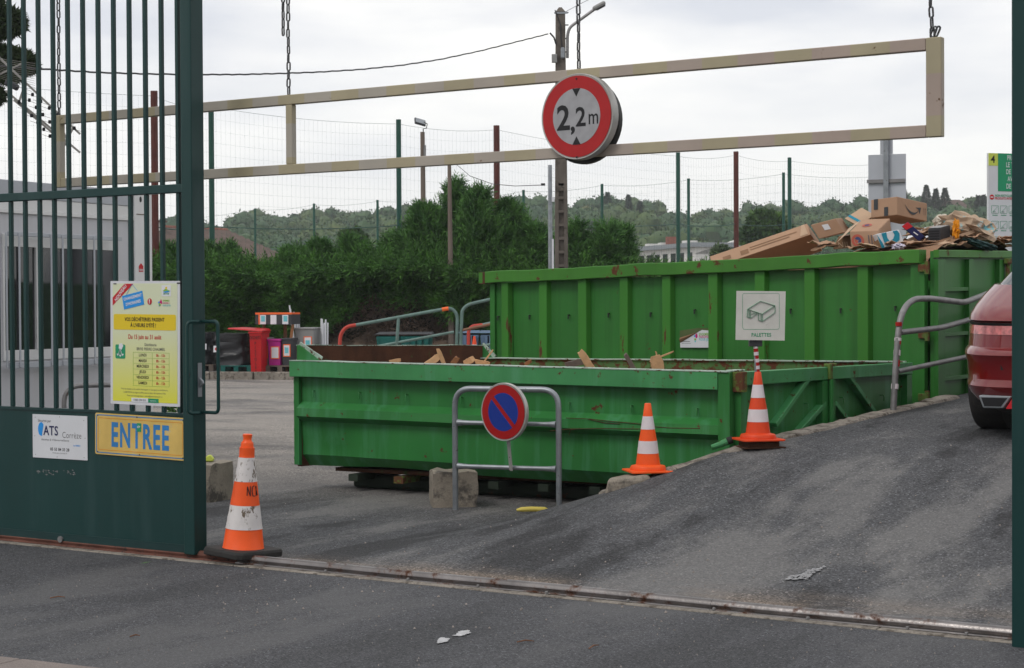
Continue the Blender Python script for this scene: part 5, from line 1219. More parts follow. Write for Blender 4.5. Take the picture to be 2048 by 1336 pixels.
# ---------------- red car ----------------
cp = at(1880, 866, 12.1); cu, cv = (cp-GP.O).dot(GP.a), (cp-GP.O).dot(GP.n); zc = ramp_z(cu, cv)
tz = ramp_z(cu, cv+3)-ramp_z(cu, cv)
car = thing('parked_car', 'shiny red car seen from behind, mostly hidden by the right gate post', 'car', (cp.x, cp.y, zc-.005), gy)
car.rotation_euler = (math.atan(tz/3), 0, gy)
def ringpts(hw, y0, y1, e=4.5, N=64):
    o = []
    for k in range(N):
        a = 2*math.pi*k/N; cx_, sy_ = math.cos(a), math.sin(a)
        o.append((hw+.93-hw + math.copysign(abs(cx_)**(2/e), cx_)*hw, (y0+y1)/2+math.copysign(abs(sy_)**(2/e), sy_)*(y1-y0)/2))
    return o
def loft(rings, mat, name, parent, e=5.5):
    mb = MB(); N = 64; vs = []
    for z, hw, y0, y1 in rings: vs += [(x, y, z) for x, y in ringpts(hw, y0, y1, e)]
    mb.add(vs, [(i*N+k, i*N+(k+1) % N, (i+1)*N+(k+1) % N, (i+1)*N+k) for i in range(len(rings)-1) for k in range(N)], True)
    mb.add([vs[k] for k in range(N)], [tuple(range(N-1, -1, -1))]); mb.add(vs[-N:], [tuple(range(N))]); return mb.build(name, mat, parent)
loft([(.235,.80,.14,4.2),(.27,.86,.05,4.28),(.33,.90,.01,4.3),(.385,.915,-.02,4.32),(.40,.918,-.005,4.32),(.43,.92,.02,4.32),(.54,.925,.015,4.3),(.60,.93,-.02,4.28),(.625,.93,.0,4.28),(.65,.925,.06,4.25),(.74,.92,.085,4.2),(.79,.915,.10,4.1),(.80,.905,.115,4.05),(.815,.905,.115,4.0),(.83,.915,.085,3.9),(.87,.90,.12,3.4),(.93,.885,.24,3.2),(.99,.86,.37,3.05),(1.06,.82,.52,2.95)], m_carred, 'body', car)
loft([(1.055,.795,.58,2.94),(1.25,.70,1.02,2.75),(1.42,.62,1.3,2.5)], m_glass, 'windows', car)
loft([(1.42,.635,1.25,2.52),(1.46,.62,1.3,2.46),(1.49,.54,1.42,2.3)], m_carred, 'roof', car)
loft([(.797,.913,.095,4.0),(.812,.915,.092,3.98)], m_black, 'trim_line', car)
m_tail = M('tail_lamp', (.45, .12, .12), .15, var=.5, vs=25, coat=1)
loft([(.735,.923,.079,4.21),(.795,.918,.095,4.1)], m_tail, 'tail_lamp', car)
loft([(.18,.74,.22,4.1),(.234,.80,.12,4.2)], m_rubber, 'underbody', car)
mb = MB(); mb.prism([(.27,.325),(.50,.325),(.44,.24),(.30,.24)], .01, .12); mb.build('exhaust_trim', m_galv, car, .006)
mb = MB(); mb.prism([(.29,.312),(.47,.312),(.425,.253),(.31,.253)], .008, .05); mb.build('exhaust_opening', m_black, car)
mb = MB(); mb.prism([(.57,.335),(.52,.335),(.46,.24),(.50,.24)], .0, .1); mb.build('red_reflector', m_pred, car)
mb = MB(); mb.box(.42, 1.44, .03, .06, .50, .56); mb.build('plate_recess', m_black, car)
for x in (.02, 1.61):
    for y in (.85, 3.45):
        wh = MB(); wh.lathe([(.24,-.0),(.33,.005),(.345,.03),(.345,.20),(.33,.225),(.24,.23)], 32, (0,0,0), 'y'); o = wh.build('wheel', m_rubber, car); o.rotation_euler = (0, 0, -math.pi/2); o.location = (x+.01, y, .342)
        hb = MB(); hb.lathe([(.20,-.002),(.235,-.004),(.238,.02)], 24, (0,0,0), 'y'); hb.build('rim', m_galv, o)
# ---------------- site cabin ----------------
K1 = at(301, 600, 18.3); K0 = at(0, 600, 16.3); K0.z = K1.z = 0
d = (K1-K0).normalized(); CP = Plane(K0-d*2.5, K1); CL = CP.L
cab = thing('site_cabin', 'cream portable site cabin with a barred window behind the green gate', 'cabin', CP.O, CP.yaw)
zr = CP.z(270, 382); zr0 = CP.z(6, 359); print('cabin roof', zr, zr0, CL)
zR = (zr+zr0)/2
wu0, wu1 = CP.u(9, 600), CP.u(229, 600); wz1, wz0 = CP.z(120, 497), CP.z(150, 696)
fu0, fu1 = wu0-.03, wu1+.03; fz1, fz0 = wz1+.12, wz0-.10
cpu = CP.u(266, 600)
mb = MB(); DZ = 2.4
for x0, x1, z0, z1 in ((0, fu0, .1, zR-.3), (fu1, cpu-.012, .1, zR-.3), (fu0, fu1, .1, fz0), (fu0, fu1, fz1, zR-.3)): mb.box(x0, x1, 0, .06, z0, z1)
mb.build('front_wall', m_cabin, cab)
for px in (40, 75, 110, 146, 182, 218, 250): pass
mb = MB(); mb.box(cpu, CL, -.03, .14, .05, zR-.02); mb.build('corner_post', m_cabintrim, cab, .006)
mb = MB(); mb.box(CL-.06, CL, .141, DZ, .1, zR-.3); mb.box(0, CL-.1, DZ-.06, DZ, .1, zR-.3); mb.build('side_wall', m_cabin, cab)
mb = MB(); mb.box(0, cpu-.001, -.02, .1, zR-.16, zR); mb.build('roof_beam', m_cabingrey, cab, .004)
mb = MB(); mb.box(0, cpu-.001, -.012, .08, zR-.27, zR-.161); mb.build('roof_beam', m_cabintrim, cab, .004)
mb = MB(); mb.box(0, cpu-.001, -.025, .05, zR-.31, zR-.271); mb.build('gutter_strip', m_cabintrim, cab, .003)
mb = MB(); mb.box(0, CL, .141, DZ, zR-.3, zR-.1); mb.build('roof', m_cabingrey, cab)
for px in (263, 258): 
    u = CP.u(px, 600); mb = MB(); mb.box(u-.006, u+.006, -.006, 0, .1, zR-.32); mb.build('wall_seam', m_cabingrey, cab)
# window
mb = MB()
mb.box(fu0, fu1, -.012, .05, wz1, fz1); mb.box(fu0, fu1, -.012, .05, fz0, wz0); mb.box(fu0, wu0, -.012, .05, wz0, wz1); mb.box(wu1, fu1, -.012, .05, wz0, wz1)
mb.build('window_frame', m_cabintrim, cab, .003)
um_ = CP.u(78, 600); mb = MB(); mb.box(um_-.05, um_+.02, -.016, .045, wz0, wz1); mb.build('window_mullion', m_cabintrim, cab, .003)
mb = MB(); mb.box(wu0, um_-.051, .01, .014, wz0, wz1); mb.build('pane', m_glass, cab)
mb = MB(); mb.box(um_+.021, wu1, .004, .008, wz0, wz1); mb.build('pane', m_glass, cab)
mb = MB(); n_ = 50
for i in range(n_):
    a, b_ = wu0+(wu1-wu0)*i/n_, wu0+(wu1-wu0)*(i+1)/n_
    mb.add([(a, .10+.02*(i % 2), wz0), (b_, .10+.02*((i+1) % 2), wz0), (b_, .10+.02*((i+1) % 2), wz1), (a, .10+.02*(i % 2), wz1)], [(0,1,2,3)])
mb.build('curtain', m_curtain, cab)
gz1, gz0 = CP.z(120, 470, -.12), CP.z(150, 725, -.12)
mb = MB(); mb.box(fu0-.04, CP.u(243, 490, -.12), -.13, -.10, gz1-.03, gz1+.01); mb.box(fu0-.04, CP.u(243, 490, -.12), -.13, -.10, gz0-.03, gz0+.025); mb.build('grille_rail', m_cabingrey, cab, .003)
for px in (11, 37, 80, 101, 124, 166, 187, 229):
    u = CP.u(px, 600, -.12); mb = MB(); mb.box(u-.012, u+.012, -.14, -.131, gz0-.02, gz1); mb.build('grille_bar', m_cabingrey, cab, .002)
u, z = CP.uz(281, 399, -.03); mb = MB(); mb.prism(ellipse(u, z, .018, .03, 14), -.032, -.029); mb.build('lifting_hole', m_black, cab)
u, z = CP.uz(284, 429, -.03); mb = MB(); mb.box(u-.09, u+.07, -.034, -.03, z-.004, z+.004); mb.build('weld_line', m_hinge, cab)
u, z = CP.uz(282, 537, -.031); mb = MB(); mb.prism([(u-.035,z-.035),(u+.035,z-.035),(u+.035,z+.025),(u,z+.055),(u-.035,z+.025)], -.033, -.031)
o = mb.build('red_sticker', m_pred, cab)
mb = MB(); mb.box(u-.03, u+.03, -.034, -.033, z-.012, z-.006); mb.box(u-.03, u+.03, -.034, -.033, z-.026, z-.020); mb.build('sticker_print', m_paper, cab)
for x in (.2, CL-.3): mb = MB(); mb.box(x, x+.2, .1, .4, -.02, .1); mb.build('foot_block', m_concrete, cab)
# hoop in front of the cabin
a = at(128, 800, 15.6); z_ = at(150, 772, 15.6).z; mb = MB(); mb.tube(smooth_path([(0,0,-.02-a.z+a.z),(0,0,z_),(1.1,.5,z_),(1.1,.5,-.02)], 8, .16), .022, 10)
o = mb.build('hoop_barrier', m_galvdull); o.location = (a.x, a.y, 0); tag(o, 'grey tube hoop standing before the cabin behind the gate', 'barrier')
# small shrub
base = at(366, 815, 16.0); sh = thing('small_shrub', 'small leafy shrub just left of the gate end post', 'shrub', (base.x, base.y, 0))
n_ = 900; dd = rng.normal(size=(n_, 3)); dd /= np.linalg.norm(dd, axis=1)[:, None]; bb = dd*np.array([.16, .16, .35])*rng.uniform(.5, 1, (n_, 1))+np.array([0, 0, .52])
blades('foliage', bb, dd+rng.normal(size=(n_, 3))*.5, rng.uniform(.03, .06, n_), rng.uniform(.02, .035, n_), m_conifer, sh)
mb = MB(); mb.tube([(0,0,-.02),(0.01,0,.5)], .012, 6); mb.build('stem', m_bark, sh)

# ---------------- television antenna at the upper left ----------------
AY = 14.0
ao = at(-130, 60, AY); an = thing('tv_antenna', 'large television antenna with three booms seen behind the upper gate bars', 'antenna', ao)
Q = lambda px, py, dy=0: at(px, py, AY+dy)-ao
m_ant = M('antenna_aluminium', (.30, .29, .27), .45, .5, var=.2, wear=((.2,.1,.06), .65, .05, 10))
for (a, b_) in (((-60,60), (160,268)), ((12,182), (160,305)), ((28,200), (136,292))):
    mb = MB(); mb.bar(Q(*a), Q(*b_), .016); mb.build('boom', m_ant, an)
for (a, b_) in (((48,175),(37,207)), ((146,256),(128,292)), ((126,262),(137,285))): mb = MB(); mb.bar(Q(*a, -.01), Q(*b_, -.01), .014); mb.build('boom_strut', m_ant, an)
mb = MB(); mb.obox(Q(24,170,-.03), .11, .06, .05, Matrix.Rotation(R(28), 3, 'Y')); mb.build('dipole_box', m_darkplastic, an, .01)
for a, b_, n_ in (((40,172), (157,266), 7), ((52,196), (133,283), 6), ((32,200), (106,282), 6)):
    for i in range(n_):
        f = (i+.5)/n_; x, y = a[0]+(b_[0]-a[0])*f, a[1]+(b_[1]-a[1])*f
        mb = MB(); mb.lathe([(.010,-.014),(.013,0),(.010,.014)], 8, tuple(Q(x, y-3, -.015))); mb.build('insulator', m_black, an)
        mb = MB(); mb.tube([Q(x-15, y-6, -.12), Q(x+15, y+4, .12)], .0018, 4); mb.build('element', m_ant, an)
for i in range(12):
    mb = MB(); mb.tube([Q(-60, 84+i*4.6, -.1), Q(8, 119+i*3.6, 0), Q(70, 127+i*4.4, .1)], .0016, 4); mb.build('reflector_rod', m_ant, an)
mb = MB(); mb.bar(Q(-40, 168), Q(50, 124), .012); mb.build('reflector_arm', m_ant, an)
mb = MB(); mb.tube([Q(-60, -60), Q(-60, 160), (Q(-60, 160).x, .1, -ao.z+2.0), (Q(-60,160).x, .1, -ao.z)], .025, 8); mb.build('mast', m_galvdull, an)

# ---------------- cedar at the upper left ----------------
cedY = 30
def pads(t, spec, mat, n_, lw=(.25, .1)):
    for (px, py, rx, ry) in spec:
        c = at(px, py, cedY)-Vector(t.location); s = cedY/F
        dd = rng.normal(size=(n_, 3)); dd /= np.linalg.norm(dd, axis=1)[:, None]; rad_ = rng.uniform(.3, 1, (n_, 1))**.6
        bb = dd*rad_*np.array([rx*s, rx*s*.8, ry*s])+np.array(c)
        blades('foliage', bb, dd+rng.normal(size=(n_, 3))*.9, rng.uniform(.06, .16, n_), rng.uniform(.02, .045, n_), mat, t)
b0_ = ground(-420, 800); b0_ = Vector((at(-190, 600, cedY).x, cedY, 0))
ced = thing('cedar_tree', 'dark cedar tree reaching in at the upper left corner', 'tree', b0_)
mb = MB(); mb.tube([(0,0,-.1),(.1,0,4),(0,0,8)], [.25,.2,.08], 10); mb.build('trunk', m_bark, ced)
for px, py in ((10, 50), (40, 120), (-10, 195)):
    e_ = at(px, py, cedY)-b0_; mb = MB(); mb.tube([(0,0,e_.z-.5), e_*.5+Vector((0,0,e_.z*.5-.1)), e_], [.07,.045,.015], 6); mb.build('limb', m_bark, ced)
pads(ced, [(-30, 20, 45, 34), (16, 44, 34, 26), (-20, 60, 40, 18), (-60, 30, 60, 60), (-80, 120, 60, 60), (0, 112, 40, 18), (34, 122, 34, 20), (52, 132, 20, 11), (16, 150, 26, 10), (-30, 150, 30, 20), (-14, 192, 20, 14), (-90, 190, 60, 40)], m_cedar, 3200)

# ---------------- poles and cable ----------------
UY = 37.0
pb = at(1123, 540, UY); up_ = thing('utility_pole', 'tall ladder-backed concrete utility pole left of the round height sign', 'utility pole', (pb.x, UY, 0)); s = UY/F
ztop_ = at(1122, 24, UY).z
w0, w1 = 15*s, 9.5*s
mb = MB()
for sx in (-1, 1): mb.hexa([(sx*w0-.0*s-(4.5*s if sx > 0 else -0)*1, -.08, 0) if False else (sx*w0-(9*s if sx > 0 else 0), -.09, -.1), (sx*w0+(9*s if sx < 0 else 0), -.09, -.1), (sx*w0+(9*s if sx < 0 else 0), .09, -.1), (sx*w0-(9*s if sx > 0 else 0), .09, -.1), (sx*w1-(6*s if sx > 0 else 0), -.07, ztop_), (sx*w1+(6*s if sx < 0 else 0), -.07, ztop_), (sx*w1+(6*s if sx < 0 else 0), .07, ztop_), (sx*w1-(6*s if sx > 0 else 0), .07, ztop_)])
mb.build('pole_leg', m_pole, up_, .01)
mb = MB(); mb.hexa([(-.085,-.015,-.1),(.085,-.015,-.1),(.085,.03,-.1),(-.085,.03,-.1),(-.05,-.015,ztop_),(.05,-.015,ztop_),(.05,.03,ztop_),(-.05,.03,ztop_)]); mb.build('web', m_pole, up_)
for k in range(14):
    z = .3+k*.285; mb = MB(); w_ = .075; mb.box(-w_, w_, -.075, .05, z, z+.06); mb.build('rung', m_pole, up_, .006)
mb = MB(); mb.hexa([(-.101,-.075,3.9),(.101,-.075,3.9),(.101,.07,3.9),(-.101,.07,3.9),(-.095,-.075,ztop_-.01),(.095,-.075,ztop_-.01),(.095,.07,ztop_-.01),(-.095,.07,ztop_-.01)]); mb.build('upper_shaft', m_pole, up_, .006)
mb = MB(); mb.add([(-.1,-.078,ztop_),(.1,-.078,ztop_),(.1,.078,ztop_),(-.1,.078,ztop_),(-.03,0,ztop_+.1),(.03,0,ztop_+.1)], [(0,1,5,4),(2,3,4,5),(1,2,5),(3,0,4),(3,2,1,0)]); mb.build('cap', m_pole, up_)
U_ = lambda px, py, dy=0: at(px, py, UY+dy)-Vector((pb.x, UY, 0))
mb = MB(); mb.box(*(lambda a, b_: (a.x, b_.x, -.16, -.08, b_.z, a.z))(U_(1103,110), U_(1114,127))); mb.build('junction_box', m_greyplastic, up_, .01)
mb = MB(); mb.box(*(lambda a, b_: (a.x, b_.x, -.20, -.08, b_.z, a.z))(U_(1121,97), U_(1129,119))); mb.build('meter_box', m_galv, up_, .02)
mb = MB(); mb.box(-.13, .15, -.09, -.08, U_(1120,26).z-.03, U_(1120,26).z+.01); mb.build('steel_strap', m_galv, up_)
mb = MB(); mb.tube([U_(1110,20,-.1), U_(1116,35,-.1), U_(1121,50,-.1), U_(1122,75,-.1), U_(1124,100,-.1)], .012, 6); mb.tube([U_(1100,66,-.1), U_(1108,75,-.1), U_(1112,88,-.1)], .02, 6); mb.build('pole_wires', m_cable, up_)
for py in (25, 50, 77, 104): mb = MB(); mb.tube([U_(1130,py,-.02), U_(1137,py,-.02)], .014, 6); mb.build('lamp_clamp', m_darksteel, up_)
mb = MB(); mb.tube(smooth_path([U_(1135,116,-.02), U_(1135,70,-.02), U_(1139,55,-.02), U_(1187,20,-.02)], 5, .25), [.045*.7]*13, 8); mb.build('lamp_arm', m_galvdull, up_)
c = U_(1198, 12); mb = MB(); mb.obox((0,0,0), .30, .2, .09, Matrix.Identity(3)); o = mb.build('lamp_head', m_greyplastic, up_, .04, 2); o.location = c; o.rotation_euler = (0, R(-28), 0)
mb = MB(); mb.obox((.02,0,-.05), .2, .14, .02, Matrix.Identity(3)); o2 = mb.build('lamp_lens', m_darkplastic, o); 
# overhead cable, bundle with a slight wave
pts = []
A0_ = at(1096, 68, UY); 
for k, (px, py, Y) in enumerate(((1096,68,37),(1040,82,36),(960,102,34.5),(880,119,33),(800,131,31.5),(720,139,30),(640,144,28.5),(560,147,27.5),(480,149,26.5),(400,149,25.5),(300,148,24.5),(200,145,23.5),(100,139,22.5),(-60,128,21),(-300,105,19))):
    pts.append(at(px, py, Y))
fine_ = []
for i in range(len(pts)-1):
    for k in range(10): fine_.append(pts[i].lerp(pts[i+1], k/10)+Vector((0, 0, .004*math.sin((i*10+k)*1.9))))
mb = MB(); mb.tube(fine_, .013, 5); o = mb.build('overhead_cable', m_cable); tag(o, 'black twisted overhead cable crossing the sky from the concrete pole to the left', 'cable')
mb = MB(); mb.tube([at(1130, 24, UY), at(1160, 8, 40), at(1200, -12, 44)], .006, 4); tag(mb.build('thin_wire', m_cable), 'thin wire rising right from the top of the concrete pole', 'cable')
mb = MB(); mb.tube([at(905, 322, 44), at(940, 352, 43), at(985, 368, 42), at(1030, 372, 41), at(1090, 370, 37.2)], .008, 4); mb.obox(at(1086, 369, 37.3), .09, .05, .05, Matrix.Identity(3)); tag(mb.build('sagging_wire', m_cable), 'thin wire sagging from the wooden post to the pole behind the height bar', 'cable')
# galvanised pole beside it
p = at(1101, 540, 36.5); s = 36.5/F; g_ = thing('galvanised_pole', 'slim galvanised steel pole just left of the concrete utility pole', 'pole', (p.x, 36.5, 0))
mb = MB(); mb.tube([(0,0,-.1), (-.0,0,at(1101,330,36.5).z)], [5.2*s, 4*s], 10); mb.build('tube', m_galv, g_)
mb = MB(); mb.tube([(.05,-.03,0), (.05,-.03,at(1104,478,36.5).z)], .022, 8); mb.build('cable_cover', m_white, g_)
mb = MB(); z = at(1106, 398, 36.5).z; mb.box(.03, .09, -.08, -.03, z-.06, z+.04); mb.build('small_box', m_white, g_)
# flood light on a wooden post and another wooden post
p = at(846, 440, 46); s = 46/F; g_ = thing('floodlight_pole', 'wooden post with a square floodlight on top, above the hedge', 'light pole', (p.x, 46, 0))
zt_ = at(846, 264, 46).z; mb = MB(); mb.tube([(0.03,0,-.1),(0,0,zt_)], [6.5*s, 4.6*s], 10); mb.build('post', m_wood, g_)
c = at(840, 244, 46)-Vector((p.x, 46, 0)); mb = MB(); mb.obox((0,0,0), .30, .06, .24, Matrix.Identity(3)); o = mb.build('lamp_housing', m_darkplastic, g_, .01); o.location = c; o.rotation_euler = (R(-50), R(14), R(18))
mb = MB(); mb.obox((0,-.032,0), .26, .01, .20, Matrix.Identity(3)); mb.build('lamp_glass', m_galv, o)
mb = MB(); mb.tube([c+Vector((.1,0,.0)), c+Vector((.19,0,-.05)), c+Vector((.17,0,-.16)), (c.x*.3+.04, 0, zt_+.08), (.02,0,zt_-.3)], .014, 6); mb.build('bracket', m_darksteel, g_)
mb = MB(); mb.box(.03, .09, -.08, -.04, zt_-.75, zt_-.35); mb.build('cable_box', m_galvdull, g_)
p = at(902, 520, 41.5); s = 41.5/F; g_ = thing('wooden_post', 'weathered round wooden post in front of the tall conifers', 'post', (p.x, 41.0, 0))
mb = MB(); mb.tube([(0.02,0,-.1),(-.01,0,at(900,318,41).z)], [6.5*s, 3.8*s], 10); mb.build('post', m_wood, g_)
mb = MB(); mb.tube([(-.01,0,at(900,318,41).z), (0,-.04,at(900,311,41).z)], .045, 8); mb.build('insulator', m_darkplastic, g_)

# ---------------- tall sports fences ----------------
def fence(name, label, posts, zt, zb, mat_post, pr, row=.0, browns=()):
    """posts: (px, top py, depth)"""
    t = thing(name, label, 'fence', (0,0,0)); P = [at(px, py, Y) for px, py, Y in posts]
    for p, (px, py, Y) in zip(P, posts):
        mb = MB(); r_ = pr*1.25 if px in browns else pr
        mb.tube([(p.x, p.y, -.1), (p.x, p.y, p.z+(.0))], r_, 8); mb.build('post', m_postbrown if px in browns else mat_post, t)
    return t, P
near = [(-330, 120, 37.5), (308, 182, 42.4), (422, 204, 43.6), (797, 239, 47.6), (993, 251, 50.2), (1356, 305, 57.6), (1472, 303, 60), (1579, 315, 62.2), (1760, 322, 66)]
for i, a in enumerate(near): pass
ft, FP = fence('sports_fence', 'tall wire mesh fence on green and brown posts behind the hedge', near, 0, 0, m_postgreen, .07, browns=(308, 993, 1472))
def wires(P, t, top_sag, z_bot, sp_v, sp_h, rad_, ztops, name='wire_mesh'):
    vs = []; fs = []
    def quadwire(a, b_):
        d = (b_-a); s_ = Vector((0,0,1)) if abs(d.z) < d.length*.5 else Vector((1,0,0)); n0 = len(vs)
        x = d.cross(Vector((0,1,0))).normalized()*rad_; y = d.cross(x).normalized()*rad_
        for q in (a, b_): vs.extend([tuple(q+x), tuple(q-x*.5+y*.87), tuple(q-x*.5-y*.87)])
        fs.extend([(n0, n0+1, n0+4, n0+3), (n0+1, n0+2, n0+5, n0+4), (n0+2, n0, n0+3, n0+5)])
    for i in range(len(P)-1):
        a, b_ = P[i], P[i+1]; L = (Vector((b_.x-a.x, b_.y-a.y))).length; nv = int(L/sp_v)
        za, zb2 = a.z-ztops, b_.z-ztops
        def top(f): return za+(zb2-za)*f - top_sag*4*f*(1-f)
        for k in range(nv):
            f = k/nv; x, y = a.x+(b_.x-a.x)*f, a.y+(b_.y-a.y)*f; quadwire(Vector((x, y, z_bot)), Vector((x, y, top(f))))
        nh = int((za-z_bot)/sp_h)
        for j in range(nh+1):
            g_ = j/nh
            M_ = 6
            for k in range(M_):
                f0, f1 = k/M_, (k+1)/M_
                p0 = Vector((a.x+(b_.x-a.x)*f0, a.y+(b_.y-a.y)*f0, z_bot+(top(f0)-z_bot)*g_)); p1 = Vector((a.x+(b_.x-a.x)*f1, a.y+(b_.y-a.y)*f1, z_bot+(top(f1)-z_bot)*g_)); quadwire(p0, p1)
    mb = MB(); mb.v = vs; mb.f = fs; mb.sm = [False]*len(fs); o = mb.build(name, m_wire, t); o['kind'] = 'stuff'
def topwire(P, t, top_sag, dz, r_):
    mb = MB()
    for i in range(len(P)-1):
        pts = []
        for k in range(13):
            f = k/12; p = P[i].lerp(P[i+1], f); pts.append(p+Vector((0,0,dz-top_sag*4*f*(1-f))))
        mb.tube(pts, r_, 4)
    mb.build('line_wire', m_wire, t)
wires(FP, ft, .10, 2.0, .14, .28, .0015, .12)
topwire(FP, ft, .10, -.12, .004)
topwire([Vector((p.x, p.y, at(600, 452, p.y).z)) for p in FP], ft, .08, 0, .012)
far = [(300, 440, 84), (510, 417, 80), (628, 407, 77), (755, 400, 75), (900, 392, 72), (1047, 380, 68.5), (1204, 368, 65.6), (1377, 357, 63), (1567, 345, 62.8), (1760, 350, 70)]
ff, FQ = fence('sports_fence', 'farther wire mesh fence on thinner green posts in front of the wooded hill', far, 0, 0, m_postgreen, .055)
wires(FQ, ff, .10, 2.0, .3, .3, .0020, .05); topwire(FQ, ff, .10, -.05, .005)

# ---------------- hedge and conifers ----------------
HY = 42.0
def hedge_top(px): return float(np.interp(px, [250, 420, 600, 760, 900, 960, 1150, 1300, 1500], [522, 526, 530, 520, 517, 530, 536, 545, 550]))
def hedge_bot(px): return float(np.interp(px, [250, 640, 700, 760, 860, 940, 1000, 1500], [735, 700, 640, 590, 598, 640, 640, 640]))
hd = thing('hedge', 'long clipped conifer hedge behind the yard with bare brown patches low down', 'hedge', (0, HY, 0))
n_ = 34000; px = rng.uniform(180, 1520, n_); 
f = rng.uniform(0, 1, n_); ht = np.interp(px, [250, 420, 600, 760, 900, 960, 1150, 1300, 1500], [522, 526, 530, 520, 517, 530, 536, 545, 550])
hb__ = np.interp(px, [250, 560, 640, 700, 760, 860, 940, 1000, 1500], [745, 735, 690, 625, 588, 596, 640, 700, 740])+rng.normal(0, 10, n_)
py = ht+16+(hb__-ht-16)*f
s = HY/F
xx = (px-1024)*s; zz = 1.5-(py-611)*s
bulge = .35*np.sin(px*.021+1)+.25*np.sin(px*.057+py*.02)+.15*np.sin(py*.06+px*.01)
yy = -.55-bulge*.6-.55*np.clip(1-f*2.4, 0, 1)+rng.uniform(-.12, .25, n_)+np.clip((zz-3.6)*0, 0, 1)
dirs = np.stack([rng.normal(-.65, .4, n_), rng.normal(-.6, .3, n_), rng.normal(-.05, .35, n_)], 1)
keep = (np.sin(px*.043+py*.031)+np.sin(px*.11-py*.07)*.7+rng.normal(0, .8, n_)) > -1.1
blades('foliage', *sprays(np.stack([xx, yy, zz], 1)[keep], dirs[keep], rng.uniform(.22, .46, keep.sum())), m_hedge, hd)
# loose leading shoots along the top
n_ = 9000; px = rng.uniform(180, 1520, n_); ht = np.interp(px, [250, 420, 600, 760, 900, 960, 1150, 1300, 1500], [522, 526, 530, 520, 517, 530, 536, 545, 550])
tuft = np.interp(np.sin(px*.045)+.6*np.sin(px*.13+1.3)+.5*np.sin(px*.31), [-2, -.3, .6, 2], [2, 6, 26, 58])*np.interp(px, [200, 800, 1000, 1200, 1500], [.3, .8, .7, .5, .2])
py = ht+30-(tuft+24)*rng.uniform(0, 1, n_)**1.7; xx = (px-1024)*s; zz = 1.5-(py-611)*s
dirs = np.stack([rng.normal(0, .5, n_), rng.normal(-.3, .5, n_), rng.normal(.9, .4, n_)], 1)
blades('top_shoots', *sprays(np.stack([xx, rng.uniform(-.6, 1.6, n_), zz], 1), dirs, rng.uniform(.2, .42, n_)), m_hedge, hd)
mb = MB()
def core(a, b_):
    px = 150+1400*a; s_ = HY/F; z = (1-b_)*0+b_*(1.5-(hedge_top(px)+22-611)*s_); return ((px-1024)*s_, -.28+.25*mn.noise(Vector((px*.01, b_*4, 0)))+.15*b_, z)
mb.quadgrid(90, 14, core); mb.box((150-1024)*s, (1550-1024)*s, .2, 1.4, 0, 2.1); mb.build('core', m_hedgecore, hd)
# bare twigs under the hedge
n_ = 9000; px = rng.uniform(600, 1010, n_); py = rng.uniform(590, 745, n_); xx = (px-1024)*s; zz = 1.5-(py-611)*s
dirs = np.stack([rng.normal(0, .8, n_), rng.normal(-.3, .4, n_), rng.normal(.1, .7, n_)], 1)
blades('bare_twigs', np.stack([xx, -.35+rng.uniform(-.15, .25, n_), zz], 1), dirs, rng.uniform(.15, .35, n_), rng.uniform(.015, .035, n_), m_twigs, hd)
# dead leaf bank under the hedge
mb = MB(); mb.quadgrid(60, 10, lambda a, b_: ((560+480*a-1024)*s, -1.5+1.3*b_, max(-.05, -.05+.9*b_**1.2*(1+.5*mn.noise(Vector((a*14, b_*4, 0)))))), False)
tag(mb.build('earth_bank', m_twigs, None), kind='structure'); bpy.data.objects['earth_bank'].location = (0, HY, 0)

def conifer(px, pyt, pyb, wid, Y, label, mat=m_conifer, n_=9000, lean=0, name='conifer_tree'):
    s = Y/F; base = at(px, 611, Y); t = thing(name, label, 'tree', (base.x, Y, 0), group='loose conifers growing out of the hedge')
    zt = at(px, pyt, Y).z; zb_ = at(px, pyb, Y).z
    mb = MB(); mb.tube([(0,0,-.1),(0,0,zt*.6),(lean,0,zt-.1)], [.1,.06,.01], 6); mb.build('trunk', m_bark, t)
    # branches: each a spray of blades along an ascending limb
    n_ = int(n_/3.2); n_ = int(n_*1.4); nb = max(14, int(n_/32)); B = []; D = []; Ln = []
    for k in range(nb):
        h = random.random()**1.15; z = zb_+(zt-zb_)*h*.93; L = wid*s*(1-h)**1.15*random.uniform(.5, 1.15)+.12; th = random.uniform(0, 6.283)
        el_ = R(random.uniform(20, 52)+20*h); bd = np.array([math.cos(th)*math.cos(el_), math.sin(th)*math.cos(el_), math.sin(el_)]); m_ = int(n_/nb)
        q = rng.uniform(.15, 1, m_)[:, None]; p = np.array([lean*h, 0, z])+bd*L*q+rng.normal(size=(m_, 3))*.06*(1.15-q)
        B.append(p); D.append(bd*1.1+rng.normal(size=(m_, 3))*.35+np.array([0,0,.12])); 
    for _ in range(nb//5 if wid > 60 else 2):   # leading shoots
        m_ = 26; th = random.uniform(0, 6.283); r__ = wid*s*random.uniform(0, .55); x0 = np.array([math.cos(th)*r__, math.sin(th)*r__, 0]); zt__ = zt - r__*1.15*random.uniform(.7, 1.1); f__ = rng.uniform(0, 1, m_)[:, None]
        p = x0+np.array([0, 0, 1])*(zt__-1.0+1.1*f__)+rng.normal(size=(m_, 3))*np.array([.16, .16, .03])*(1.05-f__); B.append(p); D.append(rng.normal(size=(m_, 3))*.5+np.array([0, 0, .9]))
    B = np.concatenate(B); D = np.concatenate(D); k = len(B)
    blades('crown', *sprays(B, D, rng.uniform(.16, .36, k), 8), mat, t)
    return t
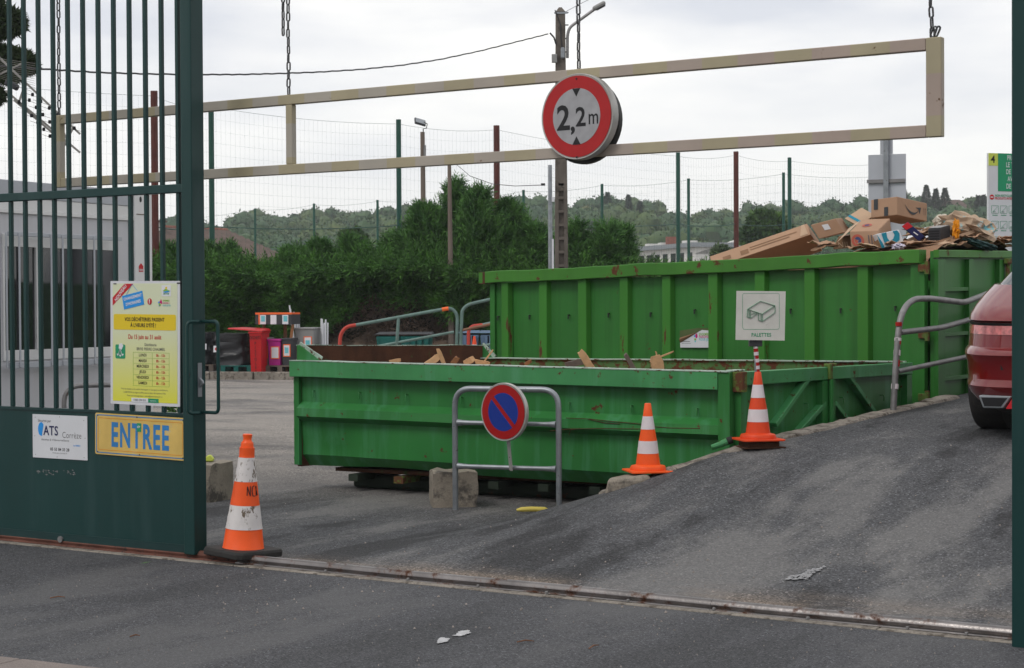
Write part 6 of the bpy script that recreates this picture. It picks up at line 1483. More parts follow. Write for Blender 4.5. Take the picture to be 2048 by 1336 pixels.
cons = [(850, 418, 560, 85), (915, 370, 560, 88), (958, 384, 560, 92), (1020, 408, 560, 90), (1070, 450, 550, 62), (1152, 452, 560, 50), (1212, 456, 560, 44), (1246, 464, 560, 36), (790, 468, 540, 34), (705, 476, 540, 24), (640, 484, 540, 22), (590, 486, 545, 26), (452, 476, 545, 24), (402, 470, 545, 22), (345, 478, 545, 40)]
labs = ['bushy conifer leaning left before the floodlight post', 'tallest dark conifer directly behind the weathered wooden post', 'tall pointed conifer between the wooden post and the brown post', 'broad conifer right behind the brown post at the middle', 'low conifer top left of the galvanised pole', 'small pale conifer right of the concrete utility pole', 'slim conifer under the green post right of the concrete pole', 'thin conifer tip nearest the tall container rim end', 'short conifer shoot behind the green post left of the floodlight', 'low conifer shoot left of the middle green post', 'low leafy conifer top right of the tiled roof', 'low conifer top before the right end of the tiled roof', 'feathery conifer before the left part of the tiled roof', 'conifer shoot right beside the gate end post', 'conifer top showing between the gate bars']
for (a, b_, c, d_), lb in zip(cons, labs): conifer(a, b_+(4 if d_ > 80 else 34 if a < 620 else 2 if a > 1100 else 20), c, d_*(1 if a > 620 else .6), HY+.4+random.uniform(-.3, .8), lb, n_=int(1100+75*d_))

# ---------------- house, long building, round tree ----------------
hY = 95; a = at(395, 448, hY); b_ = at(568, 452, hY+6); HP = Plane(a, b_); zr_ = a.z
hs_ = thing('house', 'house with a brown tiled roof showing above the left part of the hedge', 'house', HP.O, HP.yaw); Lh = HP.L
ev = at(590, 500, hY).z-1.2
mb = MB(); mb.box(-6, Lh+1.6, 4.4-3.9, 4.4+3.9, 0, ev+.1); mb.build('wall', m_render, hs_)
mb = MB(); ov = .4; mb.add([(-7, 4.4, zr_), (Lh, 4.4, zr_), (Lh+3.6, -.1, ev), (-7, -.1, ev), (Lh+3.6, 8.9, ev), (-7, 8.9, ev)], [(0,1,2,3)[::-1], (1,0,5,4)[::-1], (1,4,2)[::-1], (0,3,5)[::-1], (2,4,5,3)]); mb.build('roof', m_roof, hs_)
rows_ = 15
for k in range(rows_):
    f = (k+.5)/rows_; z = zr_+(ev-zr_)*f; y = 4.4-4.5*f; mb = MB(); mb.hexa([(-7, y-.16, z-.10), (Lh+3.6*f, y-.16, z-.10), (Lh+3.6*f, y+.12, z+.10), (-7, y+.12, z+.10), (-7, y-.18, z-.04), (Lh+3.6*f, y-.18, z-.04), (Lh+3.6*f, y+.10, z+.14), (-7, y+.10, z+.14)]); mb.build('tile_course', m_roof, hs_)
m_ridge = M('ridge_tiles', (.24, .09, .065), .85, var=.2)
for k in range(26):
    mb = MB(); x = -1+k*(Lh+1)/26; mb.tube([(x, 4.4, zr_+.03), (x+(Lh+1)/26-.03, 4.4, zr_+.03)], .12, 6); mb.build('ridge_tile', m_ridge, hs_)
x = .9; mb = MB(); mb.box(x-.35, x+.35, 3.9, 4.6, zr_-.4, zr_+.25); mb.build('chimney', m_render, hs_)
mb = MB(); mb.box(x-.5, x+.6, 3.7, 4.8, zr_+.25, zr_+.36); mb.build('chimney_cap', m_roof, hs_)
bY = 150; a = at(1235, 497, bY); b_ = at(1381, 490, bY-14); BPn = Plane(a, b_); wb = thing('long_building', 'long low white building with a flat pale roof behind the hedge', 'building', BPn.O, BPn.yaw); zz_ = a.z; Lb_ = BPn.L
mb = MB(); mb.box(0, Lb_, .4, 9, 0, zz_-.3); mb.build('wall', m_render, wb)
mb = MB(); mb.prism([(0,0)]*0 or [(0,zz_-.35),(0,zz_),(Lb_+.3,zz_),(Lb_+.3,zz_-.35)], 0, 9.4); mb.build('roof_edge', m_galv, wb)
mb = MB(); mb.add([(Lb_,.2,zz_-.9),(Lb_,9.2,zz_-.9),(Lb_,4.7,zz_+.4),(Lb_-1,4.7,zz_+.4)], [(0,1,2),(0,2,3),(1,3,2)]); mb.build('gable', m_render, wb)
for k in range(9): mb = MB(); x = .8+k*Lb_/9.4; mb.box(x, x+.9, .36, .41, zz_-1.75, zz_-.75); mb.build('window', m_glass, wb)
for k, x in enumerate((1.3, 4.0, 5.6, 8.8)): mb = MB(); mb.box(x, x+(.9 if k != 2 else .35), 2, 3, zz_, zz_+(.35 if k != 2 else .8)); mb.build('chimney', m_render if k != 2 else m_ridge, wb)
def crowntree(name, label, px, pyt, pyb, rx, Y, mat, n_=6000, lf=(.25, .5), trunk=True, cat='tree', group=None):
    s = Y/F; base = at(px, 611, Y); t = thing(name, label, cat, (base.x, Y, 0), group=group); zt = at(px, pyt, Y).z; zb_ = at(px, pyb, Y).z
    zc_, rz_ = (zt+zb_)/2, (zt-zb_)/2; B = []; 
    for k in range(34):
        d = np.array([random.gauss(0,1), random.gauss(0,1), random.gauss(0,1)]); d /= np.linalg.norm(d); c = d*np.array([rx*s*.68, rx*s*.6, rz_*.68])*random.uniform(.5, 1)+np.array([0,0,zc_])
        m_ = n_//34; dd = rng.normal(size=(m_, 3)); dd /= np.linalg.norm(dd, axis=1)[:, None]; B.append((c+dd*rng.uniform(.75, 1.05, (m_,1))*min(rx*s, rz_)*.36, dd))
    P_ = np.concatenate([b_[0] for b_ in B]); D_2 = np.concatenate([b_[1] for b_ in B]); k = len(P_)
    blades('crown', P_, D_2+rng.normal(size=(k, 3))*.8, rng.uniform(*lf, k), rng.uniform(lf[0]*.6, lf[1]*.6, k), mat, t)
    if trunk: mb = MB(); mb.tube([(0,0,-.1),(0,0,zc_)], [rx*s*.12, rx*s*.06], 7); mb.build('trunk', m_bark, t)
    return t
crowntree('round_tree', 'dense round dark green tree behind the right brown post', 1530, 420, 500, 62, 95, m_round, 12000, (.22, .45))
crowntree('leafy_bush', 'grey green bush beyond the fence right of the tiled roof', 706, 458, 510, 30, 90, m_round, 3000, (.2, .4), cat='bush')
crowntree('leafy_bush', 'yellowish bush behind the left end of the long cardboard box', 1440, 488, 530, 26, 80, m_wood2, 2500, (.15, .3), cat='bush')

# ---------------- things at the far kerb ----------------
kY = 36.0
fk = thing('far_kerb', None, None); fk['kind'] = 'structure'
s = kY/F
p0 = ground(360, 760); p1 = ground(590, 756); kp_ = Plane(Vector((at(360,760,kY).x, kY+.3, 0)), Vector((at(640,760,kY).x, kY-.3, 0)))
x = -3.2
while x < 9: mb = MB(); L = .95; mb.box(x, x+L-.02, 0, .14, -.05, .15); mb.build('kerb_stone', m_concrete2, fk, .012); x += L
for o in list(fk.children): pass
fk.location = kp_.O; fk.rotation_euler = (0, 0, kp_.yaw)
mb = MB(); mb.hexa([kp_.w(-20,.141,-.1), kp_.w(20,.141,-.1), kp_.w(20,12,-.1), kp_.w(-20,12,-.1), kp_.w(-20,.141,.13), kp_.w(20,.141,.13), kp_.w(20,12,.13), kp_.w(-20,12,.13)]); tag(mb.build('raised_pavement', m_pave), kind='structure')
def fx(px, dy=0): return kp_.u(px, 700, dy)
def place(px, v): return kp_.w(fx(px, v), v, .13)
def pallet(label, px0, px1, v, mat, depth=.8):
    o = place(px0, v); W = (px1-px0)*s; t = thing('pallet', label, 'pallet', o, kp_.yaw, 'pallets on the raised pavement'); 
    for k in range(5): mb = MB(); mb.box(0, W, k*depth/5, k*depth/5+depth/5-.03, .11, .135); mb.build('deck_board', mat, t)
    for x in (0, W/2-.05, W-.1):
        for y in (0, depth/2-.05, depth-.1): mb = MB(); mb.box(x, x+.1, y, y+.1, .02, .108); mb.build('foot_block', mat, t)
        mb = MB(); mb.box(x, x+.1, 0, depth, 0, .018); mb.build('runner', mat, t)
    return t
pallet('green pallet under the black wrapped stack', 441, 507, .5, m_teal)
pallet('grey wooden pallet carrying the two small bins', 530, 592, .5, m_wood)
pallet('old wooden pallet under the left black wrapped stack', 366, 432, .9, m_wood)
def wrapped(label, px0, px1, v, z0, z1, bands):
    o = place((px0+px1)/2, v); W = (px1-px0)*s; t = thing('wrapped_stack', label, 'wrapped stack', o, kp_.yaw, 'black film wrapped stacks')
    def f(a, b_):
        th = a*2*math.pi; e_ = 5; cx_, sy_ = math.cos(th), math.sin(th); x = math.copysign(abs(cx_)**(2/e_), cx_)*W/2; y = math.copysign(abs(sy_)**(2/e_), sy_)*.4
        z = z0+(z1-z0)*b_; k_ = 1-.10*abs(math.sin(b_*9+math.sin(a*12)))*(b_ < .8)+.03*mn.noise(Vector((a*20, b_*8, px0)))
        return (x*k_, y*k_, z+.02*mn.noise(Vector((a*9, px0, b_*3))))
    mb = MB(); mb.quadgrid(48, 16, f); N=48; mb.add([f(i/(N-1), 1) for i in range(N-1)], [tuple(range(N-1))]); mb.build('film', m_blacksheet, t)
    for x, z in bands: mb = MB(); mb.prism([(x-.06,z-.07),(x+.06,z-.06),(x+.065,z+.06),(x-.055,z+.07)], -.46, -.45); mb.build('hazard_label', m_paper, t); mb = MB(); mb.prism([(x-.035,z),(x,z-.035),(x+.035,z),(x,z+.035)], -.463, -.46); mb.build('label_print', m_pred, t)
    return t
wrapped('black film wrapped stack with a red and white label beside the red bin', 435, 506, .9, .13, .80, [(-.25, .48)])
wrapped('black film wrapped stack partly behind the gate end post', 364, 434, 1.3, .13, .82, [(.28, .52)])
def binn(label, px0, px1, pyt, v, mat, lid=None, labels=(), taper=.86, depth=.5, name='bin', cat='bin', z0=0.0):
    o = place((px0+px1)/2, v); o.z += z0; W = (px1-px0)*s; h = at(px0, pyt, o.y).z-o.z; t = thing(name, label, cat, o, kp_.yaw)
    mb = MB(); b0, b1 = W/2*taper, W/2; d0_, d1_ = depth/2*taper, depth/2
    mb.hexa([(-b0,-d0_,0),(b0,-d0_,0),(b0,d0_,0),(-b0,d0_,0),(-b1,-d1_,h),(b1,-d1_,h),(b1,d1_,h),(-b1,d1_,h)]); mb.build('bin_body', mat, t, .015, 2)
    mb = MB(); mb.box(-b1-.015, b1+.015, -d1_-.015, d1_+.015, h-.03, h+.012); mb.build('bin_rim', mat, t, .008)
    for (cx_, cz_, w_, h_, m1, m2) in labels:
        yy = -d1_+(1-cz_)*(d1_-d0_)
        mb = MB(); mb.prism([(cx_*W-w_/2-.02, cz_*h-h_/2-.02), (cx_*W+w_/2+.02, cz_*h-h_/2-.02), (cx_*W+w_/2+.02, cz_*h+h_/2+.02), (cx_*W-w_/2-.02, cz_*h+h_/2+.02)], yy-.012, yy); mb.build('label_border', m_tape, t)
        mb = MB(); mb.box(cx_*W-w_/2, cx_*W+w_/2, yy-.016, yy-.0125, cz_*h-h_/2, cz_*h+h_/2); mb.build('label', m1, t)
        if m2: mb = MB(); mb.box(cx_*W-w_*.32, cx_*W+w_*.32, yy-.019, yy-.0165, cz_*h-h_*.25, cz_*h+h_*.3); mb.build('label_print', m2, t)
    return t, W, h
# red wheeled bin with open lid edge
rb, W, h = binn('tall red wheeled bin with a big flat lid and black stencilled lettering', 506, 532, 664, .45, m_redplastic, taper=.86, depth=.5, name='wheelie_bin', z0=0)
mb = MB(); mb.hexa([(-W/2-.50,-.22,h+.06),(W/2+.04,-.28,h+.012),(W/2+.04,.28,h+.012),(-W/2-.50,.34,h+.06),(-W/2-.48,-.20,h+.09),(W/2+.02,-.24,h+.05),(W/2+.0,.26,h+.07),(-W/2-.3,.30,h+.10)]); mb.build('lid', m_redplastic, rb, .02, 2)
text_mesh('DECHETS', .10, m_black, rb, 0, h*.86, -.262, .001, .55); mt = MB()
for i, ch in enumerate('PISTOLES'): text_mesh(ch, .085, m_black, rb, 0, h*.72-i*.083, -.256+.005*i, .001, .8, mesh_to=mt)
mt.build('lettering', m_black, rb)
binn('small cream bin with an orange framed label between red and magenta bins', 527, 542, 676, .75, m_greyplastic, labels=[(0, .5, .10, .22, m_paper, m_cyan)], depth=.35, z0=.13)
binn('magenta bin with a white orange framed label on the pallet', 540, 567, 679, .7, m_magenta, labels=[(.08, .50, .15, .22, m_paper, None)], depth=.35, z0=.13)
binn('dark grey bin with a blue printed label right of the magenta bin', 567, 590, 677, .75, m_darkplastic, labels=[(.02, .56, .12, .22, m_paper, m_cyan)], depth=.35, z0=.13)
binn('large grey bin with an orange framed label behind the skip corner', 598, 640, 656, 1.3, m_greyplastic, labels=[(.18, .62, .14, .30, m_paper, m_cyan)], depth=.7, taper=.85)
# sign board on posts
o = place(557, 1.05); sg = thing('striped_notice_board', 'black and white striped board with an orange top standing on wooden posts', 'notice board', o, kp_.yaw)
W = 78*s; z1_ = at(560, 625, o.y).z-o.z; z0_ = at(560, 648.5, o.y).z-o.z; mb = MB(); mb.box(-W/2, W/2, -.3, .25, z0_, z1_-.04); mb.build('board_box', m_darkplastic, sg)
mb = MB(); mb.box(-W/2, W/2, -.304, .25, z1_-.039, z1_+.0); mb.box(-W/2+.07, -W/2+.10, -.304, -.3005, z0_, z1_-.04); mb.build('orange_tape', m_tape, sg)
for x in (-W/2+.17, .0, W/2-.14): mb = MB(); mb.box(x-.065, x+.065, -.306, -.301, z0_+.005, z1_-.05); mb.build('notice', m_paper, sg)
for x in (-W/2+.17, W/2-.14): mb = MB(); mb.box(x-.04, x+.045, -.309, -.3065, z0_+.06, z1_-.07); mb.build('notice_print', m_cyan, sg)
for a_, b_ in (((W/2-.01, -.2), (W/2-.14, -.25)), ((.12, .1), (.12, .1)), ((-W/2+.05, .1), (-W/2+.05, .1))): mb = MB(); mb.bar((a_[0], a_[1], z0_), (b_[0], b_[1], 0), .06); mb.build('post', m_woodbrown, sg)
# white tubes standing in bundles
for lab, px0, px1, pyt, v in (('bundle of long white tubes standing behind the striped board', 592, 609, 608, 1.9), ('bundle of short white tubes right of the large grey bin', 640, 656, 637, 1.2)):
    o = place((px0+px1)/2, v); t = thing('tube_bundle', lab, 'tubes', o, kp_.yaw, 'white tube bundles')
    for k in range(9):
        x = (px1-px0)*s*(k/8-.5); zt_ = at(px0, pyt+random.uniform(0, 12)+(k*2.5 if pyt < 620 else 0), o.y).z-o.z; mb = MB(); y = random.uniform(-.08, .1)
        mb.tube([(x*.8, y, 0), (x+(-.15 if pyt < 620 else 0), y, zt_)], .017, 6); mb.build('tube', m_white, t)

# far ramp railing, teal and blue dumpsters, small cone
RY = 30.0
def q3(px, py, dy=0): return at(px, py, RY+dy)
o0 = q3(683, 745); fr_ = thing('far_railing', 'long sloping grey green tube railing with a red left end beyond the low container', 'railing', (o0.x, RY, 0)); OO = Vector((o0.x, RY, 0))
T = lambda px, py, dy=0: q3(px, py, dy)-OO
mb = MB(); mb.tube(smooth_path([T(676,740), T(681,668), T(693,653), T(712,650)], 6, .12), .032, 10); mb.build('red_tube_end', m_redpaint, fr_)
mb = MB(); mb.tube(smooth_path([T(712,650), T(886,618.5), T(904,616), T(915,630), T(912,745)], 6, .16), .03, 10); mb.build('top_tube', m_railgreen, fr_)
mb = MB(); mb.tube([T(884,619), T(897,617)], .036, 10); mb.build('orange_sleeve', m_tape, fr_)
mb = MB(); mb.tube([T(716,700), T(908,664)], .024, 8); mb.build('cross_tube', m_railgreen, fr_)
mb = MB(); mb.tube([T(797,636), T(790,745)], .028, 8); mb.build('post', m_railgreen, fr_)
o0 = q3(922, 745); f2 = thing('far_railing', 'grey green hooped railing running behind the left end of the tall container', 'railing', (o0.x, RY, 0)); OO = Vector((o0.x, RY, 0))
mb = MB(); mb.tube(smooth_path([T(919,745), T(924,620), T(936,609), T(1040,585)], 6, .16), .03, 10); mb.build('hoop', m_railgreen, f2)
mb = MB(); mb.tube([T(922,661), T(1040,636)], .024, 8); mb.build('cross_tube', m_railrust, f2)
o0 = q3(938, 745, 3); f3 = thing('far_railing', 'short red and grey hooped railing in front of the blue containers', 'railing', (o0.x, RY+3, 0)); OO = Vector((o0.x, RY+3, 0))
mb = MB(); mb.tube(smooth_path([T(937,745,3), T(937,660,3), T(945,652,3), T(965,650,3)], 5, .1), .034, 10); mb.build('red_tube_end', m_redpaint, f3)
mb = MB(); mb.tube([T(965,650,3), T(1040,632,3)], .03, 8); mb.tube([T(940,698,3), T(1040,676,3)], .03, 8); mb.build('tube', m_railgreen, f3)
def dumpster(label, px0, px1, pyt, Y, mat, lidm, group):
    a = at(px0, pyt, Y); W = (px1-px0)*Y/F; t = thing('dumpster', label, 'dumpster', (a.x, Y, 0), 0, group); h = a.z
    mb = MB(); mb.hexa([(.08,.05,.1),(W-.08,.05,.1),(W-.08,1.0,.1),(.08,1.0,.1),(0,0,h-.06),(W,0,h-.06),(W,1.1,h-.06),(0,1.1,h-.06)]); mb.build('body', mat, t, .02)
    mb = MB(); mb.hexa([(-.03,-.03,h-.025),(W+.03,-.03,h-.025),(W+.03,1.15,h-.025),(-.03,1.15,h-.025),(0,0,h),(W,0,h),(W,1.1,h+.02),(0,1.1,h+.02)]); mb.build('lid', lidm, t, .01)
    for k in range(4): x = .1+k*(W-.25)/3; mb = MB(); mb.box(x, x+.09, -.045, .04, .2, h-.08); mb.build('rib', mat, t)
    for x in (.15, W-.25): mb = MB(); mb.tube([(x, .2, .06), (x+.06, .2, .06)], .06, 10); mb.build('wheel', m_rubber, t)
for px0, px1, lab in ((752, 800, 'left teal dumpster with a dark lid under the hedge'), (800, 862, 'right teal dumpster with a dark lid under the hedge')): dumpster(lab, px0, px1, 667, 37.5, m_teal, m_darkplastic, 'teal dumpsters')
for px0, px1, lab in ((918, 958, 'blue grey slatted container left of the small distant cone'), (960, 1000, 'blue grey slatted container against the tall container end')): dumpster(lab, px0, px1, 664, 36.5, m_bluegrey, m_bluegrey, 'blue grey containers')
p = at(949, 716, 24); 
t = thing('traffic_cone', 'small distant orange cone with a white band near the blue containers', 'traffic cone', (p.x, 24, p.z)); s2 = 24/F
mb = MB(); mb.lathe([(12*s2,-.02),(12*s2,0),(9*s2,.005),(2.2*s2,43*s2),(1.8*s2,44*s2)], 20); mb.build('cone_body', m_orangered, t)
mb = MB(); mb.lathe([(6.6*s2,17*s2),(4.9*s2,27*s2)], 20); mb.build('reflective_band', m_refl, t)
mb = MB(); mb.box(-.5, 1.2, -.4, .8, -p.z, -.02); o = mb.build('concrete_slab', m_concrete, None, .02); o.location = (p.x, 24, p.z); tag(o, 'grey concrete slab under the small distant cone', 'slab')

# ---------------- signs, van on the right ----------------
SY = 21.0
p = at(1772, 611, SY); sb_ = thing('sign_panel_back', 'pale grey back of a large sign panel on a steel post behind the cardboard heap', 'sign', (p.x, SY, 0), R(-22))
s3 = SY/F; Zs = lambda py: at(1772, py, SY).z; cw = math.cos(R(22))
mb = MB(); mb.box(-34*s3/cw, 35*s3/cw, .06, .08, Zs(560), Zs(308)); mb.build('panel', m_cabingrey, sb_)
mb = MB(); mb.box(-12*s3/cw, 11*s3/cw, .062, .078, Zs(307.5), Zs(272)); mb.build('upper_panel', m_cabingrey, sb_)
mb = MB(); mb.box(-.03, .03, 0, .058, 0, Zs(270)); mb.build('post', m_galv, sb_, .004)
mb = MB(); mb.box(-36*s3/cw, 34*s3/cw, .03, .059, Zs(365), Zs(358)); mb.build('cross_bar', m_galvdull, sb_)
p = at(1977, 611, 19.5); nb = thing('sorting_notice', 'tall white and green sorting notice numbered four beside the right gate post', 'sign', (p.x, 19.5, 0), R(20)); s4 = 19.5/F
cw = math.cos(R(20)); Zn = lambda py: at(1990, py, 19.5).z; Wn = .62
mb = MB(); mb.box(0, Wn, 0, .03, Zn(640), Zn(306)); mb.build('board', m_white, nb)
mb = MB(); mb.box(.125, Wn, -.002, 0, Zn(382), Zn(306)+.001); mb.build('green_panel', m_pgreen, nb)
mb = MB(); mb.box(0.0, .124, -.002, 0, Zn(331), Zn(306)); mb.build('yellow_square', m_lightyel, nb)
text_mesh('4', .115, m_black, nb, .058, Zn(319), -.003, .002, 1)
mt = MB()
for t_, py in (('PRENEZ', 315), ('LE TEMPS', 329), ('DE TRIER', 343), ('AVANT', 357), ('DE JETER', 372)): text_mesh(t_, .078, m_paper, nb, .335, Zn(py), -.003, .001, .62, mesh_to=mt)
mt.build('lettering', m_paper, nb)
mb = MB(); mb.prism(ellipse(.045, Zn(394), .029, .029, 20), -.002, 0); mb.build('red_disc', m_pred, nb)
mb = MB(); mb.box(.026, .064, -.003, -.002, Zn(394)-.006, Zn(394)+.006); mb.build('white_bar', m_paper, nb)
text_mesh('NON RECYCLABLES', .036, m_pgreen, nb, .085, Zn(391), -.002, .001, .8, 'LEFT'); text_mesh('PRODUITS INTERDITS', .036, m_pred, nb, .085, Zn(396.5), -.002, .001, .8, 'LEFT')
mb = MB()
for i in range(4):
    for j in range(3):
        x = .04+i*.115; z = Zn(419+j*31); outline(mb, rrect(x, x+.09, z-.04, z+.045, .006), .003, -.002, 0); mb.bar((x+.01,-.001,z-.03),(x+.08,-.001,z+.035), .001, .004, (0,1,0)); mb.bar((x+.02,-.001,z-.02),(x+.05,-.001,z-.02), .001, .02, (0,1,0)); mb.box(x+.01, x+.08, -.002, 0, z-.065, z-.058)
mb.build('pictograms', m_pgreen, nb)
for x in (.06, Wn-.06): mb = MB(); mb.box(x-.025, x+.025, .031, .08, 0, Zn(310)); mb.build('post', m_galv, nb)
# white van roof behind the heap
p = at(1850, 611, 22.5); vn = thing('parked_van', 'white van roof showing behind the cardboard heap at the right', 'van', (p.x, 22.5, .8), 0)
zr_v = at(1950, 444, 22.5).z-.8; s5 = 22.5/F
def vring(z, x0, x1, y0, y1, N=48, e=5):
    o = []
    for k in range(N):
        a = 2*math.pi*k/N; cx_, sy_ = math.cos(a), math.sin(a); o.append(((x0+x1)/2+math.copysign(abs(cx_)**(2/e), cx_)*(x1-x0)/2, (y0+y1)/2+math.copysign(abs(sy_)**(2/e), sy_)*(y1-y0)/2, z))
    return o
def vloft(rings, mat, name):
    mb = MB(); N = 48; vs = [p for r_ in rings for p in vring(*r_)]
    mb.add(vs, [(i*N+k, i*N+(k+1) % N, (i+1)*N+(k+1) % N, (i+1)*N+k) for i in range(len(rings)-1) for k in range(N)], True); mb.add(vs[-N:], [tuple(range(N))]); mb.build(name, mat, vn)
vloft([(.3,0,4.6,0,1.9),(1.0,-.02,4.6,0,1.9),(zr_v-.5,.0,4.6,.03,1.87),(zr_v-.2,.03,4.5,.08,1.8),(zr_v-.06,.10,4.4,.18,1.7),(zr_v,.35,4.1,.4,1.5)], m_van, 'body')
mb = MB(); xw = (1992-1850)*s5; zz1 = zr_v-.07; mb.prism([(xw-.04,zz1-.02),(xw+.02,zz1-.05),(xw+.10,zz1-.45),(xw+.02,zz1-.55),(xw-.04,zz1-.4)], -.02, .2); mb.build('side_window', m_glass, vn)
for x in (.9, 3.6): mb = MB(); mb.lathe([(.2,0),(.33,.01),(.33,.2),(.2,.21)], 20, (x, .0, .33-.0), 'y'); mb.build('wheel', m_rubber, vn)

# ---------------- wooded hill ----------------
sky_px = [-400, 100, 330, 400, 430, 480, 530, 560, 600, 640, 690, 760, 800, 850, 900, 960, 1000, 1080, 1130, 1180, 1215, 1250, 1300, 1340, 1400, 1450, 1500, 1530, 1600, 1650, 1700, 1740, 1810, 1850, 1880, 1930, 1960, 1990, 2048, 2600]
sky_py = [450, 446, 440, 433, 440, 430, 420, 426, 420, 412, 425, 408, 416, 405, 412, 400, 402, 392, 408, 398, 392, 400, 408, 415, 421, 420, 412, 410, 410, 410, 406, 398, 392, 402, 396, 404, 400, 400, 396, 396]
HD = 340.0
def hill_z(x, y):
    px = 1024+F*x/y; top = 1.5+(611-(float(np.interp(px, sky_px, sky_py))+85))/F*HD
    t_ = max(0, min(1, (y-170)/(HD-170))); return -.3+(top+.3)*(t_*t_*(3-2*t_))*.96+ (0 if y < HD else (y-HD)*.0)
mb = MB(); mb.quadgrid(120, 30, lambda a, b_: ((lambda y, x: (x, y, hill_z(x, y)))(150+500*b_**1.2, (a-.5)*(150+500*b_**1.2)*1.1)))
tag(mb.build('hill', m_grass), kind='structure')
B1 = []; D1 = []; B2 = []; D2 = []; cores = MB(); MBW = {True: MB(), False: MB()}
def blob(mb, c, r_):
    n0 = 12; nr = 6; vs = []
    for j in range(nr+1):
        for k in range(n0):
            a = 2*math.pi*k/n0; ph = -1.35+2.7*j/nr; d = Vector((math.cos(a)*math.cos(ph), math.sin(a)*math.cos(ph), math.sin(ph))); q = 1+.25*mn.noise(d*2.2+Vector(c)*.37)
            vs.append((c[0]+d.x*r_*q, c[1]+d.y*r_*q, c[2]+d.z*r_*q))
    mb.add(vs, [(j*n0+k, j*n0+(k+1) % n0, (j+1)*n0+(k+1) % n0, (j+1)*n0+k) for j in range(nr) for k in range(n0)]+[tuple(nr*n0+k for k in range(n0))], True)
def addcrown(px, Y, zc_, r_, rz_, which):
    which = bool(which)
    x = (px-1024)/F*Y; m_ = int(min(620, 520*(r_/3)**1.2)); 
    for k in range(6):
        d = np.array([random.gauss(0,1), random.gauss(0,1), abs(random.gauss(0,1))*.8]); d /= np.linalg.norm(d)
        c = np.array([x, Y, zc_])+d*np.array([r_, r_, rz_])*.55; n_ = m_//6; dd = rng.normal(size=(n_, 3)); dd /= np.linalg.norm(dd, axis=1)[:, None]
        (B1 if which else B2).append(c+dd*rng.uniform(.7, 1.08, (n_, 1))*r_*.5); (D1 if which else D2).append(dd+rng.normal(size=(n_, 3))*.6)
        blob(MBW[which], c, r_*.45)
    n0 = 8; vs = []
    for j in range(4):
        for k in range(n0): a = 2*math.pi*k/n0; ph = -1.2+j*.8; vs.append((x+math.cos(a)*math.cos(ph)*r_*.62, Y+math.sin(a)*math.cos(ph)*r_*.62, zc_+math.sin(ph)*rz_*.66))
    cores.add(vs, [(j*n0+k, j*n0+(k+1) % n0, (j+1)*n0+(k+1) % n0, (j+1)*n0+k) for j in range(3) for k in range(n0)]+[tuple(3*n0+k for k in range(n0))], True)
px = -120
while px < 2250:   # skyline row
    Y = HD+random.uniform(-8, 12); r_ = random.uniform(2.2, 4.6); x = (px-1024)/F*Y; top = 1.5+(611-(float(np.interp(px, sky_px, sky_py))+random.uniform(-5, 10)))/F*Y; rz_ = r_*random.uniform(.8, 1.15)
    addcrown(px, Y, top-rz_*.95, r_, rz_, random.random() < .65); addcrown(px+random.uniform(-20,20), Y+4, top-rz_*1.9, r_*1.1, rz_, random.random() < .6); px += r_*.8*F/Y
for _ in range(760):
    Y = random.uniform(195, HD-6); px = random.uniform(-150, 2280); x = (px-1024)/F*Y; z = hill_z(x, Y); r_ = random.uniform(1.8, 4.2); zc_ = z+r_*random.uniform(.9, 1.7); lim = 1.5+(611-(float(np.interp(px, sky_px, sky_py))+14))/F*Y-r_*1.1
    addcrown(px, Y, min(zc_, lim), r_, r_*random.uniform(.85, 1.2), random.random() < .6)
for nm, B_3, D_3, mt_, lb in (('woodland', B1, D1, m_wood1, 'hazy deciduous wood covering the far hill'), ('woodland', B2, D2, m_wood2, 'yellower trees mixed into the far hillside wood')):
    P_ = np.concatenate(B_3); D_4 = np.concatenate(D_3); k = len(P_); o = blades(nm, P_, D_4, rng.uniform(.3, .65, k), rng.uniform(.25, .45, k), mt_); tag(o, lb, 'wood', kind='stuff')
for w__, mt_, lb in ((True, m_wood1, 'rounded crowns of the hillside wood'), (False, m_wood2, 'rounded yellower crowns of the hillside wood')): tag(MBW[w__].build('woodland_crowns', mt_), lb, 'wood', kind='stuff')
tag(cores.build('woodland_mass', M('wood_core', (.025, .04, .018), .9, var=.3, vs=.2)), 'shaded inner mass of the hillside wood', 'wood', kind='stuff')  # dark colour stands in for the shade inside the crowns
def fir(px, pyt, pyb, wid, Y, label):
    s = Y/F; base = at(px, 611, Y); zb0 = hill_z(base.x, Y); t = thing('fir_tree', label, 'tree', (base.x, Y, zb0), group='firs on the skyline'); zt = at(px, pyt, Y).z-zb0; zb_ = at(px, pyb, Y).z-zb0
    mb = MB(); mb.tube([(0,0,-.5),(0,0,zt)], [.3,.05], 6); mb.build('trunk', m_bark, t)
    n_ = 1600; h = rng.uniform(0, 1, n_)**.8; h = np.round(h*13)/13+rng.normal(0, .028, n_); th = rng.uniform(0, 6.283, n_); rr_ = wid*s*(1.02-h)**1.15*rng.uniform(.1, 1, n_)**.7
    B = np.stack([np.cos(th)*rr_, np.sin(th)*rr_, zb_+(zt-zb_)*h*.97-rr_*.15], 1); D = np.stack([np.cos(th), np.sin(th), rng.normal(-.2, .3, n_)], 1)
    blades('crown', B, D, rng.uniform(.3, .6, n_), rng.uniform(.12, .22, n_), m_fir, t)
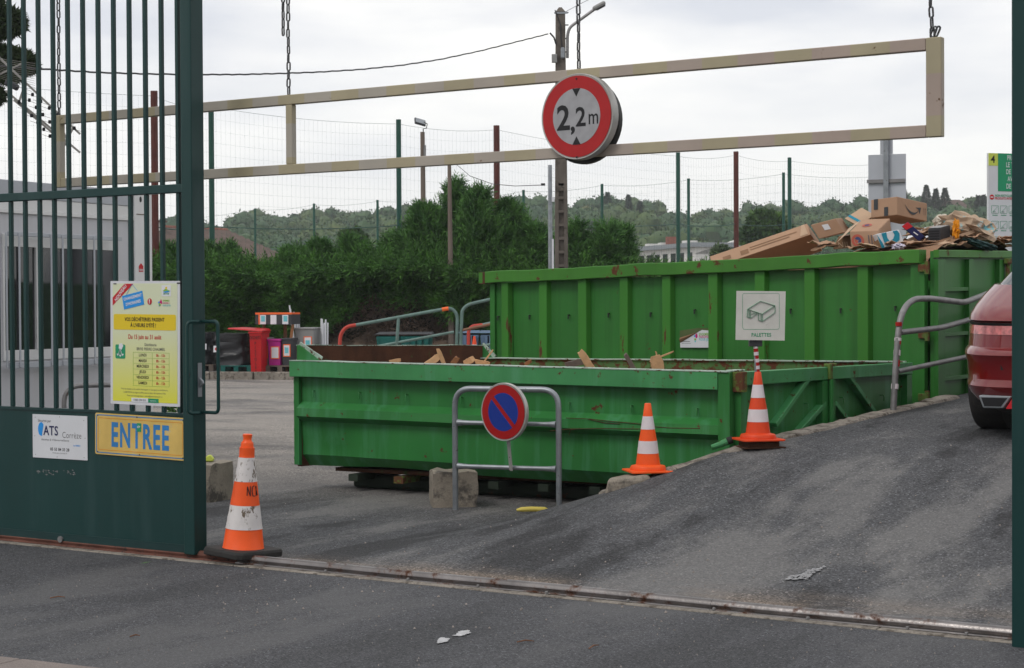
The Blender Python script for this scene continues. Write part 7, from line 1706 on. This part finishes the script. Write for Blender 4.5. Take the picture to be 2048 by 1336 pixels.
for a, b_, c, d_, lb in ((1808, 376, 425, 10, 'dark fir just right of the grey sign back'), (1853, 369, 425, 11, 'tall slim fir standing clear on the skyline over the parcel box'), (1872, 377, 425, 9, 'short pointed fir between two taller firs on the skyline'), (1890, 375, 428, 13, 'broad fir on the skyline right of the slim fir'), (1957, 391, 425, 9, 'small fir on the skyline left of the numbered notice'), (1967, 389, 425, 10, 'fir touching the left edge of the numbered notice'), (1216, 384, 430, 12, 'rounded dark pine above the wood behind the green post'), (1258, 389, 430, 6, 'thin bare topped fir on the middle of the skyline'), (1281, 402, 430, 7, 'small pointed fir right of the thin fir')): fir(a, b_, c, d_*1.7, HD-12, lb)
p = at(1912, 402, HD-10); t = thing('hill_house', 'brown roofed house among the trees on the right skyline', 'house', (p.x, HD-10, hill_z(p.x, HD-10)))
mb = MB(); zz_ = p.z-t.location.z; mb.add([(-4,0,zz_-2.2),(4,0,zz_-2.2),(4,6,zz_-2.2),(-4,6,zz_-2.2),(-1.5,3,zz_+.4),(1.5,3,zz_+.4)], [(0,1,5,4),(1,2,5),(2,3,4,5),(3,0,4)]); mb.build('roof', m_roof, t)
mb = MB(); mb.box(-3.6, 3.6, .4, 5.6, -3, zz_-2.2); mb.build('wall', m_render, t)

# ---------------- across the street, behind the viewer: what the cabin window and the car paint mirror ----------------
bh_ = thing('street_house', 'stone house with blue shutters across the street, mirrored in the cabin window', 'house', (-16, -17, 0), 0)
m_stone = M('stone_wall', (.30, .25, .18), .9, var=.2, vs=2, fine=.2, fs=12); m_shut = M('blue_shutter', (.10, .28, .42), .6)
mb = MB(); mb.box(0, 26, -8, 0, 0, 5.6); mb.build('wall', m_stone, bh_)
mb = MB(); mb.add([(-.6,.6,5.5),(26.6,.6,5.5),(26.6,-8.6,5.5),(-.6,-8.6,5.5),(-.6,-4,8),(26.6,-4,8)], [(0,1,5,4),(2,3,4,5),(1,2,5),(3,0,4),(3,2,1,0)]); mb.build('roof', m_roof, bh_)
for k in range(6):
    for z in (.9, 3.4):
        x = 1.6+k*4.2; mb = MB(); mb.box(x, x+1.1, .0, .05, z, z+1.4); mb.build('window', m_glass, bh_)
        for dx in (-.6, 1.15): mb = MB(); mb.box(x+dx, x+dx+.55, .0, .09, z-.05, z+1.45); mb.build('shutter', m_shut, bh_)
for k, (x, y, h_, r_) in enumerate(((-30,-20,9,5),(-22,-24,10,5),(14,-20,9,5),(22,-22,11,6),(32,-18,10,6),(42,-14,10,6))):
    t = thing('street_tree', 'broad leafy tree across the street behind the viewer', 'tree', (x, y, 0), group='trees across the street'); n_ = 2500
    dd = rng.normal(size=(n_, 3)); dd /= np.linalg.norm(dd, axis=1)[:, None]
    blades('crown', dd*rng.uniform(.55, 1.05, (n_, 1))*np.array([r_, r_*.8, h_*.42])+np.array([0, 0, h_*.6]), dd+rng.normal(size=(n_, 3)), rng.uniform(.5, 1.1, n_), rng.uniform(.35, .7, n_), m_round, t)
    mb = MB(); mb.tube([(0,0,-.1),(0,0,h_*.6)], [.3,.15], 7); mb.build('trunk', m_bark, t)
# ---------------- haze ----------------
hm = bpy.data.materials.new('haze_air'); hm.use_nodes = True; n = hm.node_tree.nodes; l = hm.node_tree.links; n.remove(n['Principled BSDF'])
pv = n.new('ShaderNodeVolumePrincipled'); pv.inputs['Color'].default_value = (.93, .95, 1, 1); pv.inputs['Density'].default_value = .00045; pv.inputs['Anisotropy'].default_value = .1
l.new(pv.outputs[0], n['Material Output'].inputs['Volume'])
mb = MB(); mb.box(-600, 600, -50, 700, -1.2, 45); o = mb.build('haze', hm); tag(o, kind='stuff')
